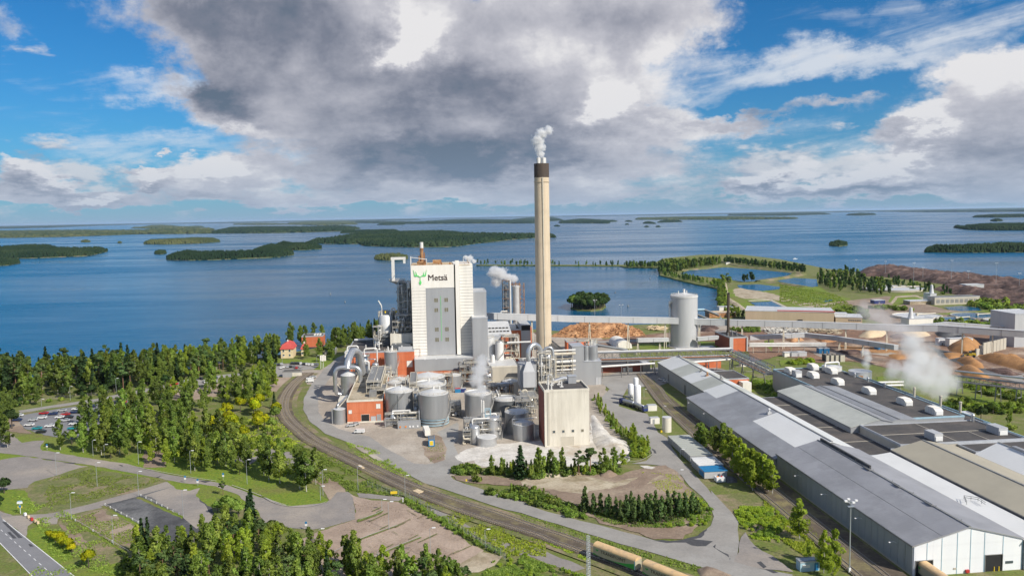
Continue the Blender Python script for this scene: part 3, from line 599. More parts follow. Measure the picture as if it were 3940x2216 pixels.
sheet('pale_sand', "r1 1190,240 1260,238 1335,255 1310,272 1240,262", 'lime', .4)
sheet('pale_sand', "r1 1270,425 1300,385 1400,330 1425,345 1330,400", 'pale_sand', .5)
sheet('bare_soil', "z2 870,940 980,870 1060,900 1085,1000 1080,1100 980,1130 900,1060", 'dirt', .5)
sheet('bare_soil', "z2 20,740 90,740 130,790 60,780", 'yard_gravel', .5)
# far side of the plant
sheet('site_road', "D 1500,955 1560,935 1640,925 1800,925 1840,935 1840,955 1760,960 1700,960 1660,970 1600,975 1540,985", 'asphalt', .5)
sheet('wood_yard', "z3 0,860 300,880 800,830 1100,800 1350,760 1500,690 1620,650 1720,665 1900,670 2100,720 2576,760 3000,760; z4 400,800 800,790 1150,810 1500,800 2000,860 2576,890 3000,1000 3000,1700 2476,1449 2100,1360 1800,1300 1400,1300 1000,1200 700,1160 400,1180 0,1100; z3 2000,1130 1950,1000 1600,900 1100,900 300,960 0,960", 'bark_mud', 1.5, 6)
sheet('site_road', "z3 0,870 300,895 620,880 1090,870 1600,850 1620,880 1090,900 640,905 300,920 0,900", 'asphalt', .6)
sheet('site_road', "z3 1380,700 1620,700 1700,740 1620,780 1380,790", 'asphalt', .6)
sheet('meadow', "z3 740,920 1085,915 1085,990 760,990", 'lush_grass', .6); sheet('meadow', "z3 1380,905 1600,900 1600,960 1420,965", 'lush_grass', .6)
sheet('meadow', "z3 2120,930 2120,890 2230,880 2200,1010", 'lush_grass', .5)
sheet('meadow', "z3 1760,1270 1950,1260 2060,1300 2270,1340 2270,1500 1900,1431 1780,1330", 'lush_grass', .8)
sheet('meadow', "z3 1680,320 1900,330 2200,340 2576,300; z4 0,380 400,400 500,470 700,520 850,640 800,690 560,660 0,640; z3 2400,560 2380,560 2200,460 1930,460 2090,560 1900,560 1760,440", 'lush_grass', 1.2, 6)
sheet('pale_sand', "z3 1770,330 1860,310 2000,330 2230,380 2500,470 2576,520; z4 200,560 400,570 600,560 500,640 200,600; z3 2400,470 2200,440 1900,430 1800,400", 'pale_sand', 1.5, 6)
sheet('wood_yard', "z4 560,560 1100,500 1400,560 1700,640 2000,650 2400,700 2476,830 1500,790 1100,790 800,700", 'dirt', 1.2, 6)
sheet('meadow', "z4 1140,480 1300,470 1480,540 1180,600 1100,560", 'lush_grass', .8, 5)
sheet('meadow', "z4 1600,770 2100,760 2380,770 2370,800 1800,810 1500,790", 'lush_grass', .8, 5)
sheet('meadow', "z4 1550,680 2200,640 2476,620 2476,740 2150,720", 'lush_grass', .8, 5)
sheet('footpath', "z4 1120,570 1180,500 1380,490 1540,545 1530,555 1370,505 1200,515 1150,580", 'pale_sand', .5, 5)
sheet('meadow', "z4 1200,1330 1600,1400 2000,1449 2476,1449 2900,1500 2900,1700 1500,1600; r3 1700,760 1300,400 1190,400 960,340 960,290 1090,280", 'lush_grass', 1, 5)
sheet('meadow', "z4 0,1150 350,1130 340,1180 0,1210", 'lush_grass', .8, 5)
# ponds (settling basins)
ZS[0] += .02
for s_, lab in (("z3 1200,150 1300,115 1550,95 1700,85 2000,105 2300,135 2430,150 2360,180 2200,205 2050,235 1900,245 1700,215 1450,185 1250,170", 0), ("z3 1820,280 2050,270 2300,300 2280,325 2100,345 1950,330 1850,310", 0), ("z3 2260,230 2450,200 2700,215; z4 380,360 390,400 330,410 150,385 0,355", 0),
                ("z3 1970,470 2200,460 2250,480 2410,560 2200,575 2100,560", 0), ("z4 310,515 380,520 530,540 520,555 430,560 480,545 400,528", 0), ("z4 1660,615 1830,600 2020,620 2040,645 1850,655 1720,640", 0)):
    sheet('pond', s_, 'lake_water', .6, 5)
# raised dykes round the basins
def ridge(name, s, wd, h, m):
    pts = GP(s); mb = MB()
    for i in range(len(pts)-1):
        a, b = pts[i], pts[i+1]; L_ = hypot(b[0]-a[0], b[1]-a[1]); nx, ny = -(b[1]-a[1])/L_, (b[0]-a[0])/L_
        k = wd/2
        q = []
        for p in (a, b):
            q += [(p[0]-nx*k, p[1]-ny*k, -.2), (p[0]-nx*k*.4, p[1]-ny*k*.4, h), (p[0]+nx*k*.4, p[1]+ny*k*.4, h), (p[0]+nx*k, p[1]+ny*k, -.2)]
        mb._add(q, [(0,1,5,4), (1,2,6,5), (2,3,7,6), (0,3,2,1), (4,5,6,7)])
    return structure(name, mb, m)
ridge('dyke', "z3 1650,25 1850,75 2100,105 2400,140 2550,155", 14, 2.5, 'dry_grass')
ridge('dyke', "z3 2550,165 2350,200 2050,245", 14, 2.5, 'dry_grass'); ridge('dyke', "z3 2050,245 2300,260 2576,300", 9, 1.5, 'dry_grass')
ridge('dyke', "z3 1200,120 1500,100 1640,60", 10, 2, 'dry_grass'); ridge('dyke', "z3 1670,260 1700,420 1800,480 1900,560", 9, 1.2, 'pale_sand')
ridge('dyke', "z3 1940,455 2190,445 2430,560", 6, .8, 'concrete')

def mound(name, poly, h, m, cell=2.0, slope=1.0, rough=.5, seed=1, label=None, cat=None, kind=None, rs=.12):
    P = np.array(poly); x0, y0 = P.min(0)-cell; x1, y1 = P.max(0)+cell
    nx = int((x1-x0)/cell)+2; ny = int((y1-y0)/cell)+2
    xs = x0+np.arange(nx)*cell; ys = y0+np.arange(ny)*cell; X, Y = np.meshgrid(xs, ys)
    ins = inpoly(X.copy(), Y.copy(), poly); d = polydist(X, Y, poly)
    rg = np.random.RandomState(seed); nz = np.zeros_like(X)
    for o_ in range(5):
        k = rs*2**o_; a1, a2 = rg.uniform(0, 6.28, 2); ph = rg.uniform(0, 6.28, 2)
        nz += np.sin(X*k*cos(a1)+Y*k*sin(a1)+ph[0]+1.5*np.sin(Y*k*.7+ph[1]))*np.sin(X*k*cos(a2)*.9+Y*k*sin(a2)*1.1+ph[1])/1.6**o_
    nz += rg.uniform(-.5, .5, X.shape)*.5
    z = np.where(ins, h*(1-np.exp(-d*slope/h))*(1+rough*nz*.5), -.4)
    V = np.stack([X, Y, z], -1).reshape(-1, 3)
    i, j = np.meshgrid(np.arange(nx-1), np.arange(ny-1)); a = (j*nx+i).ravel()
    F = np.stack([a, a+1, a+nx+1, a+nx], -1)
    keep = (z.ravel()[F] > -.39).any(1); F = F[keep]
    me = mesh_np(V, F, m, name, 4); me.shade_smooth()
    o = link(name, me); 
    return tag(o, label, cat, kind=kind)
mound('bark_heap', GP("z4 780,290 830,240 950,225 1100,218 1300,232 1500,262 1700,285 2000,320 2200,345 2476,375 2800,430 2900,560 2476,470 2200,430 2000,420 1700,385 1500,360 1200,320 1000,300 880,300"), 9, 'bark_pile', 3.0, .8, .55, 3, 'long dark reddish bark heap ridge along the lake shore', 'bark heap', rs=.07)
mound('bark_heap', GP("z4 1540,430 1700,400 1950,440 2200,460 2476,500 2900,600 2900,700 2476,620 2250,600 2100,560 1900,510 1700,470"), 7, 'bark_pile', 3.0, .8, .7, 9, 'nearer broken bark heap with ridges behind the grey flat shed', 'bark heap', rs=.09)
mound('log_pile', GP("z3 -120,800 0,760 200,750 400,760 620,770 760,810 800,838 600,850 300,862 0,860 -250,850"), 8.5, 'wood_logs', 1.6, .9, .6, 5, 'long pile of loose brown pulp logs behind the chimney', 'log pile', rs=.3)
mound('chip_heap', GP("z4 1700,1010 1850,960 1960,945 2040,980 2030,1060 1900,1090 1720,1060"), 9, 'chip_pile', 1.8, 1.0, .25, 6, 'brown wood chip heap left of the concrete bay wall', 'chip heap')
mound('chip_heap', GP("z4 1990,1100 2200,1120 2476,1170 2700,1240 2700,1330 2300,1220 2050,1150"), 6, 'chip_pile', 1.8, 1.0, .3, 7, 'long low brown chip heap in front of the concrete bay wall', 'chip heap')
mound('chip_heap', GP("z4 1790,1240 1900,1210 2050,1260 2140,1330 2080,1360 1850,1310"), 7, 'chip_pile', 1.8, 1.0, .2, 8, 'bright orange brown chip heap beside the steam', 'chip heap')
mound('chip_heap', GP("z4 1780,1150 1950,1130 2060,1190 2080,1240 1900,1220"), 5, 'chip_pile', 1.8, 1.0, .3, 18, 'small brown chip heap behind the orange brown one', 'chip heap')
mound('chip_heap', GP("z4 790,910 870,850 960,850 1100,870 1040,915 900,930"), 7, 'pale_chip', 2.2, 1.0, .1, 10, 'pale yellow wood chip cone under the long conveyor', 'chip heap')
mound('chip_heap', GP("z4 1150,880 1280,850 1450,860 1540,900 1400,925 1200,915"), 7, 'pale_chip', 2.2, 1.0, .1, 11, 'pale chip heap half hidden by steam under the conveyor', 'chip heap')
mound('bark_heap', GP("z4 480,980 700,950 1000,960 1250,1000 1300,1040 1000,1030 700,1010"), 4, 'bark_mud', 2, .8, .6, 12, 'low brown bark spread under the sloping conveyor', 'bark heap')
mound('dark_heap', GP("z4 1560,870 1750,860 1880,890 1900,940 1700,930 1600,910"), 6, 'dark_asphalt', 2, .9, .4, 13, 'black heap under the right end of the conveyor', 'heap')
mound('lime_pile', GP("r2 150,840 300,870 420,930 480,1000 470,1060 380,1080 250,1040 120,1000 60,900"), 5, 'lime', 1.0, .7, .35, 14, 'white lime spoil pile beside the white block', 'spoil pile')
mound('lime_bank', GP("z2 2390,700 2430,690 2530,820 2700,1000 2500,1000 2400,900"), 3, 'lime', 1.2, .5, .3, 15, 'pale lime bank right of the white block', 'bank')
mound('soil_pile', GP("r1 780,330 850,290 950,300 980,335 900,360 800,355"), 2.4, 'dirt', .6, .8, .35, 16, 'small brown soil pile at the back of the dirt oval', 'soil pile')
mound('soil_pile', GP("r1 1740,1265 1850,1230 1960,1260 2100,1320 2150,1400 1800,1340"), 2.5, 'dirt', .6, .8, .2, 17, 'brown gravel pile beside the road above the wagons', 'soil pile')
mound('soil_bank', GP("r1 100,370 160,330 400,310 620,305 700,330 500,345 300,360"), 1.8, 'pale_sand', .7, .8, .5, 19, 'low pale bank behind the dirt oval under the trees', 'bank')
mound('soil_bank', GP("z4 470,300 560,280 640,290 600,330 500,330"), 7, 'pale_sand', 1.5, .8, .2, 20, 'grassy sand knoll beyond the ponds', 'knoll')

# ------------------------------------------------------------------ railways
def smooth_path(pts, step=2.0):
    out = []; n = len(pts)
    for i in range(n-1):
        p0 = pts[max(i-1, 0)]; p1 = pts[i]; p2 = pts[i+1]; p3 = pts[min(i+2, n-1)]
        k = max(2, int(hypot(p2[0]-p1[0], p2[1]-p1[1])/step))
        for j in range(k):
            t = j/k; out.append(tuple(.5*((2*p1[c])+(-p0[c]+p2[c])*t+(2*p0[c]-5*p1[c]+4*p2[c]-p3[c])*t*t+(-p0[c]+3*p1[c]-3*p2[c]+p3[c])*t**3) for c in (0, 1)))
    out.append(pts[-1]); return out
def offs(path, d):
    out = []
    for i, p in enumerate(path):
        a = path[max(i-1, 0)]; b = path[min(i+1, len(path)-1)]; L_ = hypot(b[0]-a[0], b[1]-a[1]) or 1
        out.append((p[0]-(b[1]-a[1])/L_*d, p[1]+(b[0]-a[0])/L_*d))
    return out
def strip(name, path, wd, z, m, h=.0):
    l_ = offs(path, wd/2); r_ = offs(path, -wd/2); mb = MB(); n = len(path)
    mb._add([(p[0], p[1], z) for p in l_]+[(p[0], p[1], z) for p in r_], [(i, i+1, n+i+1, n+i) for i in range(n-1)])
    return structure(name, mb, m)
def track(label, path, z0=.78):
    path = smooth_path(path); x, y = path[0]
    root = tag(empty('railway_track', (x, y, 0)), label, 'railway track', kind='structure')
    for sd in (-.76, .76):
        o_ = offs(path, sd); mb = MB(); n = len(o_); vs = []
        for p, q in zip(offs(path, sd-.07), offs(path, sd+.07)): vs += [(p[0], p[1], z0), (p[0], p[1], z0+.17), (q[0], q[1], z0+.17), (q[0], q[1], z0)]
        mb._add(vs, [(4*i+a, 4*i+4+a, 4*i+4+b, 4*i+b) for i in range(n-1) for a, b in ((0,1), (1,2), (2,3))])
        link('rail', mb.mesh('rail', 'rail_steel', (x, y, 0), False), root)
    mb = MB(); acc = 0.0
    for i in range(len(path)-1):
        a, b = path[i], path[i+1]; L_ = hypot(b[0]-a[0], b[1]-a[1]); ux, uy = (b[0]-a[0])/L_, (b[1]-a[1])/L_
        while acc < L_:
            cx, cy_ = a[0]+ux*acc, a[1]+uy*acc; nx, ny = -uy*1.3, ux*1.3; hx, hy = ux*.13, uy*.13
            mb.prism([(cx-nx-hx, cy_-ny-hy), (cx-nx+hx, cy_-ny+hy), (cx+nx+hx, cy_+ny+hy), (cx+nx-hx, cy_+ny-hy)], z0-.2, z0+.02); acc += .8
        acc -= L_
    o = link('sleepers', mb.mesh('sleepers', 'sleeper', (x, y, 0), False), root); o['kind'] = 'stuff'
    return path
TA = GP("D 780,940 752,962 733,985 722,1010 722,1035 735,1058 765,1085; m1 560,20 880,165 1290,362 1690,512 2100,642 2576,812; r1 380,926 750,1060 1300,1258 1800,1435")
TB = GP("D 768,940 740,962 720,985 708,1010 708,1037 720,1062 748,1088; m1 440,0 860,215 1270,415 1690,592 2100,732 2500,852; r1 330,1005 760,1155 1250,1345 1500,1450")
mid = smooth_path([((a[0]+b[0])/2, (a[1]+b[1])/2) for a, b in zip(TA, TB)], 6)
strip('trackside_verge', mid, 14, ZS[0]+.004, 'dry_grass')
l_ = offs(mid, 4.7); r_ = offs(mid, -4.7); l2_ = offs(mid, 4.0); r2_ = offs(mid, -4.0); mb = MB(); n = len(mid)
mb._add([(p[0], p[1], 0) for p in l_]+[(p[0], p[1], .72) for p in l2_]+[(p[0], p[1], .72) for p in r2_]+[(p[0], p[1], 0) for p in r_], [(k*n+i, k*n+i+1, (k+1)*n+i+1, (k+1)*n+i) for i in range(n-1) for k in range(3)])
structure('track_bed', mb, 'ballast')
track('nearer curving railway track with weathered sleepers, the one carrying the wagons', TB); track('farther curving railway track beside the plant road', TA)
def siding(a, b0, b1): return [W(a, b) for b in np.linspace(b0, b1, 12)]
mb = MB(); p = [W(112.5, 150), W(127.6, 150), W(127.6, 380), W(131.5, 480), W(128, 480), W(118, 400)]
mb.prism(p, -.1, .52); structure('track_bed', mb, 'ballast')
track('siding track nearest the row of tall birches', [W(114.2, 150), W(114.6, 200), W(115.5, 300), W(116.6, 340), W(119.5, 400), W(124, 440), W(128.5, 478)], .56)
track('siding track close to the long grey sheds', [W(122.0, 150), W(122.0, 250), W(122.5, 330), W(125.5, 404), W(130.0, 437), W(131, 476)], .56)
# timber crossings over the tracks
for s_, lab in (("m1 1375,462 1420,445 1475,465 1430,485", 'pale timber crossing deck over the rails by the tall mast'), ("m1 880,228 905,225 945,250 925,262", 'narrow timber crossing deck over the curving rails')):
    mb = MB(); mb.prism(GP(s_), .4, 1.02); tag(link('crossing_deck', mb.mesh('crossing_deck', 'pale_chip')), lab, 'crossing deck')
# ------------------------------------------------------------------ generic builders for the works
def arc(p, q, n=6):
    return [Vector(p).lerp(Vector(q), i/n) for i in range(n+1)]
def bend(pts, r=1.0, n=5):
    """round the corners of a pipe run"""
    P = [Vector(p) for p in pts]; out = [P[0]]
    for i in range(1, len(P)-1):
        a = P[i]+(P[i-1]-P[i]).normalized()*min(r, (P[i-1]-P[i]).length*.45); b = P[i]+(P[i+1]-P[i]).normalized()*min(r, (P[i+1]-P[i]).length*.45)
        for j in range(n+1):
            t = j/n; out.append(a*(1-t)**2+P[i]*2*t*(1-t)+b*t*t)
    out.append(P[-1]); return out
def railing(mb, pts, h=1.1, step=2.5, w=.07, closed=False):
    pts = [Vector(p) for p in pts]
    if closed: pts.append(pts[0])
    for z in (h, h*.5): mb.tube([p+Vector((0, 0, z)) for p in pts], w, 4)
    for a, b in zip(pts, pts[1:]):
        k = max(1, int((b-a).length/step))
        for j in range(k): p = a.lerp(b, j/k); mb.tube([p, p+Vector((0, 0, h))], w, 4)
def circle(a, b, z, r, n=24, t0=0, t1=2*pi): return [(a+r*cos(t0+(t1-t0)*i/n), b+r*sin(t0+(t1-t0)*i/n), z) for i in range(n+1)]
def tank(label, a, b, r, h, z0=0.0, roof='cone', rh=None, m='tank_steel', name='storage_tank', skirt=0, rail=True, stair=None, group=None, top=None, pipes=()):
    t = T(name, label, 'tank', a, b, z0, group)
    rh = rh if rh is not None else r*.2
    mb = MB(); mb.lathe(a, b, [(r, z0+skirt), (r, z0+h)], 36); t.part('shell', mb, m)
    if skirt:
        mb = MB(); mb.cyl(a, b, z0, z0+skirt, r*.97, 28); s_ = t.part('skirt', mb, 'frame_steel')
        mb = MB()
        for k in range(3): mb.lathe(a, b, [(r*1.02, z0+skirt*(.2+.33*k)), (r*1.02, z0+skirt*(.2+.33*k)+.25)], 32)
        t.part('band', mb, 'frame_blue')
    mb = MB()
    if roof == 'cone': mb.lathe(a, b, [(r*1.015, z0+h-.1), (r*1.015, z0+h+.15), (r*.5, z0+h+rh*.55), (.3, z0+h+rh)], 36)
    elif roof == 'dome': mb.lathe(a, b, [(r, z0+h)]+[(r*cos(k*pi/14), z0+h+rh*sin(k*pi/14)) for k in range(1, 7)]+[(.05, z0+h+rh)], 32)
    elif roof == 'recess': mb.lathe(a, b, [(r*1.02, z0+h-.2), (r*1.02, z0+h+.5), (r*.96, z0+h+.5), (r*.95, z0+h-.2), (r*.5, z0+h+rh*.5), (.3, z0+h+rh)], 36)
    t.part('roof', mb, 'tank_roof' if roof != 'dome' else 'pipe_steel')
    if rail:
        mb = MB(); railing(mb, circle(a, b, z0+h+.1, r*.97, 20), 1.1, 3); t.part('railing', mb, 'frame_cream')
    if stair is not None:
        mb = MB(); k = 40; tw = h/ r*.8
        p1 = [(a+(r+.35)*cos(stair+tw*i/k), b+(r+.35)*sin(stair+tw*i/k), z0+h*i/k) for i in range(k+1)]
        p2 = [(a+(r+1.1)*cos(stair+tw*i/k), b+(r+1.1)*sin(stair+tw*i/k), z0+h*i/k+1) for i in range(k+1)]
        mb.tube(p1, .16, 4); mb.tube(p2, .07, 4); mb.tube([(x, y, z-.9) for x, y, z in p2], .14, 4); t.part('stair', mb, 'frame_steel')
    if top:
        mb = MB()
        for (da, db, rr, hh) in top: mb.cyl(a+da, b+db, z0+h+rh*.3, z0+h+rh+hh, rr, 10)
        t.part('roof_vent', mb, 'pipe_white')
    for i, (pts, rr) in enumerate(pipes):
        mb = MB(); mb.tube(bend([(a+x, b+y, z0+z) for x, y, z in pts], rr*2.5), rr, 10); t.part('pipe', mb, 'pipe_steel')
    return t
def building(name, label, cat, a0, a1, b0, b1, h, wall, roof='roof_black', parapet=.8, z0=0, edge='roof_edge', group=None):
    t = T(name, label, cat, a0, b0, z0, group)
    mb = MB(); mb.box(a0, a1, b0, b1, z0, z0+h-.05); t.part('wall', mb, wall)
    mb = MB(); mb.box(a0+.05, a1-.05, b0+.05, b1-.05, z0+h-.04, z0+h+.05); t.part('roof', mb, roof)
    if parapet:
        mb = MB(); e_ = .35; z = z0+h
        mb.box(a0-.1, a1+.1, b0-.1, b0+e_, z-.35, z+parapet); mb.box(a0-.1, a1+.1, b1-e_, b1+.1, z-.35, z+parapet)
        mb.box(a0-.1, a0+e_, b0+e_, b1-e_, z-.35, z+parapet-.01); mb.box(a1-e_, a1+.1, b0+e_, b1-e_, z-.35, z+parapet-.01); t.part('parapet', mb, edge)
    return t
def window(t, a0, a1, b, z0, z1, m='glass', frame='clad_light', name='window', bars=0, d=.12):
    """an opening on a wall facing -b"""
    mb = MB(); w_ = .12
    mb.box(a0-w_, a1+w_, b-d, b-.003, z0-w_, z0); mb.box(a0-w_, a1+w_, b-d, b-.003, z1, z1+w_); mb.box(a0-w_, a0, b-d, b-.003, z0, z1); mb.box(a1, a1+w_, b-d, b-.003, z0, z1)
    for k in range(bars): x = a0+(a1-a0)*(k+1)/(bars+1); mb.box(x-.05, x+.05, b-d*.8, b-.06, z0, z1)
    f = t.part(name, mb, frame); mb = MB(); mb.box(a0, a1, b-.055, b-.004, z0, z1); t.part('pane' if 'window' in name else 'opening', mb, m, f); return f
def pipework(t, a0, a1, b0, b1, z0, z1, seed, dens=1.0, mats=('pipe_steel', 'pipe_white', 'frame_cream'), frame='frame_steel', levels=None, vessels=0, rail='frame_cream', npipe=None):
    """steel frame with decks, handrails and runs of pipe"""
    rg = random.Random(seed); lv = levels or max(2, int((z1-z0)/4.5))
    mb = MB(); xs = [a0+(a1-a0)*i/max(1, round((a1-a0)/5)) for i in range(max(1, round((a1-a0)/5))+1)]
    for x in xs:
        for y in (b0, b1): mb.beam((x, y, z0), (x, y, z1), .2)
    zs = [z0+(z1-z0)*(i+1)/lv for i in range(lv)]
    for z in zs:
        for y in (b0, b1): mb.beam((a0, y, z), (a1, y, z), .26)
        for x in xs: mb.beam((x, b0, z), (x, b1, z), .22)
    for i in range(len(xs)-1):
        if rg.random() < .6:
            k = rg.randrange(lv); za = z0 if k == 0 else zs[k-1]; mb.beam((xs[i], b0, za), (xs[i+1], b0, zs[k]), .16)
    t.part('frame', mb, frame)
    for z in zs:
        mb = MB(); mb.box(a0-.2, a1+.2, b0-.2, b1+.2, z-.06, z+.04); t.part('deck', mb, 'frame_steel')
        mb = MB(); railing(mb, [(a0, b0-.15, z), (a1, b0-.15, z), (a1, b1, z)], 1.1, 2.2, .06); t.part('railing', mb, rail)
    for k in range(npipe if npipe is not None else int((a1-a0)*(z1-z0)*dens/4.5)):
        mb = MB(); r_ = rg.choice((.09, .12, .18, .25, .38)); p = [rg.uniform(a0, a1), rg.uniform(b0-.8, b1), rg.uniform(z0, z1)]; pts = [tuple(p)]
        ax = rg.randrange(3)
        for _ in range(rg.randint(2, 4)):
            lo, hi = ((a0, a1), (b0-1, b1), (z0, z1+1.5))[ax]; p[ax] = rg.uniform(lo, hi); pts.append(tuple(p)); ax = (ax+rg.choice((1, 2))) % 3
        mb.tube(bend(pts, r_*2), r_, 6); t.part('pipe', mb, rg.choice(mats))
    for k in range(vessels):
        mb = MB(); x = rg.uniform(a0+1.2, a1-1.2); y = rg.uniform(b0-.5, b1-1); z = rg.choice([z0]+zs[:-1]); r_ = rg.uniform(.7, 1.3); h_ = rg.uniform(2.2, 4)
        mb.lathe(x, y, [(r_*.6, z+.2), (r_, z+.7), (r_, z+h_), (r_*.7, z+h_+.5), (.1, z+h_+.7)], 16); t.part('vessel', mb, rg.choice(('pipe_steel', 'tank_steel', 'tank_roof')))

# ------------------------------------------------------------------ recovery boiler house (white tower)
TB_ = 504.0
t = T('boiler_house', 'tall white boiler house tower with grey centre panel, green antler logo and dark lettering', 'industrial tower', -10.8, TB_)
mb = MB(); mb.box(-10.8, 16.0, TB_, TB_+34, 0, 69.3); mb.box(16.0, 28.0, TB_+.9, TB_+33, 0, 70); t.part('wall', mb, 'clad_white')
mb = MB(); mb.box(-10.6, 26.2, TB_+.3, TB_+33.8, 69.32, 69.6); t.part('roof', mb, 'pale_chip')
mb = MB(); mb.box(-11.0, 16.1, TB_-.35, TB_-.02, 55.4, 69.9); t.part('sign_band', mb, 'clad_white')
mb = MB(); mb.box(-1.9, 16.0, TB_-.3, TB_-.02, 12.6, 55.1); t.part('centre_panel', mb, 'clad_grey')
mb = MB(); mb.box(-10.9, -2.0, TB_-.28, TB_-.02, 0, 1.76); t.many('siding_panel', mb, 'clad_white', [(0, 0, 12.7+1.95*k) for k in range(22)])
mb = MB(); mb.box(19.6, 28.05, TB_+.62, TB_+.88, 0, 1.76); t.many('siding_panel', mb, 'clad_white', [(0, 0, 12.7+1.95*k) for k in range(29)])
mb = MB(); mb.box(-10.85, -2.05, TB_-.017, TB_-.006, 12.6, 55.3); mb.box(19.65, 28.0, TB_+.884, TB_+.894, 12.6, 69.2); t.part('joint_backing', mb, 'frame_steel')
mb = MB(); mb.box(16.9, 19.4, TB_-1.2, TB_+.8, 12.5, 72.4); t.part('stair_shaft', mb, 'clad_white')
mb = MB(); mb.box(16.02, 16.88, TB_+.5, TB_+.85, 12.6, 69.5); t.part('recess', mb, 'dark_void')  # black strip paints the shade of the gap beside the shaft
for r_ in (51.2-4.9, 51.2-11.2, 51.2-23.6, 51.2-30.2):
    for x in (3.2, 9.6): window(t, x, x+2.4, TB_-.3, r_, r_+2.6, 'window_dull', 'clad_light', bars=1)
mb = MB(); mb.box(7.2, 7.42, TB_-.42, TB_-.3, 21.5, 50.2); t.part('stripe', mb, 'logo_green')
# antlered head emblem: polygons in the plane of the wall
def flat_emblem(t, name, polys, a, z, sc, b, m, d=.15):
    mb = MB()
    for poly in polys:
        p = [(a+x*sc, z+y*sc) for x, y in poly]; ar = sum(p[i][0]*p[(i+1) % len(p)][1]-p[(i+1) % len(p)][0]*p[i][1] for i in range(len(p)))
        if ar < 0: p = p[::-1]
        mb._add([(x, b-d, y) for x, y in p]+[(x, b, y) for x, y in p], [tuple(range(len(p)))]+[(i, len(p)+i, len(p)+(i+1) % len(p), (i+1) % len(p)) for i in range(len(p))])
    return t.part(name, mb, m)
half = [(0,-.15),(.05,-.4),(.05,-.62),(.16,-.75),(.17,-.92),(.10,-1.12),(0,-1.2)]
ant = [(.02,-.12),(.14,-.12),(.30,.10),(.28,-.02),(.45,.02),(.62,-.02),(.78,.02),(.84,.18),(.86,.45),(.92,.95),(.76,.45),(.72,.2),(.60,.18),(.56,.42),(.60,.72),(.46,.42),(.42,.2),(.34,.16),(.20,.12),(.10,-.02),(.02,-.02)]
headp = half+[(-x, y) for x, y in half[::-1][1:-1]]
flat_emblem(t, 'emblem', [headp, ant, [(-x, y) for x, y in ant]], -5.2, 62.9, 4.5, TB_-.37, 'logo_green', .3)
def lettering(parent, text, loc, size, m, rot=(pi/2, 0, 0), extrude=.06, font_scale=1.0, bold=.02):
    cu = bpy.data.curves.new('lettering', 'FONT'); cu.body = text; cu.size = size; cu.extrude = extrude; cu.bevel_depth = bold*size; cu.bevel_resolution = 0; cu.resolution_u = 3
    cu.materials.append(MATS[m]); o = bpy.data.objects.new('lettering', cu); COL.objects.link(o); o.parent = parent; o.location = loc; o.rotation_euler = rot; o.scale = (font_scale, 1, 1); return o
lettering(t.e, 'Mets\u00e4', (10.3, -.42, 60.2), 5.3, 'lettering_brown', bold=.014, font_scale=.98)
# roof plant
mb = MB(); mb.cyl(-3.9, TB_+7, 69.5, 80.5, 1.15, 20); mb.cyl(-5.6, TB_+7, 69.5, 75.5, .5, 8); mb.cyl(-2.2, TB_+7, 69.5, 77.5, .4, 8); t.part('flue', mb, 'rust')
mb = MB(); mb.cyl(-3.9, TB_+7, 80.5, 84.2, 1.2, 20, 1.1); t.part('flue_top', mb, 'pipe_white')
mb = MB(); mb.box(-7, -1, TB_+3, TB_+10, 69.6, 72); t.part('machinery', mb, 'rust')
mb = MB()
for p, q in (((-11, 504.4, 69.5), (-11, 504.4, 75)), ((-11, 504.4, 75), (-1, 504.4, 73.5)), ((-1, 504.4, 73.5), (-1, 504.4, 70)), ((-11, 516, 69.5), (-11, 516, 75)), ((-11, 504.4, 75), (-11, 516, 75)), ((-1, 504.4, 73.5), (-1, 512, 73.5))): mb.beam(p, q, .35)
t.part('hoist_frame', mb, 'pipe_white')
mb = MB(); mb.box(3, 8.5, TB_+9, TB_+13, 70.2, 72.6); t.part('fan_housing', mb, 'rust')
[t.part('vent', MB().box(x, x+.9, TB_+3, TB_+4, 69.6, 71.2), 'rust') for x in (8, 13.4, 6.1)]
mb = MB(); railing(mb, [(-10.6, TB_+.3, 69.7), (16, TB_+.3, 69.7)], 1.1, 2.5); railing(mb, [(20, TB_+1.2, 70), (26, TB_+1.2, 70), (26, TB_+30, 70)], 1.1, 2.5); t.part('railing', mb, 'rust')
mb = MB(); mb.tube(bend([(22.5, TB_+6, 69), (22.5, TB_+6, 74.5), (25.5, TB_+6, 74.5), (25.5, TB_+6, 70.5)], .8), .22, 8); t.part('pipe', mb, 'pipe_white')
mb = MB(); mb.tube(bend([(-9.5, TB_-1, 17.5), (-6.3, TB_-1, 17.5), (-6.3, TB_-1, 9)], .6), .13, 6); t.part('pipe', mb, 'frame_cream')
# grey lift shafts right of the tower
t = building('stair_tower', 'greenish grey windowless shaft behind the right edge of the white tower', 'shaft', 28.2, 36.6, TB_+3, TB_+24, 52, 'clad_grey', 'clad_light', .4)
t = building('stair_tower', 'light grey tall shaft standing in front of the right edge of the white tower', 'shaft', 26.6, 36.3, 496, 512, 36.5, 'clad_grey', 'tank_roof', .3)
mb = MB(); mb.box(27.0, 27.3, 495.9, 496, 12, 36); t.part('seam', mb, 'clad_grey')
t = building('conveyor_head_house', 'light grey block with sloping white skylight roof behind the white tanks', 'building', 36.6, 45, 500, 530, 24, 'clad_light', 'tank_roof', .3)
mb = MB(); mb.yprof([(506, 24.1), (530, 24.1), (530, 29.5)], 37, 52.5); t.part('skylight_roof', mb, 'tank_roof')
mb = MB()
for k in range(6): mb.box(38.2+k*2.3, 39.8+k*2.3, 510, 511, 25.1, 25.7); mb.box(38.2+k*2.3, 39.8+k*2.3, 516, 517, 26.5, 27.1)
t.part('skylight', mb, 'dark_void')
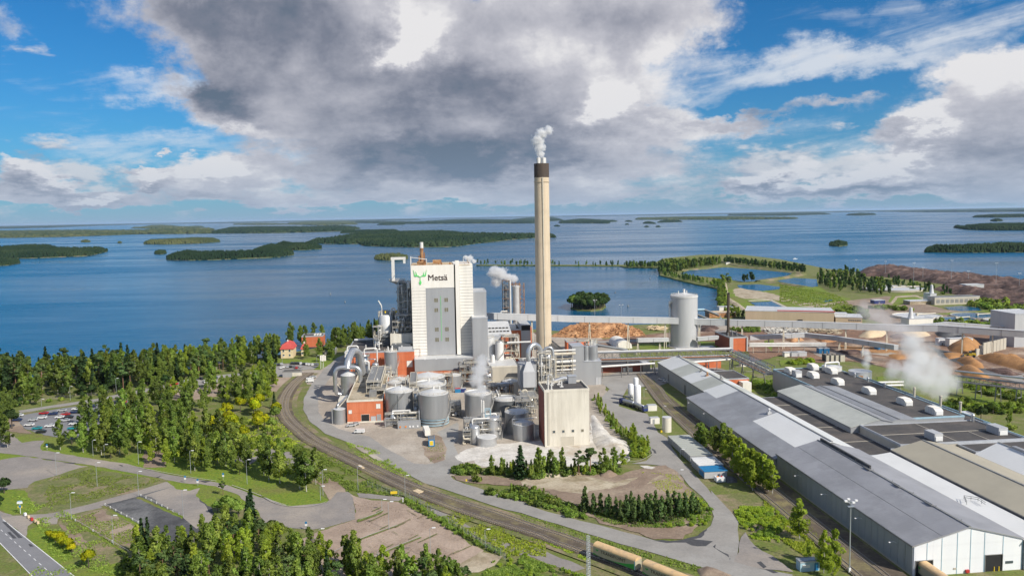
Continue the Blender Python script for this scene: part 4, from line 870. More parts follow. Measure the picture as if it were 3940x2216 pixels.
t = building('turbine_hall', 'brick red block with grey end tower behind the white pipework', 'building', 44.5, 61, 528, 556, 23.5, 'brick_red', 'roof_black', .6)
mb = MB(); mb.box(61.02, 67.4, 527, 550, 0, 26.8); t.part('grey_tower', mb, 'clad_light'); mb = MB(); mb.box(61.2, 67.2, 526.9, 527, 23, 26.4); t.part('louvre', mb, 'dark_void')
mb = MB(); mb.box(67.42, 68.2, 527.3, 540, 0, 25); t.part('edge_wall', mb, 'brick_red')
t.part('roof_duct', MB().box(50, 58, 530, 536, 23.6, 26), 'tank_roof')
# ------------------------------------------------------------------ brick hall and grey annex
t = building('brick_hall', 'long low brick hall with black roof left of the white tower', 'industrial hall', -52, -10.2, 498, 543, 16.6, 'brick_red', 'roof_black', .7)
window(t, -14.9, -11.6, 498, 6.6, 10.4, 'clad_white', 'clad_light', 'window', 1)
for x, y, h_ in ((-47, 506, 1.6), (-41, 510, 3.0), (-35, 508, 3.6), (-32.5, 508, 4.6), (-22, 507, 3.6), (-18, 503, 3)):
    mb = MB(); mb.cyl(x, y, 16.6, 16.6+h_, .35, 8); mb.cyl(x, y, 16.6, 17.3, .9, 8, .4); t.part('roof_vent', mb, 'pipe_white')
mb = MB(); mb.cyl(-35, 530, 0, 0, .1, 4); mb = MB(); mb.tube([(-51, 541.5, 18.2), (-20, 541.5, 18.2)], .8, 10); t.part('roof_duct', mb, 'tank_roof')
mb = MB(); mb.box(-30, -18, 520, 534, 16.7, 20.5); t.part('roof_plant', mb, 'roof_black'); mb = MB(); mb.box(-20, -11.2, 499, 503, 16.7, 18.8); t.part('roof_box', mb, 'clad_light')
t = building('annex', 'low grey clad annex over a brick base at the foot of the white tower', 'annex', -10.1, 26.4, 492.6, 503.3, 11.9, 'brick_red', 'tank_roof', .15)
mb = MB(); mb.box(-10.0, 26.3, 492.2, 492.55, 4.6, 11.95); t.part('cladding', mb, 'clad_grey')
for z in (9.3, 6.6):
    mb = MB(); mb.lathe(18.6, 491.9, [(1.2, z-.3), (1.2, z+.4), (.4, z+.8)], 12); t.part('fan', mb, 'frame_steel')
    mb = MB(); mb.tube(bend([(18.6, 491.8, z), (20, 491.3, z), (20, 491.3, z-1.4)], .5), .3, 8); t.part('pipe', mb, 'pipe_steel')
mb = MB(); [mb.box(-4+k*7, -3.2+k*7, 492, 492.3, 11.7, 12.2) for k in range(3)]; t.part('lamp', mb, 'lamp_white')
# ------------------------------------------------------------------ structures left of the tower
t = T('precipitator_stack', 'grey scrubber column wrapped in vertical pipes with white crane arm, left of the white tower', 'process tower', -17, 528)
mb = MB(); mb.cyl(-14.5, 528, 16, 56.5, 5.0, 24); t.part('column', mb, 'tank_steel')
for k in range(14):
    an = pi+(.05+k*.066)*pi*1.05; mb = MB(); r_ = .22+.12*(k % 3); x = -14.5+5.9*cos(an); y = 528+5.9*sin(an)
    mb.tube(bend([(x, y, 36), (x, y, 51.5+k % 5*1.5), (-14.5+3*cos(an), 528+3*sin(an), 57+k % 3)], 1.2), r_, 7); t.part('pipe', mb, ('pipe_steel', 'pipe_white', 'galvanised')[k % 3])
for z in (38, 45, 51, 56.5):
    mb = MB(); mb.lathe(-14.5, 528, [(5.2, z), (7.2, z), (7.2, z+.2), (5.2, z+.2)], 20); t.part('platform', mb, 'frame_steel'); mb = MB(); railing(mb, circle(-14.5, 528, z+.2, 7.1, 16), 1.1, 2.8, .06); t.part('railing', mb, 'frame_cream')
mb = MB(); mb.lathe(-20.5, 528, [(1.0, 56.5), (4.8, 58.2), (5.3, 58.4), (5.3, 58.8)], 18); t.part('crane_platform', mb, 'tank_steel')
mb = MB(); railing(mb, circle(-20.5, 528, 58.8, 5.2, 14), 1.1, 2.6, .06); t.part('railing', mb, 'frame_cream')
mb = MB(); mb.box(-24, -22, 527, 529, 58.8, 72.5); mb.box(-24.3, -14.6, 527.1, 528.9, 72.5, 74.2); mb.box(-16.3, -14.8, 527.2, 528.8, 70, 72.5); t.part('crane_arm', mb, 'pipe_white')
pipework(t, -22, -11.3, 518, 522.5, 25.6, 37, 11, 2.2, frame='frame_cream', vessels=4)
pipework(t, -20.5, -11.3, 520.5, 523, 37, 58, 12, .8, levels=5, vessels=2, npipe=26, mats=('pipe_steel', 'pipe_white', 'galvanised', 'pipe_white'), frame='galvanised')
t = T('evaporation_plant', 'crowded grey and white vessel stack with pipes at the left foot of the white tower', 'process plant', -30, 520)
mb = MB(); mb.lathe(-28.5, 524, [(4.5, 25), (4.5, 35.5), (3.6, 36.8), (.3, 37)], 26); t.part('drum', mb, 'tank_roof')
for z, r_ in ((18.0, 6.6), (20.5, 6.2), (22.5, 6.8)):
    mb = MB(); mb.lathe(-28.5, 524, [(r_-.8, z), (r_, z+.3), (r_, z+1.0), (r_-.8, z+1.3)], 26); t.part('ring_duct', mb, 'tank_dark')
mb = MB(); mb.cyl(-28.5, 524, 15, 25, 5.3, 26); t.part('lower_drum', mb, 'tank_dark')
pipework(t, -35, -20, 519, 530, 16.7, 25, 21, .8, mats=('frame_steel', 'pipe_steel'), vessels=1)
pipework(t, -33.5, -14, 526, 534, 25, 38, 22, 1.8, frame='frame_cream', vessels=4)
pipework(t, -24, -16, 514, 521, 25.5, 33, 23, 1.6, vessels=4)
pipework(t, -36.5, -31, 515, 520, 16.7, 30, 24, 1.3, vessels=2)
mb = MB(); mb.tube(bend([(-31, 522, 36), (-31, 522, 43), (-33, 522, 46.5)], 1.2), .42, 10); t.part('horn', mb, 'pipe_white')
mb = MB(); mb.tube(bend([(-26, 522, 36), (-24, 522, 42), (-19, 522, 37), (-18, 522, 27)], 1.5), .55, 8); t.part('pipe', mb, 'pipe_white')
mb = MB(); mb.box(-25.5, -11.2, 512, 522, 17, 25.5); t.part('housing', mb, 'concrete_white'); mb = MB(); mb.box(-24, -12.5, 505, 511.9, 16.8, 19.8); t.part('cooler', mb, 'tank_dark')
for x in (-29, -22): t.part('lantern', MB().box(x, x+.8, 521, 521.8, 38.2, 39.6), 'yellow_paint')
# ------------------------------------------------------------------ chimney
ca_, cz_ = RB('z1', 1975, 1040, 512.0)
ctop = RB('D', 1361, 412, 512.0)[1]; cband = RB('D', 1361, 447, 512.0)[1]
t = T('factory_chimney', 'very tall round concrete chimney with dark brown top band and steam rising from its flues', 'chimney', ca_, 512)
mb = MB(); mb.lathe(ca_, 512, [(5.05, 0), (4.95, cband*.5), (4.75, cband)], 48); t.part('shaft', mb, 'chimney_concrete')
mb = MB(); mb.lathe(ca_, 512, [(4.85, cband), (4.8, ctop), (4.2, ctop), (4.1, ctop-.5)], 48); t.part('top_band', mb, 'chimney_brown')
for i in range(4):
    an = i*pi/2+.5; mb = MB(); mb.lathe(ca_+2.3*cos(an), 512+2.3*sin(an), [(1.25, ctop-1), (1.25, ctop+3.6), (1.0, ctop+3.7)], 18); t.part('flue', mb, 'pipe_white')
for z in (cband-3,):
    mb = MB(); mb.lathe(ca_, 512, [(5.05, z), (5.25, z), (5.25, z+.25), (5.05, z+.25)], 40); t.part('platform_ring', mb, 'chimney_concrete')
mb = MB(); mb.box(ca_-.3, ca_+.3, 506.6, 506.9, 5, cband); t.part('ladder', mb, 'frame_cream')
CHIM = (ca_, 512, ctop)
# ------------------------------------------------------------------ tank farm
R_ = random.Random(5)
tank('tall grey front left tank of the pair, with a dark drain pipe down its face', -15.8, 392.3, 7.2, 14.9, roof='recess', rh=2.2, stair=3.4, top=[(1, -1, .4, .6), (-2, 1, .3, .8)], pipes=[([(-.6, -7.4, 14), (-.6, -7.4, 4.5), (-1.8, -7.6, 4)], .16)])
tank('tall grey front right tank of the pair, with dark banded foot', .9, 380.8, 7.1, 15.4, roof='cone', rh=2.2, skirt=4.0, stair=5.2, top=[(0, 0, .5, 1), (3, 2, .4, .7)])
tank('wide grey tank with open rimmed roof just behind the front pair', -1.3, 411.7, 8.9, 13.4, roof='recess', rh=1.6, stair=.6, top=[(0, 0, .5, 1.5)])
tank('wide grey tank with pale cone roof, rearmost of the left tank group', -1.8, 432.3, 9.2, 13.2, roof='cone', rh=2.6, stair=.3)
tank('smaller round pale tank in front of the brick base, beside blue containers', 12.2, 458, 5.1, 8.4, roof='cone', rh=.9, stair=5.5)
tank('pale tank half hidden behind the front left liquor tank', -20, 423, 4.2, 12.6, roof='cone', rh=1.4); tank('low pale tank between the tall silo and the tank group', -17.5, 437, 4.6, 11.5, roof='cone', rh=1.3)
tank('slender tall grey silo standing before the brick hall', -24.4, 488, 4.0, 17.5, z0=1, roof='cone', rh=1, stair=4.0, name='silo', top=[(1, 1, .5, 2.5), (-1.5, .5, .4, 2), (.5, -2, .3, 1.6)])
tank('small silvery domed vessel on legs before the brick hall', -33.7, 486, 2.15, 9.0, z0=2.2, roof='dome', rh=1.2, rail=False, name='process_vessel', pipes=[([(0, -1, 9), (0, -1, 12.5), (-5, -1, 12.5)], .3)])
t = tank('silvery evaporator vessel looped by two big bent ducts on the low brick building', -45.1, 436, 4.1, 12.0, z0=3.0, roof='cone', rh=2.6, m='pipe_steel', rail=False, name='evaporator')
for sg in (-1, 1):
    mb = MB(); mb.tube(bend([(-45.1+sg*4.0, 434, 4.6), (-45.1+sg*6.6, 433.5, 5.6), (-45.1+sg*6.9, 433.5, 17), (-45.1+sg*5.2, 433.5, 19.6), (-45.1, 433.5, 19.8)], 2.6, 7), 1.15, 14); t.part('duct', mb, 'pipe_steel')
mb = MB(); mb.tube(bend([(-45.1, 433.6, 18.6), (-44.9, 436, 23), (-43, 444, 27.5), (-39.5, 450, 24.5), (-38.5, 452, 12)], 5, 8), 1.9, 16); t.part('main_duct', mb, 'pipe_steel')
for sg in (-1, 1):
    mb = MB(); mb.beam((-45.1+sg*6.8, 433, 12), (-45.1+sg*4.2, 433, 8.5), .25); mb.beam((-45.1+sg*6.8, 433, 8), (-45.1+sg*4.2, 433, 12.5), .25); t.part('brace', mb, 'frame_cream')
t = T('heat_exchanger', 'silvery upright exchangers with looping pipes above the low brick building', 'process plant', -40, 455)
for x, y, r_, z in ((-37.6, 455, 2.0, 21.5), (-41.2, 457, 1.6, 24.0)):
    mb = MB(); mb.lathe(x, y, [(r_, 2), (r_, z), (r_*.7, z+1), (.1, z+1.3)], 18); t.part('vessel', mb, 'pipe_steel')
for pts, r_ in (([(-41.2, 457, 24.5), (-41.2, 457, 27.5), (-47, 457, 27.5), (-48, 455, 20)], .45), ([(-37.6, 455, 22), (-37.6, 455, 26), (-30.5, 456, 26), (-30.5, 456, 18)], .4), ([(-48, 452, 22), (-48, 452, 25.5), (-40, 452, 25.5)], .5), ([(-42, 451, 19.5), (-35, 451, 19.5), (-35, 451, 12)], .5)):
    mb = MB(); mb.tube(bend(pts, 1.2), r_, 9); t.part('pipe', mb, 'pipe_white')
pipework(t, -47, -35, 452, 460, 2, 22, 33, .55, vessels=1)
t = building('pump_building', 'low orange brick building with a dark doorway at the front left of the mill', 'building', -41.4, -24.1, 389, 452, 11.0, 'brick_red', 'pale_sand', .5, edge='concrete_white')
mb = MB(); mb.box(-46.4, -41.5, 397, 406, 0, 10.2); t.part('side_wing', mb, 'concrete_white')
window(t, -34.6, -30.8, 389, 0, 4.2, 'dark_void', 'concrete_white', 'doorway'); window(t, -27.2, -25.3, 389, 7.0, 9.2, 'clad_white', 'clad_light', 'window', 1); window(t, -40.6, -39.2, 389, 5.0, 6.6, 'clad_white', 'clad_light', 'window', 0)
window(t, -30, -27.6, 389, 0, 3.1, 'clad_light', 'clad_grey', 'door'); window(t, -27, -25.2, 389, .2, 3.9, 'clad_grey', 'clad_light', 'door')
t.part('plinth', MB().box(-41.5, -24, 388.85, 388.99, 0, .9), 'concrete_white')
t.part('roof_box', MB().box(-31, -27.5, 396, 401, 11.1, 14), 'frame_steel'); t.part('roof_box', MB().box(-28.5, -26, 420, 424, 11.1, 13.5), 'dark_asphalt')
t = T('pipe_bridge', 'cream pipe bridge and handrails over the roof of the low brick building', 'pipe bridge', -30, 430)
pipework(t, -33, -25.5, 404, 448, 11.2, 17, 44, 1.2, mats=('frame_cream', 'pipe_white'), frame='frame_cream', levels=2)
t = tank('squat grey tank with a side ladder at the left corner of the low brick building', -45.2, 389.8, 2.9, 7.4, roof='cone', rh=.3, rail=False)
t.part('ladder', MB().box(-48.9, -48.2, 389, 389.6, 0, 7.6), 'tank_steel'); mb = MB(); mb.tube(bend([(-46, 390, 7.3), (-46, 390, 9.4), (-43.6, 395, 10.6), (-42.6, 402, 11)], 1.2), .5, 10); t.part('pipe', mb, 'pipe_steel')
t = T('pump_station', 'small domed vessels, pipes and a long grey box before the front left tank', 'process plant', -16, 378)
for x, y, r_, h_ in ((-20.8, 381.5, 2.5, 4.4), (-11.6, 383.2, 2.4, 4.6)):
    mb = MB(); mb.lathe(x, y, [(r_, .4), (r_, h_-.8), (r_*.8, h_-.2), (.1, h_+.3)], 22); t.part('vessel', mb, 'pipe_steel')
t.part('equipment_box', MB().box(-16.4, -5.6, 373.8, 377, .2, 3.4), 'clad_grey')
pipework(t, -22.5, -1.5, 378.3, 382.5, 0, 6.2, 55, 1.5, vessels=2, levels=2)
for x, c in ((-15.6, 'orange_paint'), (-13, 'orange_paint'), (-11, 'lamp_white'), (-9.5, 'lamp_white'), (-7.4, 'lamp_white')): t.part('marker', MB().box(x, x+.7, 373.6, 373.78, .8, 1.6), c)
tank('large pale grey tank with steam in front of it, at the centre of the mill', 22.9, 388.8, 6.7, 12.7, roof='recess', rh=1.4, stair=5.0)
tank('dark blue grey tank with speckled flat roof right of the steaming tank', 36.8, 393.1, 6.5, 8.3, roof='recess', rh=.8, m='tank_dark')
tank('grey tank half behind the smallest front tank, beside the white block', 38.9, 359.5, 5.5, 9.8, roof='cone', rh=1.0, stair=3.0)
tank('pale cone roofed tank nearest the white block', 40.4, 347.6, 4.7, 7.3, roof='cone', rh=1.8, pipes=[([(4.9, -2, 0), (4.9, -2, 7.5), (3.5, -1, 8.2)], .22), ([(-4.9, -1, 6.4), (-4.9, -1, 9.6), (4.6, -1, 9.6)], .2)])
tank('silvery domed upright vessel behind the low round tank', 27.1, 350.4, 3.1, 9.2, roof='dome', rh=1.5, m='pipe_steel', rail=False, name='process_vessel', stair=5.8)
tank('smaller silvery domed vessel at the front left of the central pipe cluster', 18.5, 344.8, 2.3, 7.2, roof='dome', rh=1.3, m='pipe_steel', rail=False, name='process_vessel')
tank('lowest flat round tank at the front of the central pipe cluster', 23.6, 341.0, 4.3, 3.8, roof='cone', rh=.5, m='pipe_steel', rail=False)
tank('pale tank beneath the bent white duct, behind the steaming tank', 43.8, 434.8, 4.5, 8.4, roof='cone', rh=1.3); tank('cream small tank behind the steaming tank', 35.0, 437, 3.4, 6.5, roof='cone', rh=.8)
t = T('process_rack', 'dense pipe and vessel rack before the large steaming tank', 'process plant', 20, 352)
pipework(t, 14.2, 30.5, 347.5, 356, 0, 9, 66, 1.5, vessels=4, levels=2)
mb = MB(); mb.tube([(23.2, 354, 9), (23.2, 354, 16.8)], .45, 10); mb.tube([(22.3, 354, 9), (22.3, 354, 17.2)], .25, 8); t.part('vent_pipe', mb, 'pipe_white')
mb = MB()
for x in (23.8, 26.2):
    for y in (352, 354.5): mb.beam((x, y, 4), (x, y, 13), .25)
for z in (7, 10, 13): mb.beam((23.8, 352, z), (26.2, 352, z), .22); mb.beam((23.8, 354.5, z), (26.2, 354.5, z), .22)
t.part('blue_frame', mb, 'frame_blue')
t = T('process_rack', 'ladder-like metal rack at the left end of the central pipe cluster', 'rack', 14.5, 344)
pipework(t, 13.2, 16.4, 342.5, 346, 0, 6.2, 67, 1.2, levels=3)
t = T('process_rack', 'dark pipe rack squeezed between the grey tanks and the white block', 'process plant', 40, 370)
pipework(t, 39.5, 46.8, 369, 381, 0, 12, 68, 1.5, mats=('frame_steel', 'tank_dark', 'pipe_steel'), vessels=2)
pipework(t, 28, 31.5, 357, 362, 0, 9, 69, 1.2, mats=('frame_steel', 'pipe_steel'))
for nm, lab, aa in (('pipe_rack', 'cream pipe rack winding over the left tank group', ((-29, -23, 400, 415, 0, 13.5, 70),)), ('pipe_rack', 'handrailed catwalk pipes above the left tank group roofs', ((-11, -7.5, 396, 426, 13.8, 17, 71), (-13, -11.5, 401, 404, 0, 19, 72)))):
    t = T(nm, lab, 'pipe rack', aa[0][0], aa[0][2])
    for q_ in aa: pipework(t, *q_[:6], q_[6], 1.1, mats=('frame_cream', 'pipe_white', 'pipe_steel'), frame='frame_cream', levels=2)
t = T('pipe_rack', 'pipes and stairs on the brick base between the tank group and the steam', 'pipe rack', 14, 470); pipework(t, 17, 20.5, 466, 480, 0, 11, 73, 1.3, levels=3, mats=('rust', 'frame_steel', 'pipe_steel'))
t = T('pipe_rack', 'white pipes before the slender silo', 'pipe rack', -30, 478); pipework(t, -31, -20.5, 470, 480, 0, 8, 74, 1.0, levels=2)
for k in range(2):
    t = building('container', ('bright blue site container left of the steam', 'dark blue site container left of the steam')[k], 'container', 13.3+k*3.4, 16.5+k*3.2, 447, 450, 2.4, ('blue_paint', 'navy_paint')[k], 'clad_light' if k else 'red_paint', 0)
# white tanks on the beige block and pipework
t = building('beige_block', 'pale beige concrete block under the white tanks, right of the steam', 'building', 35, 52.6, 470, 512, 9.9, 'concrete', 'tank_roof', .4, edge='concrete_white')
tank('rust streaked white tank on the beige block, leftmost', 37.5, 500, 3.1, 13, z0=10, roof='cone', rh=.8, m='tank_roof'); tank('tall white tank on the beige block, right of the rust streaked one', 43.3, 494, 2.7, 11, z0=10, roof='dome', rh=.9, m='pipe_white', stair=4.2)
tank('small white vessel in front of the white tanks', 38.2, 486, 1.4, 4, z0=10, roof='dome', rh=.8, m='pipe_white', rail=False, name='process_vessel')
t = T('pipe_rack', 'white pipe rack and stairs on the beige block before the brick wall', 'pipe rack', 50, 500); pipework(t, 45.5, 56, 494, 506, 10, 24, 75, 1.0, mats=('frame_cream', 'pipe_white'), frame='frame_cream')
mb = MB(); mb.tube([(48, 492, 20.8), (63, 492, 20.8)], .55, 10); t.part('pipe', mb, 'pipe_white')
t = T('lime_kiln_filter', 'large grey hopper housing with a pyramid top and a big bent silver duct', 'filter housing', 50, 405)
mb = MB(); mb.box(45.6, 54.2, 402, 414, 11.5, 23.2); t.part('housing', mb, 'clad_grey')
mb = MB(); mb.box(46.9, 53.0, 398.6, 401.98, 12.2, 20.2); t.part('front_box', mb, 'clad_light')
mb = MB(); a0, a1, b0, b1 = 46.9, 53.0, 398.6, 401.98
mb._add([(a0,b0,20.22),(a1,b0,20.22),(a1,b1+2,20.22),(a0,b1+2,20.22),(48.9,400,25.4),(51,400,25.4),(51,402.5,25.4),(48.9,402.5,25.4)], [(0,1,5,4),(1,2,6,5),(2,3,7,6),(3,0,4,7),(4,5,6,7),(3,2,1,0)]); t.part('pyramid_hood', mb, 'clad_light')
mb = MB(); mb._add([(45.8,402.2,11.5),(54,402.2,11.5),(54,413.8,11.5),(45.8,413.8,11.5),(49,406,5.5),(51,406,5.5),(51,409,5.5),(49,409,5.5)], [(0,1,5,4),(1,2,6,5),(2,3,7,6),(3,0,4,7),(4,5,6,7)]); t.part('hopper', mb, 'clad_grey')
mb = MB(); mb.tube(bend([(50, 401.2, 25.3), (50, 401.2, 31.5), (53.4, 403, 34.2), (56.8, 405, 31.5), (57.6, 406, 24)], 3.2, 8), 1.25, 16); t.part('bent_duct', mb, 'pipe_steel')
for p in ((46.5, 402.5), (53.5, 402.5), (46.5, 413), (53.5, 413)):
    mb = MB(); mb.beam((p[0], p[1], 11.5), (50, p[1], 0), .35); t.part('leg', mb, 'frame_blue')
mb = MB(); mb.beam((46.5, 402.5, 6), (53.5, 402.5, 6), .25); t.part('brace', mb, 'frame_blue')
t = T('process_tower', 'tangled white pipe tower between the hopper housing and the grey block', 'process tower', 58, 412)
pipework(t, 55.4, 62, 402, 408, 6, 29, 79, 1.6, levels=6, mats=('frame_cream', 'pipe_white', 'pipe_steel'), frame='frame_cream', vessels=8)
pipework(t, 58, 66, 410, 420, 4, 25, 76, 1.5, levels=5, mats=('frame_cream', 'pipe_white', 'pipe_steel'), frame='frame_cream', vessels=5)
mb = MB(); mb.tube(bend([(59, 412, 24), (60, 412, 30), (64, 412, 30.5), (65, 412, 22)], 2.5, 7), .8, 12); t.part('duct', mb, 'pipe_steel')
mb = MB(); mb.lathe(60.5, 396, [(.8, 9.5), (3.0, 10.5), (3.2, 13.5), (1.8, 15.5), (.3, 16)], 20); t.part('cyclone', mb, 'tank_steel')
mb = MB(); mb.tube(bend([(61, 396, 15), (68, 397, 17), (71, 396, 15), (71.5, 395, 9)], 2, 6), 1.2, 12); t.part('duct', mb, 'pipe_steel')
t = T('pipe_bridge', 'bundle of cream pipes running between the pipe tower and the grey block', 'pipe bridge', 70, 440)
for k, (z, r_) in enumerate(((17, .9), (14.5, .5), (12.3, .5), (21.5, .8), (23.5, .5))):
    mb = MB(); mb.tube([(60, 440, z), (82, 441, z)], r_, 9); t.part('pipe', mb, ('pipe_white', 'frame_cream')[k % 2])
mb = MB()
for x in (62, 68, 74, 80): mb.beam((x, 439, 0), (x, 439, 22), .3); mb.beam((x, 443, 0), (x, 443, 22), .3); mb.beam((x, 439, 11), (x, 443, 11), .3)
for z in (11, 19): mb.beam((62, 439, z), (80, 439, z), .3)
t.part('frame', mb, 'frame_cream')
t = T('inclined_conveyor', 'dark inclined conveyor gallery coming down behind the chimney towards the grey block', 'conveyor', 74, 500)
for k in range(4):
    mb = MB(); mb.beam((71.5+k*1.5, 535, 20), (84+k*1.5, 478, 11), 1.0); t.part('tube', mb, ('frame_steel', 'tank_dark')[k % 2])
mb = MB(); [mb.beam((x, y, 0), (x, y, z), .4) for x, y, z in ((76, 515, 16), (81, 492, 12.5))]; t.part('support', mb, 'frame_steel')
for i, q_ in enumerate(((-28, -23, 452, 462, 0, 14, 101), (-12, -7, 398, 401.5, 0, 9, 102), (-9, -6.4, 384, 396, 0, 15, 103), (9, 14.5, 392, 404, 0, 6, 104), (3, 12, 442, 450, 0, 11, 105), (30, 35, 398, 408, 0, 9, 106), (44, 52, 380, 396, 0, 11, 107), (30, 44, 420, 428, 0, 9, 108), (66, 78, 425, 436, 0, 12, 109), (55, 70, 445, 460, 0, 16, 110), (20, 33, 474, 486, 0, 12, 111), (70, 84, 470, 485, 0, 14, 112), (54, 66, 470, 484, 0, 12, 113), (28.5, 35, 450, 462, 0, 12, 114))):
    t = T('pipe_rack', ('white pipes and stairs behind the low brick building', 'small rack between the front tank and the brick building', 'narrow stair rack between the two front tanks', 'low pipe rack right of the dark banded tank', 'rack behind the wide pale tank', 'rack between the steaming tank and the dark tank', 'rack under the grey hopper housing', 'rack behind the dark blue grey tank', 'rack before the grey stepped block', 'tall rack behind the tangled pipe tower', 'rack at the foot of the beige block', 'rack at the foot of the chimney', 'rack right of the beige block', 'rack in the brown tinted steam')[i], 'pipe rack', q_[0], q_[2])
    pipework(t, *q_[:7], 1.5 if q_[5] > 10 else 1.8, mats=(('pipe_steel', 'pipe_white', 'frame_cream'), ('frame_steel', 'pipe_steel', 'rust'), ('frame_cream', 'pipe_white', 'tank_steel'))[i % 3], frame=('frame_cream', 'frame_steel')[i % 2], vessels=2+i % 3)
# white block
t = building('white_block', 'tall white block with black roof and red left side, front of the mill', 'industrial block', 48.2, 67.8, 333.4, 351, 24.4, 'concrete_white', 'roof_black', .8, edge='concrete_white')
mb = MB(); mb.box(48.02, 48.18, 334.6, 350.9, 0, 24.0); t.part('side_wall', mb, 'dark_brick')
mb = MB(); mb.box(49.4, 50.3, 333.2, 333.38, 1, 24); t.part('joint', mb, 'concrete')
for x, c in ((51.7, 'glass'), (55.8, 'glass'), (60.0, 'glass'), (64.2, 'window_dull')): window(t, x, x+1.0, 333.4, 6.2, 7.2, c, 'concrete', 'window')
window(t, 55.3, 60.9, 333.4, .3, 4.3, 'concrete', 'concrete_white', 'loading_door')
for x, y, s_, h_ in ((61.2, 347.2, 3.6, 3.2),):
    t.part('roof_house', MB().box(x, x+s_, y, y+3.2, 24.5, 24.5+h_), 'clad_grey'); t.part('roof_house_cap', MB().box(x-.2, x+s_+.2, y-.2, y+3.4, 24.5+h_, 24.8+h_), 'roof_edge')
for x, y, h_ in ((57, 341, 2.6), (50.3, 336, 3.6), (51.6, 335.4, 2.8), (56.6, 346, 1.6), (52, 348, 2), (54.5, 348.5, 2.4), (53.2, 345, 1.5)):
    mb = MB(); mb.cyl(x, y, 24.5, 24.5+h_, .35, 8); mb.box(x-.8, x+.8, y-.5, y+.5, 24.5, 24.9); t.part('roof_vent', mb, 'pipe_white')
mb = MB(); railing(mb, [(49, 348, 24.6), (55, 348, 24.6), (60, 349, 24.6)], 1.4, 1.5, .07); t.part('railing', mb, 'frame_cream')
# grey block with silos on top
t = T('grey_block', 'stepped grey clad block with two small silos on its lower roof', 'industrial block', 82.2, 453)
mb = MB(); mb.prism([(82.2, 453), (99.6, 453), (99.6, 466), (82.2, 466)], 0, 14.1); t.part('wall', mb, 'clad_grey'); mb = MB(); mb.box(82.2, 89.2, 452.9, 465, 14.1, 23.4); t.part('upper_wall', mb, 'clad_grey')
t.part('roof', MB().box(89.4, 99.8, 452.8, 466.1, 14.1, 14.5), 'roof_edge'); t.part('roof', MB().box(82, 89.4, 452.7, 465.2, 23.4, 23.7), 'roof_edge')
for x, y, r_, h_ in ((91.2, 456, 1.5, 8.3), (95.3, 457, 3.0, 8)):
    mb = MB(); mb.lathe(x, y, [(r_, 14.5), (r_, 14.5+h_), (r_*.6, 15+h_), (.2, 15.2+h_)], 20); t.part('silo', mb, 'tank_steel')
for k in range(5): mb = MB(); mb.cyl(93.5+k*.9, 457, 23, 25+k % 3*.6, .3, 8); t.part('roof_vent', mb, 'pipe_white')
window(t, 96.2, 99.3, 453, 0, 4.8, 'clad_light', 'clad_grey', 'door', 1)
t = building('conveyor_house', 'orange brick stair house with cream sloping conveyor behind the grey block', 'building', 86, 92, 492, 500, 20, 'brick_red', 'pale_sand', .3)
mb = MB(); mb.yprof([(488, 15), (500, 15), (500, 19)], 92.1, 103); t.part('lower_house', mb, 'brick_red')
pipework(t, 92, 104, 484, 490, 8, 21, 78, .9, mats=('frame_cream', 'pipe_white'), frame='frame_cream', vessels=2)
mb = MB(); mb.tube([(100, 480, 20), (124, 488, 14)], .8, 8); t.part('conveyor_tube', mb, 'tank_dark')
# small brick building under the bridge
t = building('low_brick_building', 'low dark brick building with two white doors under the long pipe bridge', 'building', 106, 133, 487, 505, 5.6, 'dark_brick', 'roof_black', .4)
for x in (121, 124.6): window(t, x, x+2.4, 487, 0, 3, 'clad_white', 'clad_light', 'door')
t = building('low_brick_building', 'low cream hut beside the low dark brick building', 'hut', 134, 139, 488, 500, 5.2, 'concrete', 'tank_roof', .3)
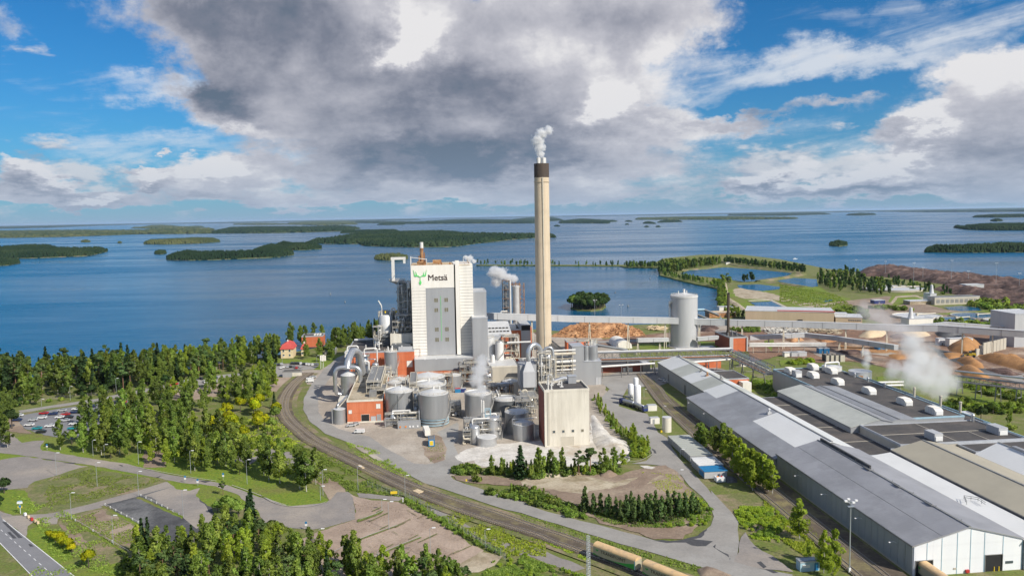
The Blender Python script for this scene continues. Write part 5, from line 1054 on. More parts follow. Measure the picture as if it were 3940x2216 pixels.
# pipe bridge, two legs
def truss_bridge(label, P, Q_, zb, h=5.0, wdt=5.0, seed=1, supports=(0, .25, .5, .75, 1), stripe=True, npipe=5, skew=False):
    t = T('pipe_bridge', label, 'pipe bridge', P[0], P[1]); P = Vector((P[0], P[1], zb[0])); Q_ = Vector((Q_[0], Q_[1], zb[1])); d = Q_-P; L_ = d.length; u = d/L_; s_ = Vector((-u.y, u.x, 0)).normalized()*wdt/2
    n = int(L_/4.5); up = Vector((0, 0, h)); mb = MB()
    for sg in (-1, 1):
        mb.beam(P+s_*sg, Q_+s_*sg, .4); mb.beam(P+s_*sg+up, Q_+s_*sg+up, .35)
        for i in range(n+1):
            p = P+d*i/n+s_*sg; mb.beam(p, p+up, .22)
            if i < n: q = P+d*(i+1)/n+s_*sg; mb.beam(p+(up if i % 2 else up*0), q+(up*0 if i % 2 else up), .14)
    t.part('truss', mb, 'frame_steel')
    mb = MB(); c = [P-s_, P+s_, Q_+s_, Q_-s_]; mb._add([tuple(p-Vector((0,0,.2))) for p in c]+[tuple(p) for p in c], [(0,1,2,3),(4,5,6,7),(0,1,5,4),(1,2,6,5),(2,3,7,6),(3,0,4,7)]); t.part('deck', mb, 'frame_steel')
    rg = random.Random(seed)
    for i in range(npipe):
        o_ = s_*(-.8+1.6*i/(npipe-1)); z = rg.choice((.8, 1.4, 2.6, 3.4, 5.6)) if i else 5.7; mb = MB(); mb.tube([P+o_+Vector((0,0,z)), Q_+o_+Vector((0,0,z))], rg.choice((.3, .45, .6)), 8); t.part('pipe', mb, ('pipe_steel', 'pipe_white')[i % 2])
    if stripe:
        # the side nearer the camera carries an orange cable tray
        sd = -1 if (P-s_).y < (P+s_).y else 1
        mb = MB(); mb.beam(P+s_*sd*1.06+Vector((0,0,1.3)), Q_+s_*sd*1.06+Vector((0,0,1.3)), .22); t.part('cable_tray', mb, 'orange_paint')
    for f_ in supports:
        p = P+d*f_; mb = MB()
        for sg in (-1, 1): mb.beam(p+s_*sg, (p.x+s_.x*sg*1.6, p.y+s_.y*sg*1.6, 0), .45)
        mb.beam((p.x-s_.x*1.3, p.y-s_.y*1.3, p.z*.5), (p.x+s_.x*1.3, p.y+s_.y*1.3, p.z*.5), .3); t.part('support', mb, 'frame_steel')
    return t
truss_bridge('long steel truss pipe bridge with an orange line, right of the grey block', (104, 484), (187, 474), (8.5, 9.5), 5.2, 5.5, 3, (.02, .22, .42, .62, .82, 1))
truss_bridge('steel pipe bridge running from the bend down to the flat roofed warehouse', (188, 473), (188.6, 421), (9.5, 9.0), 4.6, 5.5, 4, (.1, .4, .7))
t = T('pipe', 'long single white pipe low under the truss pipe bridge', 'pipe', 100, 470); mb = MB(); mb.tube([(100.5, 470, 7.5), (137, 471.5, 8)], .65, 10); t.part('run', mb, 'pipe_white')
mb = MB(); [mb.beam((x, 470.5, 0), (x, 470.5, 7.2), .35) for x in (104, 116, 128)]; t.part('support', mb, 'frame_steel')
t = T('pipe', 'white pipe low under the right end of the truss pipe bridge', 'pipe', 155, 466); mb = MB(); mb.tube([(152, 466, 8.6), (184, 468, 9.4)], .6, 10); t.part('run', mb, 'pipe_white')
mb = MB(); [mb.beam((x, 467, 0), (x, 467, 8.4), .35) for x in (160, 175)]; t.part('support', mb, 'frame_steel')
# ------------------------------------------------------------------ big silo, red boiler house
t = tank('huge grey steel storage silo standing alone right of the chimney', 189.1, 573.1, 9.9, 38.6, roof='cone', rh=2.2, m='clad_light', name='storage_silo', top=[(0, 0, .9, 2.5), (3, 3, .4, 1.2), (-4, 1, .4, 1.2)])
mb = MB(); mb.cyl(189.1, 573.1, 0, .6, 12.5, 30); t.part('plinth', mb, 'concrete'); sx = 189.1-10.6
mb = MB()
for dx in (0, 1.5): mb.beam((sx-dx, 571, 0), (sx-dx, 571, 33), .3)
for k in range(16): mb.beam((sx, 571, k*2.05), (sx-1.5, 571, k*2.05), .2); mb.beam((sx, 571, k*2.05), (sx-1.5, 571, k*2.05+2.05), .15)
t.part('ladder', mb, 'frame_steel'); mb = MB(); mb.tube(bend([(sx-.7, 572, 30), (sx-.7, 572, 34.6), (sx+1.6, 572, 34.6)], 1.6), 1.0, 12); t.part('elbow', mb, 'pipe_white')
mb = MB(); mb.lathe(189.1, 573.1, [(9.95, 37.6), (10.25, 37.6), (10.25, 38.4), (9.95, 38.4)], 40); t.part('rim', mb, 'pipe_white')
t = building('red_boiler_building', 'square orange brick building with a grey corner and black roof by the thin chimney', 'building', 214, 226.5, 545, 575, 10.0, 'brick_red', 'roof_black', .6)
t.part('corner_panel', MB().box(213.4, 216, 544.2, 544.95, 0, 10.2), 'clad_light'); t.part('corner_panel', MB().box(226.0, 226.9, 544.2, 544.95, 0, 10.2), 'clad_light')
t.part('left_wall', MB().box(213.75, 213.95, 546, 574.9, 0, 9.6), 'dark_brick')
for k in range(9): mb = MB(); x = 215.5+k*1.1; mb.cyl(x, 553+k % 3*3, 10.1, 11.2+k % 2, .4, 7); t.part('roof_vent', mb, 'frame_steel')
t = T('thin_chimney', 'thin dark brown steel chimney rising from the orange brick building', 'chimney', 217.5, 558); mb = MB(); mb.lathe(217.5, 558, [(1.0, 9.9), (1.0, 40), (.8, 40.2)], 16); mb.cyl(217.5, 558, 9.9, 13, 1.4, 12); t.part('shaft', mb, 'chimney_brown')
mb = MB(); mb.cyl(217.5, 558, 40.2, 41.2, .9, 16); t.part('tip', mb, 'dark_void')
# ------------------------------------------------------------------ long conveyor gallery
def gallery(label, pts, w_=3.2, h=4.0, supports=(), m='clad_light', roof='tank_roof'):
    t = T('conveyor_gallery', label, 'conveyor gallery', pts[0][0], pts[0][1])
    for i in range(len(pts)-1):
        p, q = Vector(pts[i]), Vector(pts[i+1]); u = (q-p); s_ = Vector((-u.y, u.x, 0)).normalized()*w_/2; up = Vector((0, 0, h))
        mb = MB(); v = [p-s_, p+s_, q+s_, q-s_]; mb._add([tuple(x) for x in v]+[tuple(x+up) for x in v], [(0,1,2,3),(4,5,6,7),(0,1,5,4),(1,2,6,5),(2,3,7,6),(3,0,4,7)]); t.part('box_section', mb, m)
        mb = MB(); s2 = s_*1.08; v = [p-s2, p+s2, q+s2, q-s2]; mb._add([tuple(x+up+Vector((0,0,.02))) for x in v]+[tuple(x+up+Vector((0,0,.3))) for x in v], [(0,1,2,3),(4,5,6,7),(0,1,5,4),(1,2,6,5),(2,3,7,6),(3,0,4,7)]); t.part('roof', mb, roof)
        k = max(1, int(u.length/18)); sd = -1 if (p-s_).y < (p+s_).y else 1
        mb = MB()
        for j in range(k): x = p+u*(j+.5)/k+s_*sd*1.02; mb.beam(x, x+up, .2)
        t.part('joint', mb, 'frame_steel')
    for (x, y, z) in supports:
        mb = MB(); mb.beam((x-1.3, y-1.5, 0), (x-.2, y, z), .45); mb.beam((x+1.3, y+1.5, 0), (x+.2, y, z), .45); mb.beam((x-.9, y-1, z*.35), (x+.9, y+1, z*.35), .3); t.part('trestle', mb, 'frame_cream')
    return t
def cpt(f, x, y, b): a, z = RB(f, x, y, b); return (a, b, z)
P0 = cpt('z1', 1410, 765, 552); P1 = cpt('z3', 0, 682, 563); P2 = cpt('z3', 1060, 700, 568); P3 = cpt('z3', 1380, 712, 566); P4 = cpt('z3', 2576, 745, 545); P5 = cpt('z4', 1300, 855, 520); P5b = cpt('z4', 1600, 855, 512); P6 = cpt('z4', 2476, 915, 480)
def onb(P, Q_, b): t_ = (b-P[1])/(Q_[1]-P[1]); return
sup = []
for P_, Q2, fs in ((P0, P1, (.55,)), (P1, P2, (.18, .58, .97)), (P3, P4, (.02, .42, .8)), (P4, P5, (.4, .8)), (P5b, P6, (.3, .65))):
    for f_ in fs: v = Vector(P_).lerp(Vector(Q2), f_); sup.append(tuple(v))
gallery('very long pale grey conveyor gallery crossing the whole wood yard', [P0, P1, P2, P3, P4, P5, P5b, P6], 3.4, 4.2, sup)
P7 = cpt('z4', 1560, 870, 513); P8 = cpt('z4', 1500, 830, 530)
A0 = cpt('z4', 1560, 800, 540); A1 = cpt('z4', 1700, 800, 541); A2 = cpt('z4', 2380, 850, 530)
gallery('second pale conveyor gallery joining the first from the right end block', [cpt('z4', 1300, 838, 545), A1, A2], 3.2, 2.6)
t = building('transfer_tower', 'pale grey conveyor end block at the right edge of the picture', 'building', *(lambda q: (q[0], q[0]+24, 520, 545))(RB('z4', 2382, 830, 520)), 24, 'clad_light', 'tank_roof', .4)
B0 = cpt('z3', 720, 905, 548); B1 = cpt('z3', 1060, 897, 552); gallery('low pale conveyor left of the huge silo', [B0, B1], 3, 2.4, [(B0[0]+.5, B0[1], B0[2]), (B1[0]-6, B1[1], B1[2])])
C0 = cpt('z3', 1380, 890, 560); C1 = cpt('z3', 1610, 872, 562); gallery('low pale conveyor between the huge silo and the orange brick building', [C0, C1], 3, 2.4)
E0 = cpt('z3', 1955, 880, 560); E1 = cpt('z4', 250, 915, 560); E2 = cpt('z4', 550, 945, 545); E3 = cpt('z4', 1180, 1045, 470)
sp = [tuple(Vector(E0).lerp(Vector(E1), .35)), tuple(Vector(E0).lerp(Vector(E1), .9)), tuple(Vector(E2).lerp(Vector(E3), .1)), tuple(Vector(E2).lerp(Vector(E3), .5))]
gallery('middle pale conveyor sloping down from the orange brick building into the steam', [E0, E1, E2, E3], 3.0, 3.0, sp)
t = T('pipe_bridge', 'white pipe line on posts in front of the middle conveyor', 'pipe bridge', 230, 530); F0 = cpt('z3', 1955, 935, 535); F1 = cpt('z4', 470, 985, 528)
for dz in (0, -1.1, .9): mb = MB(); mb.tube([(F0[0], F0[1], F0[2]+dz), (F1[0], F1[1], F1[2]+dz)], .45, 8); t.part('pipe', mb, 'pipe_white')
for k in range(6): v = Vector(F0).lerp(Vector(F1), (k+.3)/6); mb = MB(); mb.beam((v.x, v.y, 0), v, .4); t.part('post', mb, 'frame_cream')
t = truss_bridge('dark conveyor bridge on tall posts at the right edge beyond the black roof', (*(lambda q: (q[0], 395))(RB('z4', 1790, 1360, 395)),), (*(lambda q: (q[0], 355))(RB('z4', 2600, 1455, 355)),), (RB('z4', 1790, 1360, 395)[1], RB('z4', 2600, 1455, 355)[1]), 3.0, 3.2, 9, (.05, .3, .55, .8), False, 3)
# beige warehouse at the quay
t = T('beige_warehouse', 'long beige windowless warehouse by the settling ponds', 'warehouse', 291, 686)
pa = [(291, 686), (353, 659), (349, 640+60), (300, 722)]
mb = MB(); mb.prism([(285, 690), (353, 659), (366, 690), (300, 722)], 0, 10.3); t.part('wall', mb, 'beige_wall'); mb = MB(); mb.prism([(284.5, 690), (309, 679), (322, 711), (300, 722.5)], 10.3, 11); mb.prism([(309.2, 678.8), (353.5, 658.5), (366.5, 690), (322.2, 711)], 10.3, 10.8); t.part('roof', mb, 'tank_roof')
mb = MB(); mb.prism([(310, 678.7), (353.6, 658.3), (354, 659.5), (310.5, 680)], 10.82, 11.6); t.part('roof_edge', mb, 'red_roof')
mb = MB(); mb.prism([(325.2, 670.4), (329, 668.7), (329.4, 669.6), (325.6, 671.3)], 0, 3.6); t.part('door', mb, 'dark_void')
t = T('beige_warehouse', 'smaller beige building with white roof at the right end of the long beige warehouse', 'warehouse', 360, 655)
mb = MB(); mb.prism([(354.5, 659), (374, 650), (384, 672), (364.5, 681)], 0, 6.2); t.part('wall', mb, 'beige_wall'); mb = MB(); mb.prism([(354, 659), (374.3, 649.5), (384.5, 672), (364.5, 681.5)], 6.2, 6.8); mb.prism([(356, 664), (366, 659.5), (370, 670), (360, 674)], 6.8, 9); t.part('roof', mb, 'tank_roof')
mb = MB(); [mb.box(363+k*1.6, 364+k*1.6, 652-k*.74, 653.5-k*.74, 3.6, 4.6) for k in range(6)]; t.part('window', mb, 'glass')
# white tent hall
t = T('tent_hall', 'white arched tent hall in the yard left of the huge silo', 'tent hall', 143, 582)
prof = [(6*cos(pi*k/8), 4.8*sin(pi*k/8)*.95+1.2 if 0 < k < 8 else 0) for k in range(9)]
mb = MB(); mb.xprof([(138.5+5.2+x, z) for x, z in prof], 574, 600); t.part('cover', mb, 'clad_white')

def towers():
    b = 575; xa, zt_ = RB('z1', 1600, 420, b); xb, _ = RB('z1', 1655, 420, b); xc, z2_ = RB('z1', 1690, 468, b); xd, _ = RB('z1', 1752, 468, b)
    t = T('bleaching_tower', 'dark lattice tower with a white riser pipe and a steam plume, left of two', 'process tower', xa, b)
    mb = MB(); xm = (xa+xb)/2; r = (xb-xa)/2; mb.cyl(xm, b, 0, zt_-4, r*.62, 16); t.part('column', mb, 'tank_dark')
    mb = MB(); zs = [zt_*k/16 for k in range(17)]
    for sx in (xa, xb):
        for sy in (b-r, b+r): mb.beam((sx, sy, 0), (sx, sy, zt_), .3)
    for i, z in enumerate(zs[1:]):
        for sy in (b-r, b+r): mb.beam((xa, sy, z), (xb, sy, z), .25); mb.beam((xa if i % 2 else xb, sy, zs[i]), (xb if i % 2 else xa, sy, z), .16)
    t.part('lattice', mb, 'frame_steel')
    for z in zs[6::2]: t.part('deck', MB().box(xa-.4, xb+.4, b-r-.4, b+r+.4, z, z+.12), 'rust')
    mb = MB(); mb.tube([(xb+.9, b-r, 10), (xb+.9, b-r, zt_+.4)], .6, 10); t.part('riser', mb, 'pipe_white')
    t = T('bleaching_tower', 'white cylindrical tower with rusty stair frame, right of two', 'process tower', xc, b); xm = (xc+xd)/2; r = (xd-xc)/2
    mb = MB(); mb.lathe(xm, b, [(r, 0), (r, z2_-1.5), (r*1.15, z2_-1), (r*1.15, z2_), (.3, z2_+.6)], 28); t.part('shell', mb, 'tank_roof')
    mb = MB(); x0 = xd+.4; x1 = xd+3.4
    for sx in (x0, x1):
        for sy in (b-1.5, b+1.5): mb.beam((sx, sy, 0), (sx, sy, z2_+2), .25)
    for k in range(15): z = z2_*(k+1)/15; mb.beam((x0, b-1.5, z), (x1, b-1.5, z), .2); mb.beam((x0, b-1.5, z-z2_/15), (x1, b-1.5, z), .18)
    t.part('stair_frame', mb, 'rust')
    mb = MB(); railing(mb, circle(xm, b, z2_+.2, r*1.3, 14), 1.4, 1.8, .1); [mb.beam((xm+r*cos(a_), b+r*sin(a_), z2_), (xm+r*cos(a_), b+r*sin(a_), z2_+3.4), .2) for a_ in (0, 1.6, 3.1, 4.6)]; t.part('top_railing', mb, 'rust')
    return (xa+xb)/2, b, zt_
STK = towers()
t = T('pipe_loop', 'white pipe loop left of the twin tall towers', 'pipe', 46, 570); a_, z_ = RB('z1', 1500, 720, 570); c_, _ = RB('z1', 1645, 720, 570); d_, e_z = RB('z1', 1585, 705, 570)
mb = MB(); mb.tube(bend([(a_, 570, z_-3), (a_, 570, z_), (d_, 570, z_)], 1), .35, 8); mb.tube(bend([(d_, 570, z_-3), (d_, 570, e_z+.5), (c_, 570, e_z+.5)], 1), .5, 8); t.part('run', mb, 'pipe_white')
pipework(t, a_, c_, 572, 580, 0, z_-3, 91, .5, mats=('frame_steel', 'pipe_steel', 'dark_asphalt'), vessels=2)
# ------------------------------------------------------------------ long sheds and warehouses on the right
def shed(label, a0, a1, b0, b1, eave, ridge, ra, wall, roof, roof2=None, eave2=None, gable=None, panels=0, panel_m='panel_greygreen', cat='shed', name='warehouse', ov=.45, seg=None):
    """a gabled hall along b: walls, two roof slopes, wall panels, gable panels"""
    e2 = eave if eave2 is None else eave2; t = T(name, label, cat, a0, b0)
    prof = [(a0, 0), (a1, 0), (a1, e2-.05)]+([(ra, ridge-.05)] if a0 < ra < a1 else [])+[(a0, eave-.05)]
    mb = MB(); mb.xprof(prof, b0+.05, b1-.05); t.part('wall', mb, wall)
    def slope(x0, z0, x1, z1, y0, y1, m, nm='roof_slope'):
        mb = MB(); mb.xprof([(x0, z0), (x1, z1), (x1, z1+.28), (x0, z0+.28)], y0, y1); return t.part(nm, mb, m)
    ys = seg or [(b0-ov, b1+ov, roof, roof2 or roof)]
    for y0, y1, m1, m2 in ys:
        if a0 < ra: s_ = (ridge-eave)/(ra-a0); slope(a0-ov, eave-ov*s_, ra-.02, ridge, y0, y1, m1)
        if ra < a1: s_ = (ridge-e2)/(a1-ra); slope(ra+.02, ridge, a1+ov, e2-ov*s_, y0, y1, m2)
    if a0 < ra < a1: mb = MB(); mb.box(ra-.35, ra+.35, b0-ov, b1+ov, ridge+.2, ridge+.42); t.part('ridge_cap', mb, 'frame_steel')
    if panels:
        n = max(1, int((b1-b0)/panels)); w_ = (b1-b0)/n; mb = MB(); mb.box(a0-.14, a0-.01, b0+.08, b0+w_-.08, .5, eave-.5)
        t.many('wall_panel', mb, panel_m, [(0, w_*k, 0) for k in range(n)])
        t.part('plinth', MB().box(a0-.2, a0-.01, b0, b1, 0, .48), 'concrete')
    mb = MB(); mb.box(a0-ov-.12, a0-ov, b0-ov, b1+ov, eave-ov*.3-.25, eave-ov*.3+.22); t.part('gutter', mb, 'frame_steel')
    return t
s3 = shed('nearest long grey gabled warehouse with white end wall, bottom right', 129.3, 161.3, 196.7, 281.4, 8.6, 12.9, 145.4, 'gable_white', 'roof_grey', eave2=8.8, panels=3.3)
t = s3
# gable: upright panels with pale blue joints between, cut round the two doorways
gx = [129.4, 133.2, 137.5, 142.0, 145.9, 150.0, 155.5, 161.2]
for i in range(7):
    x0, x1 = gx[i]+.09, gx[i+1]-.09; top = lambda x: 8.45+(min(x, 290.8-x)-129.3)*4.3/16.1*.985
    lo = 4.6 if i == 0 else 0; lo = lo if i != 1 else 0
    def gp(x0, x1, z0):
        mb = MB(); P = [(x0, z0), (x1, z0), (x1, top(x1)-.2)]+([(145.35, top(145.35)-.2)] if x0 < 145.3 < x1 else [])+[(x0, top(x0)-.2)]; mb.xprof(P, 196.5, 196.72); t.part('gable_panel', mb, 'gable_white')
    if i == 0: gp(x0, 129.9, 0); gp(129.92, x1, 4.4)
    elif i == 1: gp(x0, 134.9, 4.4); gp(134.92, x1, 0)
    elif i == 5: gp(x0, 150.3, 0); gp(150.32, 155.4, 4.75)
    else: gp(x0, x1, 0)
    mb = MB(); mb.box(gx[i+1]-.08, gx[i+1]+.08, 196.42, 196.7, 4.4 if i == 0 else 4.8 if i == 5 else 0, top(gx[i+1])-.3); t.part('joint', mb, 'frame_blue')
for x0, x1, h_ in ((129.95, 134.88, 4.35), (150.35, 155.35, 4.7)):
    t.part('doorway', MB().box(x0, x1, 196.55, 196.66, .0, h_), 'dark_void'); mb = MB(); mb.box(x0-.15, x0, 196.3, 196.5, 0, h_); mb.box(x1, x1+.15, 196.3, 196.5, 0, h_); mb.box(x0-.15, x1+.15, 196.3, 196.5, h_, h_+.18); t.part('door_frame', mb, 'frame_steel')
t.part('bollard', MB().box(153.0, 153.2, 196.4, 196.54, 0, 1.3), 'yellow_paint'); t.part('bollard', MB().box(154.4, 154.6, 196.4, 196.54, 0, 1.3), 'yellow_paint')
t.part('window_strip', MB().box(156.4, 158.6, 196.38, 196.48, 2.0, 2.7), 'glass'); t.part('hatch', MB().box(141.0, 141.9, 196.38, 196.48, 1.3, 1.8), 'concrete')
t.part('red_cabinet', MB().box(144.5, 145.5, 195.9, 196.45, .3, 1.1), 'red_paint')
mb = MB()
for k in range(7): y = 200+k*11; mb.cyl(145.4, y, 13.1, 14.0, .07, 6)
for y in (212, 228, 245): mb.beam((144.9, y, 13.7), (144.9, y+3.5, 13.7), .2); mb.box(144.7, 145.1, y, y+3.5, 13.2, 13.4)
t.part('ridge_rail', mb, 'frame_steel')
for k, y in enumerate((204, 222, 243, 262)):
    mb = MB(); mb.tube(bend([(129.1, y, 6.4), (128.2, y, 6.9), (127.2, y, 6.8)], .4), .06, 5); mb.box(126.7, 127.3, y-.2, y+.2, 6.68, 6.84); t.part('wall_lamp', mb, 'lamp_white')
mb = MB(); mb.xprof([(137.3, 10.98), (137.42, 11.01), (137.42, 11.1), (137.3, 11.07)], 196.4, 281); mb.xprof([(153.3, 11.03), (153.42, 11.0), (153.42, 11.09), (153.3, 11.12)], 196.4, 281); t.part('roof_step', mb, 'frame_steel')
mb = MB(); mb.box(145.9, 146.5, 247, 281, 12.95, 14.2); t.part('ridge_upstand', mb, 'dark_asphalt')
# lean-to
t = shed('low grey lean-to with lamps along its panelled wall, left of the long shed', 128.8, 138.7, 281.9, 385, 6.6, 9.0, 138.7, 'clad_grey', 'roof_grey_long', panels=3.4)
for k in range(5):
    y = 290+k*22; mb = MB(); mb.tube(bend([(128.6, y, 5.4), (127.8, y, 5.9), (127.2, y, 5.8)], .3), .06, 5); mb.box(126.8, 127.3, y-.2, y+.2, 5.68, 5.85); t.part('wall_lamp', mb, 'lamp_white')
# far part of the long shed, roof sheeting of three ages
t = shed('far long shed with patchy pale green, grey and white roof below the pipe bridge', 139.1, 161, 282, 471, 8.6, 12.1, 151, 'clad_grey', 'roof_pale', panels=4.2,
     seg=[(281.6, 328, 'roof_white', 'roof_pale'), (328.02, 372, 'roof_grey_long', 'roof_pale'), (372.02, 390, 'roof_pale', 'roof_greenish'), (390.02, 408, 'roof_greenish', 'roof_pale'), (408.02, 425, 'roof_pale', 'roof_greenish'), (425.02, 445, 'roof_greenish', 'roof_pale'), (445.02, 471.4, 'roof_pale', 'roof_greenish')])
mb = MB(); mb.box(138.72, 139.4, 282, 385, 7.4, 8.5); t.part('eave_wall', mb, 'dark_asphalt')
for x, y, m_ in ((151, 466, 'frame_steel'), (149.5, 423, 'frame_steel'), (149, 412, 'rust'), (153, 402, 'frame_steel'), (147.5, 330, 'clad_light')):
    mb = MB(); mb.cyl(x, y, 11.4, 13.4, .45, 10); mb.box(x-.9, x+.9, y-.9, y+.9, 11, 12.1); mb.cyl(x, y, 13.3, 13.8, .8, 10, .3); t.part('roof_fan', mb, m_)
mb = MB()
for y in (395, 418, 448): mb.box(138.9, 138.97, y, y+2.4, 0, 5.5)
t.part('door', mb, 'tank_dark')
# pale monopitch strip right of the near shed
t = shed('narrow ribbed white roof between the near grey shed and the beige roof', 161.8, 170.2, 195.5, 274, 8.2, 9.2, 170.2, 'gable_white', 'roof_white', ov=.25)
mb = MB(); railing(mb, [(163, 222, 9), (165, 226, 9.1), (167.5, 223, 9.4), (167, 219, 9.3)], 1.2, 1.5, .08); t.part('roof_ladder', mb, 'frame_steel')
t = building('flat_roof_building', 'flat black lower roof with pale seams between the sheds', 'building', 161.9, 175, 275.5, 372, 8.2, 'clad_grey', 'roof_black', .1)
for y in (293, 315, 337, 355): t.part('roof_seam', MB().box(162.2, 174.6, y, y+.35, 8.26, 8.34), 'concrete')
t = shed('wide beige felted gable roof, right of the narrow white roof', 171.2, 197, 195, 275, 9.9, 13.0, 183.5, 'concrete', 'roof_beige', ov=.3)
t.part('valley_wall', MB().box(170.5, 171.1, 195, 275, 0, 10), 'dark_asphalt'); mb = MB(); mb.yprof([(275.4, 0), (275.8, 0), (275.8, 10.4), (275.4, 10.4)], 171, 183); t.part('end_parapet', mb, 'roof_edge')
t = shed('white gable roof at the right edge of the picture', 197.6, 217, 190, 265, 10, 13.8, 206.5, 'gable_white', 'roof_white', ov=.3)
mb = MB(); mb.box(206.1, 207.6, 195, 258, 13.9, 14.8); t.part('ridge_vent', mb, 'clad_grey')
t = shed('pale blue white roof strip beyond the white gable at the right edge', 217.6, 235, 200, 268, 10, 11.5, 235, 'gable_white', 'roof_pale', ov=.3)
# big flat black roofs
t = building('flat_roof_warehouse', 'large black flat roofed warehouse with white domed rooftop units in a row', 'warehouse', 190, 224.5, 309, 420.5, 12.0, 'clad_grey', 'roof_black', .35, edge='frame_blue')
n = 22; w_ = 111.4/n; mb = MB(); mb.box(189.84, 189.98, 309.1, 309.1+w_-.12, .5, 11.5); t.many('wall_panel', mb, 'panel_greygreen', [(0, w_*k, 0) for k in range(n)])
t.part('step_roof', MB().box(224.9, 229.5, 300, 392, 0, 10.8), 'roof_black'); t.part('step_edge', MB().box(229.6, 230, 300, 392, 9.8, 11.2), 'frame_blue')
def rooftop_unit(a, b, label, L_=6.0, W_=3.2, H_=2.8, z=12.1, plain=False):
    u = T('rooftop_unit', label, 'rooftop unit', a, b, z, 'white rooftop ventilation units on the black roof')
    if plain: prof = [(b, z), (b+L_, z), (b+L_, z+H_), (b, z+H_)]
    else: prof = [(b, z), (b+L_, z), (b+L_, z+H_*.55), (b+L_-1.2, z+H_), (b+1.6, z+H_), (b, z+H_*.7)]
    mb = MB(); mb.yprof(prof, a, a+W_); u.part('casing', mb, 'clad_white' if not plain else 'clad_light')
    for k in range(4): u.part('rib', MB().box(a-.06, a+W_+.06, b+1.2+k*1.1, b+1.34+k*1.1, z, z+H_*.98), 'clad_light')
    u.part('hood', MB().box(a+.3, a+W_-.3, b-.3, b-.01, z+.2, z+H_*.6), 'roof_white'); return u
for a, b, s_ in ((192.5, 405, 'beside the square grey box at the back corner'), (199, 392, 'fourth from the back left'), (209.5, 413, 'at the back edge, left of the steaming tanks'), (214, 401, 'in front of the back edge, touching the white tanks'), (203, 374, 'in the middle of the row'), (207, 352, 'in the front half of the row'), (210.5, 329, 'next to a cluster of short pipes'), (213, 311.5, 'at the front of the row over the wall')):
    rooftop_unit(a, b, 'white domed rooftop unit '+s_, 7.2, 3.6, 3.0)
rooftop_unit(191.6, 396.5, 'square pale grey rooftop box at the back left corner of the black roof', 4, 3.6, 3.4, plain=True)
for k, (a, b, s_) in enumerate(((214.5, 318, 'between the two front units'), (216.3, 319, 'right of the front pipe cluster'), (222, 392, 'by the parapet near the steaming tanks'), (222.5, 380, 'second along the right parapet'), (223, 366, 'third along the right parapet'), (227, 348, 'tall, behind the blue parapet'), (228, 330, 'tall, near the red hut'), (229, 318, 'tallest, at the right parapet'), (224, 303, 'at the front right corner'))):
    u = T('roof_pipe', 'short grey ventilation pipe '+s_, 'roof pipe', a, b, 12); mb = MB(); h_ = 3.6 if k in (5, 6, 7) else 2; mb.cyl(a, b, 11.0, 12+h_, .55, 12); mb.cyl(a, b, 12+h_, 12.4+h_, .8, 12, .5); u.part('pipe', mb, 'concrete' if h_ > 3 else 'pipe_steel')
    if k < 2: mb = MB(); mb.cyl(a+.9, b+.5, 12, 15, .4, 10); mb.cyl(a-.6, b+.9, 12, 14.4, .35, 10); u.part('pipe', mb, 'pipe_steel')
t = tank('white rusty tank behind the black roof, left of two', 220, 412, 5.2, 14.2, roof='cone', rh=.8, m='tank_roof', rail=False); t = tank('white rust stained tank with vapour behind the black roof, right of two', 228.5, 398, 5.8, 14.0, roof='cone', rh=1.0, m='tank_roof', rail=False)
t.part('rust_stain', MB().box(224.6, 227.0, 392.4, 392.9, 8, 12.6), 'rust')
t = T('pipe_arch', 'white pipe loop standing over the rusty white tanks', 'pipe arch', 217, 412); mb = MB(); mb.tube(bend([(215.5, 411, 11), (215.5, 411, 16.5), (224, 412, 16.5), (224, 412, 13)], 1), .5, 10); t.part('loop', mb, 'pipe_white')
mb = MB(); mb.tube([(232, 398, 7.5), (252, 396, 7.5)], .6, 8); mb.tube([(232, 398, 5.8), (252, 396, 5.8)], .6, 8); [mb.beam((x, 397, 0), (x, 397, 7.3), .4) for x in (238, 246, 251)]; t.part('pipe_run', mb, 'pipe_white')
t = building('flat_roof_building', 'lower black flat roof with pale seams and two grey box units, right', 'building', 175.2, 226, 276, 304.5, 11.2, 'concrete', 'roof_black', .5, edge='roof_edge')
mb = MB(); mb.box(176, 226, 290, 290.35, 11.26, 11.34); mb.box(199, 199.3, 277, 304, 11.27, 11.35); mb.box(212, 212.3, 277, 289, 11.27, 11.35); t.part('roof_seam', mb, 'concrete')
t.part('end_wall', MB().box(226.2, 226.6, 276, 300, 0, 12), 'frame_blue')
rooftop_unit(190.5, 278.5, 'ribbed grey rooftop box near the beige roof', 6.5, 3.4, 3.0, 11.3, True); rooftop_unit(219.5, 282, 'ribbed grey rooftop box near the right parapet', 7, 3.8, 3.0, 11.3, True)
t = building('flat_roof_building', 'black roof corner at the right edge behind the white gable', 'building', 198, 240, 265.6, 275.6, 10.6, 'clad_grey', 'roof_black', .3)
t = shed('pale grey gable roof with dark streaks on one side, set into the black roofs', 171.5, 189.6, 304.8, 374, 10.6, 13.4, 184.2, 'clad_grey', 'roof_greenish', 'roof_grey_long', eave2=12.2, ov=.3)
t = shed('low blue grey roof extension between the streaked gable roof and the black roof', 189.9, 201, 305.2, 372, 12.3, 12.8, 193, 'clad_grey', 'roof_grey_long', 'roof_grey_long', eave2=12.2, ov=.05)
t = building('brick_office', 'low brick building with black roof beside the far long shed', 'building', 164.5, 178, 425, 448, 6.5, 'brick_red', 'roof_black', .3); t.part('white_bay', MB().box(172, 177, 419, 424.8, 0, 5.4), 'clad_white')
t = building('brick_office', 'long brick building half hidden under the pipe bridge bend', 'building', 163, 186, 489, 500, 5.5, 'brick_red', 'roof_black', .3)
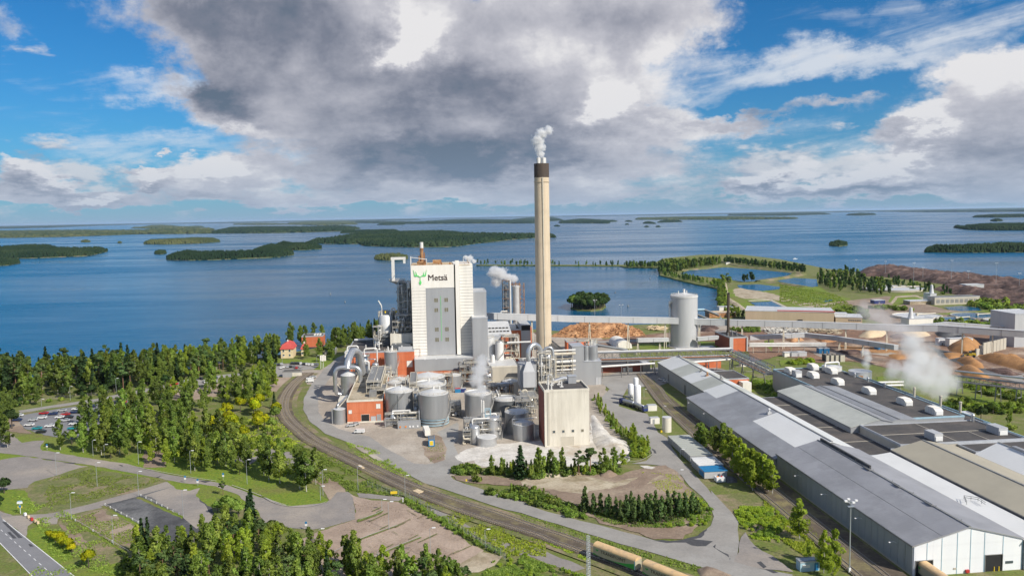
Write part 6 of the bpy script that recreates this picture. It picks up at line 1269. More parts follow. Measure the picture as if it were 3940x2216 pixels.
t = building('brick_kiosk', 'small red and white hut behind the black roof, under the steam', 'hut', 233.5, 238.5, 322, 327, 9.0, 'red_paint', 'tank_roof', .3)

# ------------------------------------------------------------------ small buildings at left
t = T('villa', 'pale yellow villa with a hipped red roof among trees by the lake', 'house', *Q('f6', 300, 850)); a, b = Q('f6', 180, 850); a2, _ = Q('f6', 440, 850)
def villa(t, a0, a1, b0, b1, h, rh):
    t.part('wall', MB().box(a0, a1, b0, b1, 0, h), 'render_yellow')
    mb = MB(); am = (a0+a1)/2; o_ = .7; ins = (a1-a0)*.22
    mb._add([(a0-o_,b0-o_,h-.4),(a1+o_,b0-o_,h-.4),(a1+o_,b1+o_,h-.4),(a0-o_,b1+o_,h-.4),(a0+ins*.6,b0+.2,h+rh*.65),(a1-ins*.6,b0+.2,h+rh*.65),(a1-ins*.6,b1-.2,h+rh*.65),(a0+ins*.6,b1-.2,h+rh*.65),(am,b0+2.2,h+rh),(am,b1-2.2,h+rh)],
            [(0,1,5,4),(1,2,6,5),(2,3,7,6),(3,0,4,7),(4,5,8),(5,6,9,8),(6,7,9),(7,4,8,9),(3,2,1,0)]); t.part('roof', mb, 'red_roof')
    for z in (1.4, 4.6):
        for k in (.22, .72): x = a0+(a1-a0)*k; window(t, x-.6, x+.6, b0, z, z+1.5, 'glass', 'clad_white')
    t.part('chimney', MB().box(am-.4, am+.4, b0+5, b0+5.9, h+rh*.6, h+rh+1.2), 'concrete_white')
villa(t, a, a2, b, b+14, 7.0, 4.5)
a, b = Q('f6', 630, 800); a2, _ = Q('f6', 720, 800); t = T('villa', 'smaller wing house with red roof right of the pale yellow villa', 'house', a, b); villa(t, a, a2, b, b+10, 5.5, 3.2)
a, b = Q('f6', 640, 610); a2, _ = Q('f6', 1110, 590)
t = building('brick_office', 'orange brick office with black roof and white skylights behind the villa', 'building', a, a2, b, b+14, 8.5, 'brick_red', 'roof_black', .5)
for k in range(3): t.part('skylight', MB().box(a+ (a2-a)*(.55+.13*k), a+(a2-a)*(.62+.13*k), b+4, b+9, 8.6, 9.5), 'clad_white')
a, b = Q('f6', 1140, 770); t = building('shed', 'small dark shed with pale door between trees right of the villa', 'shed', a, a+8, b, b+7, 4.2, 'frame_steel', 'roof_black', .1); t.part('door', MB().box(a+4.5, a+6.5, b-.1, b-.01, 0, 3.6), 'concrete_white')
a, b = Q('f6', 215, 1270); a2, _ = Q('f6', 600, 1270); t = building('gatehouse', 'low gatehouse with dark flat roof and cream panels at the car park corner', 'gatehouse', a, a2, b, b+6, 3.6, 'clad_grey', 'roof_black', .25, edge='frame_steel'); t.part('panel', MB().box(a+6, a+12, b-.12, b-.01, .5, 2.8), 'concrete_white')
# flagpoles
for k in range(3):
    a, b = Q('f6', 1050+k*34, 1085-k*6); u = T('flagpole', ('left', 'middle', 'right')[k]+' white flag on a pole by the mill entrance, one of three', 'flag', a, b, 0, 'flags at the mill entrance')
    mb = MB(); mb.cyl(a, b, 0, 9.5, .11, 6); u.part('pole', mb, 'lamp_white'); mb = MB()
    vs = [];
    for i in range(6):
        for j in range(2): vs.append((a+.15+i*.32, b+.18*sin(i*1.3), 9.3-j*3.6-i*.12))
    mb._add(vs, [(2*i, 2*i+1, 2*i+3, 2*i+2) for i in range(5)]); u.part('flag', mb, 'clad_white')
for q_, lab, wm, hh, ww in ((('z4', 1525, 560), 'white silo and hopper at the water treatment basins', 'tank_roof', 9, 7), (('z4', 1310, 800), 'white sludge building with a vent tower by the round basins', 'clad_white', 6, 22), (('z4', 1570, 590), 'long grey concrete shed below the bark heap', 'concrete', 8, 50), (('z4', 1885, 435), 'small grey shed on the bark heap', 'clad_light', 6, 24), (('z4', 1320, 590), 'low pale basin house at the water treatment plant', 'pale_sand', 4, 26)):
    a, b = Q(*q_); t = building('treatment_building', lab, 'building', a, a+ww, b, b+12, hh, wm, 'roof_black' if 'long' in lab else 'tank_roof', .3)
    if 'vent' in lab or 'silo' in lab: mb = MB(); mb.lathe(a+4, b+4, [(2.4, hh), (1.6, hh+5), (1.2, hh+9), (.2, hh+9.5)], 12); t.part('tower', mb, 'tank_roof')
    if 'long' in lab:
        for k in range(9): t.part('window', MB().box(a+2+k*5.2, a+5.5+k*5.2, b-.2, b-.02, 2, 5.5), 'frame_steel')
# round basins
for f, xc, yc, rx, lab, m_, mw in (('z4', 1390, 714, 245, 'round pale clarifier basin by the steam plume', 'concrete_white', 'tank_roof'), ('z4', 1785, 750, 190, 'round blue clarifier basin with a brown rim', 'concrete', 'lake_water'), ('z4', 2000, 715, 260, 'wide flat round basin behind the blue clarifier', 'concrete', 'lake_water'), ('z4', 2260, 760, 190, 'round pale clarifier near the right edge', 'concrete', 'tank_roof'), ('z4', 1150, 430, 330, 'large round aeration basin at the foot of the bark heap', 'concrete', 'tank_roof')):
    c = Q(f, xc, yc); e_ = Q(f, xc+rx, yc); r_ = hypot(e_[0]-c[0], e_[1]-c[1]); t = T('clarifier_basin', lab, 'basin', *c)
    mb = MB(); mb.lathe(c[0], c[1], [(r_, 0), (r_, 2.2), (r_-.8, 2.2), (r_-.8, 1.2)], 48); t.part('rim', mb, m_); mb = MB(); mb.cyl(c[0], c[1], 1.0, 1.75, r_-.85, 48); t.part('surface', mb, mw)
    mb = MB(); mb.beam((c[0], c[1], 2.8), (c[0]+r_*.98, c[1]+3, 2.8), .8); mb.cyl(c[0], c[1], 1.8, 4, 1.2, 10); t.part('scraper_bridge', mb, 'frame_cream')

# ------------------------------------------------------------------ foliage
def cards(C, size, rg, flat=.0, el=1.0):
    n = len(C); d = rg.normal(size=(n, 3)); d[:, 2] *= (1-flat); d /= np.linalg.norm(d, axis=1)[:, None]+1e-9
    e_ = rg.normal(size=(n, 3)); e_ -= d*(e_*d).sum(1)[:, None]; e_ /= np.linalg.norm(e_, axis=1)[:, None]+1e-9
    s = (size*rg.uniform(.6, 1.3, n))[:, None]
    V = np.stack([C-d*s*el-e_*s*.6, C+d*s*.2*el-e_*s, C+d*s*el+e_*s*.5, C-d*s*.3*el+e_*s], 1)
    return V.reshape(-1, 3), np.arange(4*n).reshape(-1, 4)
def clumps(cs, rs, n, rg, sq=.75):
    """points in and on the shells of foliage clumps"""
    k = rg.randint(0, len(cs), n); u = rg.normal(size=(n, 3)); u /= np.linalg.norm(u, axis=1)[:, None]
    r_ = rg.uniform(.35, 1.0, n)**.6; P_ = np.array(cs)[k]+u*(np.array(rs)[k]*r_)[:, None]*np.array([1, 1, sq]); return P_
def tree_mesh(kind, seed):
    rg = np.random.RandomState(seed); mbt = MB(); H = 1.0
    if kind == 'spruce':
        H = 17; R_ = 2.9; mbt.cyl(0, 0, 0, H*.95, .22, 6, .05); pts = []
        for k in range(30):
            z = 1.0+(H-1.2)*k/30; rr = R_*(1-z/H)**.85*rg.uniform(.82, 1.1); nb = max(4, int(11*rr/R_)+3); a0 = rg.uniform(0, 6.28)
            for j in range(nb):
                an = a0+6.28*j/nb+rg.uniform(-.2, .2); L_ = rr*rg.uniform(.75, 1.12)
                for q in np.linspace(.25, 1, max(3, int(L_*2.6))): pts.append((L_*q*cos(an)+rg.uniform(-.15, .15), L_*q*sin(an)+rg.uniform(-.15, .15), z-L_*.28*q+rg.uniform(-.1, .1)))
        C = np.array(pts); V, F = cards(C, .42, rg, .5, 1.2)
    elif kind == 'pine':
        H = 17; mbt.tube([(0, 0, 0), (rg.uniform(-.2, .2), .1, H*.5), (rg.uniform(-.4, .4), rg.uniform(-.3, .3), H*.92)], [.26, .2, .07], 6)
        cs = []; rs = []
        for k in range(16):
            z = H*rg.uniform(.5, .95); rr = 3.1*(1-abs(z/H-.66)*1.7)+.3; an = rg.uniform(0, 6.28); q = rg.uniform(.15, 1)*rr; cs.append((q*cos(an), q*sin(an), z)); rs.append(rg.uniform(.8, 1.45)); mbt.tube([(0, 0, z-.7), (q*cos(an), q*sin(an), z-.2)], .05, 4)
        C = clumps(cs, rs, 1900, rg, .6); V, F = cards(C, .30, rg, .2)
    elif kind == 'birch':
        H = 16; mbt.tube([(0, 0, 0), (rg.uniform(-.25, .25), rg.uniform(-.2, .2), H*.4), (rg.uniform(-.5, .5), rg.uniform(-.4, .4), H*.9)], [.17, .13, .04], 6)
        cs = []; rs = []
        for k in range(30):
            t_ = (k+.5)/30; z = H*(.22+.76*t_); rr = 2.9*sin(pi*min(1, (t_*.86+.12)))**.7; an = rg.uniform(0, 6.28); q = rg.uniform(.1, 1)*rr; cs.append((q*cos(an), q*sin(an), z-q*.25)); rs.append(rg.uniform(.7, 1.45)*(1.15-.5*t_))
            if k % 2: mbt.tube([(0, 0, z-1.3), (q*cos(an), q*sin(an), z)], .04, 3)
        C = clumps(cs, rs, 2500, rg, 1.15); V, F = cards(C, .27, rg, 0, 1.2)
    elif kind == 'broad':
        H = 9; mbt.cyl(0, 0, 0, H*.5, .25, 6, .15); cs = []; rs = []
        for k in range(26):
            u = rg.normal(size=3); u /= np.linalg.norm(u); u[2] = abs(u[2])*1.1-.25; q = rg.uniform(.5, 1); cs.append((2.5*u[0]*q, 2.5*u[1]*q, H*.56+H*.34*u[2]*q)); rs.append(rg.uniform(.8, 1.35))
        C = clumps(cs, rs, 2600, rg, .9); V, F = cards(C, .30, rg)
    elif kind == 'sapling':
        H = 6; mbt.tube([(0, 0, 0), (.1, 0, H*.9)], [.07, .02], 5); cs = [(rg.uniform(-.55, .55)*(1.1-k/14), rg.uniform(-.55, .55)*(1.1-k/14), .9+4.6*k/14) for k in range(14)]; rs = [rg.uniform(.4, .75)*(1.15-.5*k/14) for k in range(14)]
        C = clumps(cs, rs, 620, rg, 1.2); V, F = cards(C, .22, rg)
    elif kind == 'young_pine':
        H = 7; mbt.cyl(0, 0, 0, H*.9, .09, 5, .03); cs = []; rs = []
        for k in range(22): t_ = k/22; an = rg.uniform(0, 6.28); q = 1.35*(1-t_)**.8*rg.uniform(.3, 1); cs.append((q*cos(an), q*sin(an), .7+t_*6.1)); rs.append(rg.uniform(.4, .75)*(1.15-.6*t_))
        C = clumps(cs, rs, 1000, rg, 1.1); V, F = cards(C, .21, rg)
    elif kind == 'bush':
        cs = [(rg.uniform(-.9, .9), rg.uniform(-.9, .9), rg.uniform(.3, 1.1)) for _ in range(8)]; rs = [rg.uniform(.5, .8) for _ in range(8)]; C = clumps(cs, rs, 420, rg, .9); C[:, 2] = np.abs(C[:, 2]); V, F = cards(C, .19, rg); H = 1.8
    elif kind == 'low':   # far tree, whole in one mesh
        cs = [(rg.uniform(-.9, .9), rg.uniform(-.9, .9), rg.uniform(1.5, 9)) for _ in range(14)]; rs = [rg.uniform(.9, 1.7)*(1.2-c[2]/12) for c in cs]; C = clumps(cs, rs, 260, rg, 1.3); V, F = cards(C, .55, rg); H = 10
    return V, F, mbt, H
KIND = {}
def fluff(V, F, leaf, H, seed):
    """leaf cards facing out of the crown, shaded as the soft mass they make up"""
    rg = np.random.RandomState(seed); c = V[F].mean(1); out = np.column_stack([c[:, 0], c[:, 1], (c[:, 2]-H*.5)*.45+.35]); out /= np.linalg.norm(out, axis=1)[:, None]+1e-9
    n = np.cross(V[F[:, 1]]-V[F[:, 0]], V[F[:, 2]]-V[F[:, 0]]); fl = (n*out).sum(1) < 0; F = F.copy(); F[fl] = F[fl][:, ::-1]
    nn = out+rg.normal(size=out.shape)*.42; nn /= np.linalg.norm(nn, axis=1)[:, None]; N_ = np.zeros_like(V)
    for k in range(4): N_[F[:, k]] = nn
    me = mesh_np(V, F, leaf, 'crown', 4); me.shade_smooth(); me.normals_split_custom_set_from_vertices(N_.tolist()); return me
def variants(key, kind, leaf, trunk, n, seed):
    out = []
    for i in range(n):
        V, F, mbt, H = tree_mesh(kind, seed+i); out.append((fluff(V, F, leaf, H, seed+i), mbt.mesh('trunk', trunk) if mbt.v else None, H))
    KIND[key] = out
variants('spruce', 'spruce', 'leaf_spruce', 'trunk_dark', 3, 10); variants('pine', 'pine', 'leaf_pine', 'trunk_pine', 4, 20); variants('birch', 'birch', 'leaf_birch', 'trunk_birch', 6, 30)
variants('lime_birch', 'birch', 'leaf_lime', 'trunk_birch', 3, 50); variants('dark_birch', 'birch', 'leaf_shore', 'trunk_birch', 3, 60); variants('maple', 'broad', 'leaf_maple', 'trunk_dark', 3, 70)
variants('broad', 'broad', 'leaf_birch', 'trunk_dark', 3, 80); variants('dark_broad', 'broad', 'leaf_dark', 'trunk_dark', 3, 90); variants('sapling', 'sapling', 'leaf_birch', 'trunk_birch', 3, 100); variants('lime_sapling', 'sapling', 'leaf_lime', 'trunk_birch', 2, 105)
variants('young_pine', 'young_pine', 'leaf_pine', 'trunk_pine', 4, 110); variants('bush', 'bush', 'leaf_birch', None, 4, 120); variants('lime_bush', 'bush', 'leaf_lime', None, 3, 130); variants('dark_bush', 'bush', 'leaf_shore', None, 3, 140)
variants('far_tree', 'low', 'leaf_shore', None, 4, 150); variants('far_dark', 'low', 'leaf_dark', None, 3, 160)
TR = random.Random(99)
NMS = dict(spruce='spruce_tree', pine='pine_tree', birch='birch_tree', lime_birch='birch_tree', dark_birch='birch_tree', maple='maple_tree', broad='broadleaf_tree', dark_broad='broadleaf_tree', sapling='birch_sapling', lime_sapling='birch_sapling', young_pine='pine_tree', bush='bush', lime_bush='bush', dark_bush='bush', far_tree='lakeside_tree', far_dark='lakeside_tree')
PLANTED = []
def plant(key, p, h, label, group=None, wide=1.0, z=0.2):
    k = TR.randrange(len(KIND[key])); H = KIND[key][k][2]; s = h/H; rz = TR.uniform(0, 6.28)
    PLANTED.append((key, k, p, h, (s*wide*TR.uniform(.85, 1.15), s*wide*TR.uniform(.85, 1.15), s), rz, label, group, z))
def grow_all(limit=295):
    by = {}
    for q in PLANTED: by.setdefault(NMS[q[0]], []).append(q)
    for nm, lst in by.items():
        lst.sort(key=lambda q: -q[3]*(q[4][0]+.2)/max(50, q[2][1]))
        for key, k, p, h, sc, rz, label, group, z in lst[:limit]:
            cr, tk, H = KIND[key][k]; cat = 'bush' if 'bush' in key else 'tree'
            if tk is None: tag(link(nm, cr, loc=(p[0], p[1], z), rz=rz, sc=sc), label, cat, group); continue
            e_ = tag(empty(nm, (p[0], p[1], z), rz), label, cat, group); e_.scale = sc
            link('trunk', tk, e_); link('crown', cr, e_)
        rest = lst[limit:]
        if rest:
            # those that show smallest, joined
            Vs = []; Fs = []; Ms = []; slots = []; o = 0
            for key, k, p, h, sc, rz, *_r, z in rest:
                for me in KIND[key][k][:1]:
                    co = np.empty(len(me.vertices)*3, np.float32); me.vertices.foreach_get('co', co); co = co.reshape(-1, 3)*np.array(sc)
                    c, s_ = cos(rz), sin(rz); co = np.column_stack([co[:, 0]*c-co[:, 1]*s_+p[0], co[:, 0]*s_+co[:, 1]*c+p[1], co[:, 2]+z]); n_ = len(co)
                    if nm == 'birch_tree': pass
                    Vs.append(co); Fs.append(np.arange(n_).reshape(-1, 4)+o); o += n_
                    m_ = me.materials[0].name
                    if m_ not in slots: slots.append(m_)
                    Ms.append(np.full(n_//4, slots.index(m_), np.int32))
            me = mesh_np(np.concatenate(Vs), np.concatenate(Fs), slots[0], 'foliage_mass', 4)
            for m_ in slots[1:]: me.materials.append(MATS[m_])
            me.polygons.foreach_set('material_index', np.concatenate(Ms)); me.update()
            tag(link({'bush': 'undergrowth', 'lakeside_tree': 'distant_wood'}.get(nm, 'wood'), me), None, None, None, 'stuff')
def scatter(s, n, mind, seed, edge=0.0):
    poly = GP(s) if isinstance(s, str) else s; P_ = np.array(poly); x0, y0 = P_.min(0); x1, y1 = P_.max(0); rg = random.Random(seed); out = []; tries = 0
    while len(out) < n and tries < n*60:
        tries += 1; x = rg.uniform(x0, x1); y = rg.uniform(y0, y1)
        if not inpoly(np.array([x]), np.array([y]), poly)[0]: continue
        if any((x-a)**2+(y-b)**2 < mind*mind for a, b in out): continue
        out.append((x, y))
    return out
def wood(s, n, mind, seed, mix, where, group):
    """trees of a wood; nothing but kind and place tells its members apart"""
    kinds = [k for k, wt, h0, h1 in mix for _ in range(wt)]; hh = {k: (h0, h1) for k, wt, h0, h1 in mix}; rg = random.Random(seed+1)
    for p in scatter(s, n, mind, seed):
        k = rg.choice(kinds); h = rg.uniform(*hh[k]); words = dict(spruce='dark pointed spruce', pine='pine with a bare brown trunk', birch='green birch', lime_birch='light green birch', dark_birch='dull green birch', maple='yellow green rounded maple', broad='rounded green broadleaf tree', dark_broad='dark rounded broadleaf tree', sapling='thin young birch', lime_sapling='bright thin young birch', young_pine='young bushy pine', bush='green bush', lime_bush='bright green bush', dark_bush='dark green bush', far_tree='distant green tree', far_dark='distant dark tree')[k]
        plant(k, p, h, words+' '+where, group+', '+words)
wood("D -60,1000 -60,948 150,944 330,936 400,924 400,972 330,985 150,1000 60,1015", 128, 3.2, 1, (('spruce', 3, 16, 22), ('pine', 4, 16, 21), ('dark_birch', 6, 15, 20), ('birch', 2, 14, 18), ('dark_broad', 1, 9, 13)), 'in the darker left half of the shore wood', 'left half of the shore wood')
wood("D 400,924 480,912 690,884 712,896 690,915 560,938 480,955 400,970", 96, 3.2, 61, (('spruce', 1, 13, 18), ('pine', 3, 14, 18), ('birch', 7, 13, 18), ('dark_birch', 2, 13, 17), ('lime_birch', 2, 12, 16)), 'in the sunnier right half of the shore wood', 'right half of the shore wood')  # lighter leaf colours than the left half, standing in for sunlight
wood("D -40,1010 150,990 330,975 480,950 600,928 600,934 480,958 330,988 150,1012 30,1030 -40,1050", 60, 2.6, 2, (('dark_bush', 4, 2, 4), ('bush', 3, 1.5, 3), ('dark_broad', 3, 5, 9), ('dark_birch', 1, 9, 13)), 'in the undergrowth before the shore wood', 'undergrowth before the shore wood')
wood("D 712,868 820,852 830,858 720,876", 10, 5, 63, (('dark_birch', 2, 13, 18), ('birch', 2, 12, 16)), 'behind the villa on the shore', 'trees behind the villa')
wood("D 835,866 962,846 958,858 880,874 838,884", 30, 4.2, 3, (('spruce', 2, 12, 18), ('dark_birch', 4, 13, 19), ('birch', 4, 12, 18), ('broad', 2, 6, 10)), 'by the villa and the shore left of the tower', 'trees by the villa')
wood("D 745,898 770,880 850,890 850,905 790,915", 9, 5, 33, (('birch', 2, 9, 14), ('broad', 1, 6, 8)), 'on the lawn between the villa and the mill road', 'lawn trees by the villa')
wood("D 200,1060 330,1022 480,985 600,965 690,950 712,962 690,990 690,1030 600,1035 480,1050 330,1120 260,1130", 70, 4.0, 4, (('birch', 7, 11, 17), ('lime_birch', 3, 10, 14), ('pine', 1, 12, 15), ('dark_birch', 2, 13, 17)), 'in the open birch wood right of the car park', 'open birch wood right of the car park')
wood("D 130,1115 230,1110 330,1080 430,1070 520,1095 600,1110 600,1170 520,1180 400,1175 250,1150 130,1130", 62, 4.4, 5, (('birch', 7, 11, 16), ('dark_birch', 4, 12, 17), ('broad', 1, 6, 9), ('lime_birch', 1, 9, 13)), 'in the birch wood above the abandoned car park', 'birch wood above the abandoned car park')
wood("D 520,1060 600,1035 690,1020 700,1045 690,1085 650,1112 560,1110 510,1100", 22, 5.0, 6, (('maple', 8, 7.5, 10.5), ('broad', 2, 7, 9), ('spruce', 1, 9, 12)), 'in the yellow green grove beside the curving rails', 'yellow green grove beside the rails')
wood("D 560,1120 700,1085 740,1110 760,1125 690,1140 600,1150", 26, 3, 7, (('lime_bush', 5, 1.6, 3), ('bush', 3, 1.5, 3), ('broad', 1, 4, 6)), 'in the bright scrub inside the rail curve', 'bright scrub inside the rail curve')
wood("D 440,1150 600,1165 640,1160 790,1195 800,1225 700,1218 600,1195 480,1185", 26, 4.5, 8, (('birch', 6, 10, 15), ('dark_birch', 3, 11, 15), ('broad', 1, 5, 8)), 'in the row between two roads left of the rails', 'birch row left of the rails')
wood("D -60,1010 10,1020 40,1045 40,1110 60,1130 20,1140 -60,1110", 16, 5, 9, (('dark_birch', 4, 10, 14), ('dark_broad', 3, 8, 11)), 'at the left edge beside the car park', 'left edge trees')
wood("D -60,1230 5,1230 22,1255 20,1290 -60,1300", 7, 4, 10, (('dark_broad', 4, 6, 9),), 'at the left edge above the main road', 'left edge shrubs')
for q_, h, wd, k, lab in ((('l2', 2270, 780), 13.6, 1.15, 'spruce', 'tallest dark spruce standing beside the empty dark car park'), (('l2', 2240, 790), 11.5, 1, 'spruce', 'second dark spruce leaning on the tallest one'), (('l2', 1290, 1060), 13, .8, 'spruce', 'narrow dark spruce at the left end of the front wood'), (('l2', 1345, 1080), 14, .8, 'spruce', 'narrow dark spruce next to the leftmost one of the front wood'), (('l2', 1430, 1100), 11, .9, 'spruce', 'third dark spruce of the front wood'),
    (('l2', 2010, 480), 5.5, 1.2, 'pine', 'low dark pine by the road bend above the maple'), (('l2', 2060, 650), 7, 1.35, 'broad', 'large rounded maple beside the tall spruce'), (('l2', 1960, 640), 4.5, 1.2, 'broad', 'smaller rounded tree left of the large maple'), (('l2', 2150, 670), 5.5, 1.2, 'broad', 'rounded tree between the maple and the tall spruce'),
    (('l2', 800, 1130), 6.0, 1.0, 'maple', 'single yellow green round tree on the verge of the main road'), (('m1', 420, 450), 15, 1.3, 'dark_birch', 'dense dark birch at the end of the row by the rails'), (('m1', 360, 430), 12, 1.2, 'dark_birch', 'dark birch left of the dense one by the rails')):
    plant(k, G(*q_), h, lab, None, wd)
for i, (x, y, h) in enumerate(((450, 870, 2.6), (500, 900, 3.0), (560, 935, 3.0), (610, 965, 3.2), (650, 1000, 3.0), (540, 890, 2.6))): plant('maple', G('l2', x, y+10), h+1, ('first', 'second', 'third', 'fourth', 'lowest', 'rear')[i]+' shrub of the yellow green hedge beside the main road', 'yellow green hedge shrubs', 1.3)
for i in range(14): plant('dark_bush', G('l2', 1110+i*22, 1130+30*(i % 3)), 2.6, 'dark green bush in the clump left of the front wood', 'dark bush clump', 1.2)
wood("D 345,1420 400,1400 470,1395 560,1375 660,1370 740,1395 830,1420 900,1440 1000,1450 1110,1460 1180,1500 1200,1640 700,1700 300,1600", 165, 3.1, 11, (('birch', 7, 9, 13.5), ('lime_birch', 3, 8, 12), ('pine', 4, 8, 11.5), ('dark_birch', 3, 9, 13), ('spruce', 1, 9, 12)), 'in the foreground wood at the bottom left', 'foreground wood')
wood("D 540,1340 640,1345 700,1350 735,1385 600,1385 500,1380", 14, 3.5, 12, (('birch', 3, 7, 10), ('broad', 3, 5, 7), ('lime_birch', 2, 6, 9)), 'at the edge of the foreground wood by the empty car park', 'foreground wood edge')
# in front of the white block
for q_, h, k, lab, wd in ((('z2', 1505, 1245), 8.2, 'birch', 'light birch left of the big spruce, before the lime ground', 1), (('z2', 1765, 1270), 13.5, 'spruce', 'biggest spruce in front of the white block', 1.25), (('z2', 1600, 1240), 5, 'birch', 'small birch between the light birch and the big spruce', 1), (('z2', 1930, 1240), 11, 'birch', 'tall birch right of the big spruce', 1.1), (('z2', 2040, 1235), 10, 'dark_birch', 'dark birch before the left corner of the white block', 1), (('z2', 2140, 1215), 10, 'birch', 'thin birch before the loading door of the white block', .9),
    (('z2', 2290, 1240), 10, 'pine', 'left pine of two before the right side of the white block', 1.2), (('z2', 2390, 1235), 11.5, 'pine', 'right taller pine before the right side of the white block', 1.2), (('z2', 2510, 1220), 10, 'birch', 'birch right of the two pines', 1.1), (('r2', 390, 1180), 7, 'lime_birch', 'yellowish birch before the white lime pile', 1.3), (('r2', 300, 1180), 8, 'birch', 'birch beside the yellowish one before the lime pile', 1.2), (('z2', 1375, 1300), 3, 'dark_bush', 'single round bush on the verge inside the road fork', .9)):
    plant(k, G(*q_), h, lab, None, wd)
wood("z2 1140,1225 1180,1190 1280,1175 1410,1195 1400,1222 1250,1235", 26, 1.1, 13, (('dark_bush', 3, 2.0, 3.2), ('bush', 2, 1.8, 2.8)), 'in the hedge at the road fork', 'hedge at the road fork')
wood("z2 1430,1240 1600,1240 1900,1280 2200,1250 2500,1230 2640,1230 2640,1190 2400,1190 2000,1200 1500,1205", 95, 1.4, 14, (('young_pine', 3, 2.5, 5), ('bush', 4, 1.8, 3), ('sapling', 5, 4, 8), ('lime_sapling', 2, 4, 7), ('dark_bush', 3, 1.6, 3)), 'in the scrub in front of the white block', 'scrub before the white block')
wood("r2 440,870 560,900 625,960 650,1010 600,1080 500,1115 470,1090 480,1000", 34, 1.6, 15, (('lime_birch', 3, 5, 7), ('bush', 3, 2, 3), ('lime_bush', 3, 2, 3)), 'in the thicket at the road bend right of the lime pile', 'thicket right of the lime pile')
wood("r2 80,500 130,480 220,620 330,760 440,860 560,900 520,930 380,880 260,800 150,640", 60, 1.3, 16, (('sapling', 4, 2.5, 5), ('lime_sapling', 3, 2.5, 4.5), ('bush', 2, 1, 2)), 'on the slope between the white block and the road', 'slope saplings')
wood("r1 570,700 640,660 850,690 1000,700 1400,700 1750,690 1770,740 1700,760 1560,770 1350,815 1200,830 1050,800 880,760 700,730", 52, 2.2, 17, (('young_pine', 1, 5.2, 8.2),), 'in the dark pine row below the dirt oval', 'young pine row')
wood("r1 -350,500 0,490 150,480 270,530 330,600 540,640 640,760 560,760 200,650 0,590 -300,520", 60, 1.6, 18, (('bush', 3, 1.2, 2.4), ('dark_bush', 4, 1.4, 2.8), ('sapling', 1, 2.5, 4)), 'on the verge along the plant road', 'verge bushes')
wood("r1 1560,640 1800,560 1900,700 1905,760 1830,830 1500,850 1300,840 1700,800", 46, 1.6, 19, (('bush', 3, .9, 1.8), ('lime_bush', 3, .8, 1.6)), 'at the right end of the oval island', 'oval island bushes')
for i, (x, y, h) in enumerate(((1150, 965, 9), (1190, 985, 10), (1215, 1000, 8), (1290, 1000, 9), (1330, 1050, 11), (1400, 1060, 12.5), (1460, 1120, 12.5), (1500, 1180, 12), (1560, 1220, 12), (1600, 1260, 11), (1660, 1310, 11), (1700, 1340, 12), (1760, 1370, 11.5), (1800, 1410, 12), (1860, 1430, 11), (1420, 1130, 9), (1540, 1270, 9), (1640, 1360, 9.5), (1700, 1420, 10), (1900, 1460, 10))):
    plant('lime_birch' if i > 6 else 'birch', G('r2', x, y), h*1.08, 'birch in the tall row between the containers and the long grey sheds', 'tall birch row before the sheds', 1.3)
plant('lime_birch', G('r4', 350, 965), 12.5, 'single light birch standing before the nearest grey shed', None, 1.2); plant('birch', G('r4', 315, 940), 9, 'smaller birch tucked behind the single light birch'); plant('lime_birch', G('r4', 590, 1300), 12, 'front left light birch beside the small grey hut', None, 1.1); plant('lime_birch', G('r4', 700, 1270), 11.5, 'front right light birch beside the tall floodlight mast', None, 1.1); plant('lime_birch', G('r4', 640, 1340), 9, 'lowest light birch at the bottom edge by the hut'); plant('lime_sapling', G('r4', 440, 1170), 5.5, 'slim young birch above the grey hut')
wood("r4 0,900 100,700 220,760 230,850 100,960; r1 2576,980 2300,950 2230,860 2150,690 2576,700", 46, 1.8, 20, (('bush', 3, .8, 1.8), ('lime_bush', 4, .8, 1.8)), 'in the rough ground between the road and the siding', 'rough ground bushes')
wood("m1 1330,520 1900,870 2180,1010 2160,1040 1800,850 1300,560", 50, 1.2, 21, (('bush', 3, .8, 1.7), ('sapling', 1, 1.5, 3)), 'along the wire fence by the pink gravel lot', 'fence bushes')
wood("m1 2130,1100 2300,990 2576,1080; r1 0,1100 200,1190 480,1290 640,1329 600,1400 -100,1400", 40, 1.5, 22, (('bush', 3, .7, 1.5), ('lime_bush', 3, .7, 1.4)), 'in the weedy ground at the bottom centre', 'weedy ground bushes')
# ponds, causeways and the far yard
wood("z3 965,165 960,90 1050,60 1640,40 1640,55 1300,100 1150,140", 150, 5, 23, (('far_tree', 4, 11, 18), ('far_dark', 2, 12, 18)), 'in the wood round the far settling pond', 'far pond wood')
wood("z3 1640,40 1850,55 2150,90 2576,160 2576,130 2300,95 2000,60 1700,25", 110, 4.5, 24, (('far_tree', 1, 9, 14), ('far_dark', 3, 10, 15)), 'on the dark outer dyke of the settling ponds', 'outer dyke trees')
wood("z3 1050,175 1250,195 1500,255 1490,275 1250,230 1000,175", 50, 4, 25, (('far_tree', 3, 6, 10), ('far_dark', 2, 7, 10)), 'on the inner dyke facing the mill', 'inner dyke trees')
wood("z3 1500,285 1640,270 1680,310 1700,400 1690,560 1900,640 1760,650 1650,600 1610,500 1615,320", 90, 4, 26, (('far_tree', 2, 7, 12), ('broad', 3, 6, 10), ('birch', 1, 9, 13)), 'on the shore strip behind the quay', 'shore strip trees')
wood("z3 600,82 940,90 940,72 620,66", 42, 4.5, 27, (('far_tree', 2, 8, 13), ('far_dark', 2, 9, 13)), 'on the wider end of the lake causeway', 'causeway end trees')
wood("D 1200,668 1590,673 1590,668 1400,664 1200,664", 46, 7, 28, (('far_dark', 2, 7, 12), ('far_tree', 2, 6, 11)), 'spread along the thin causeway across the lake', 'causeway trees')
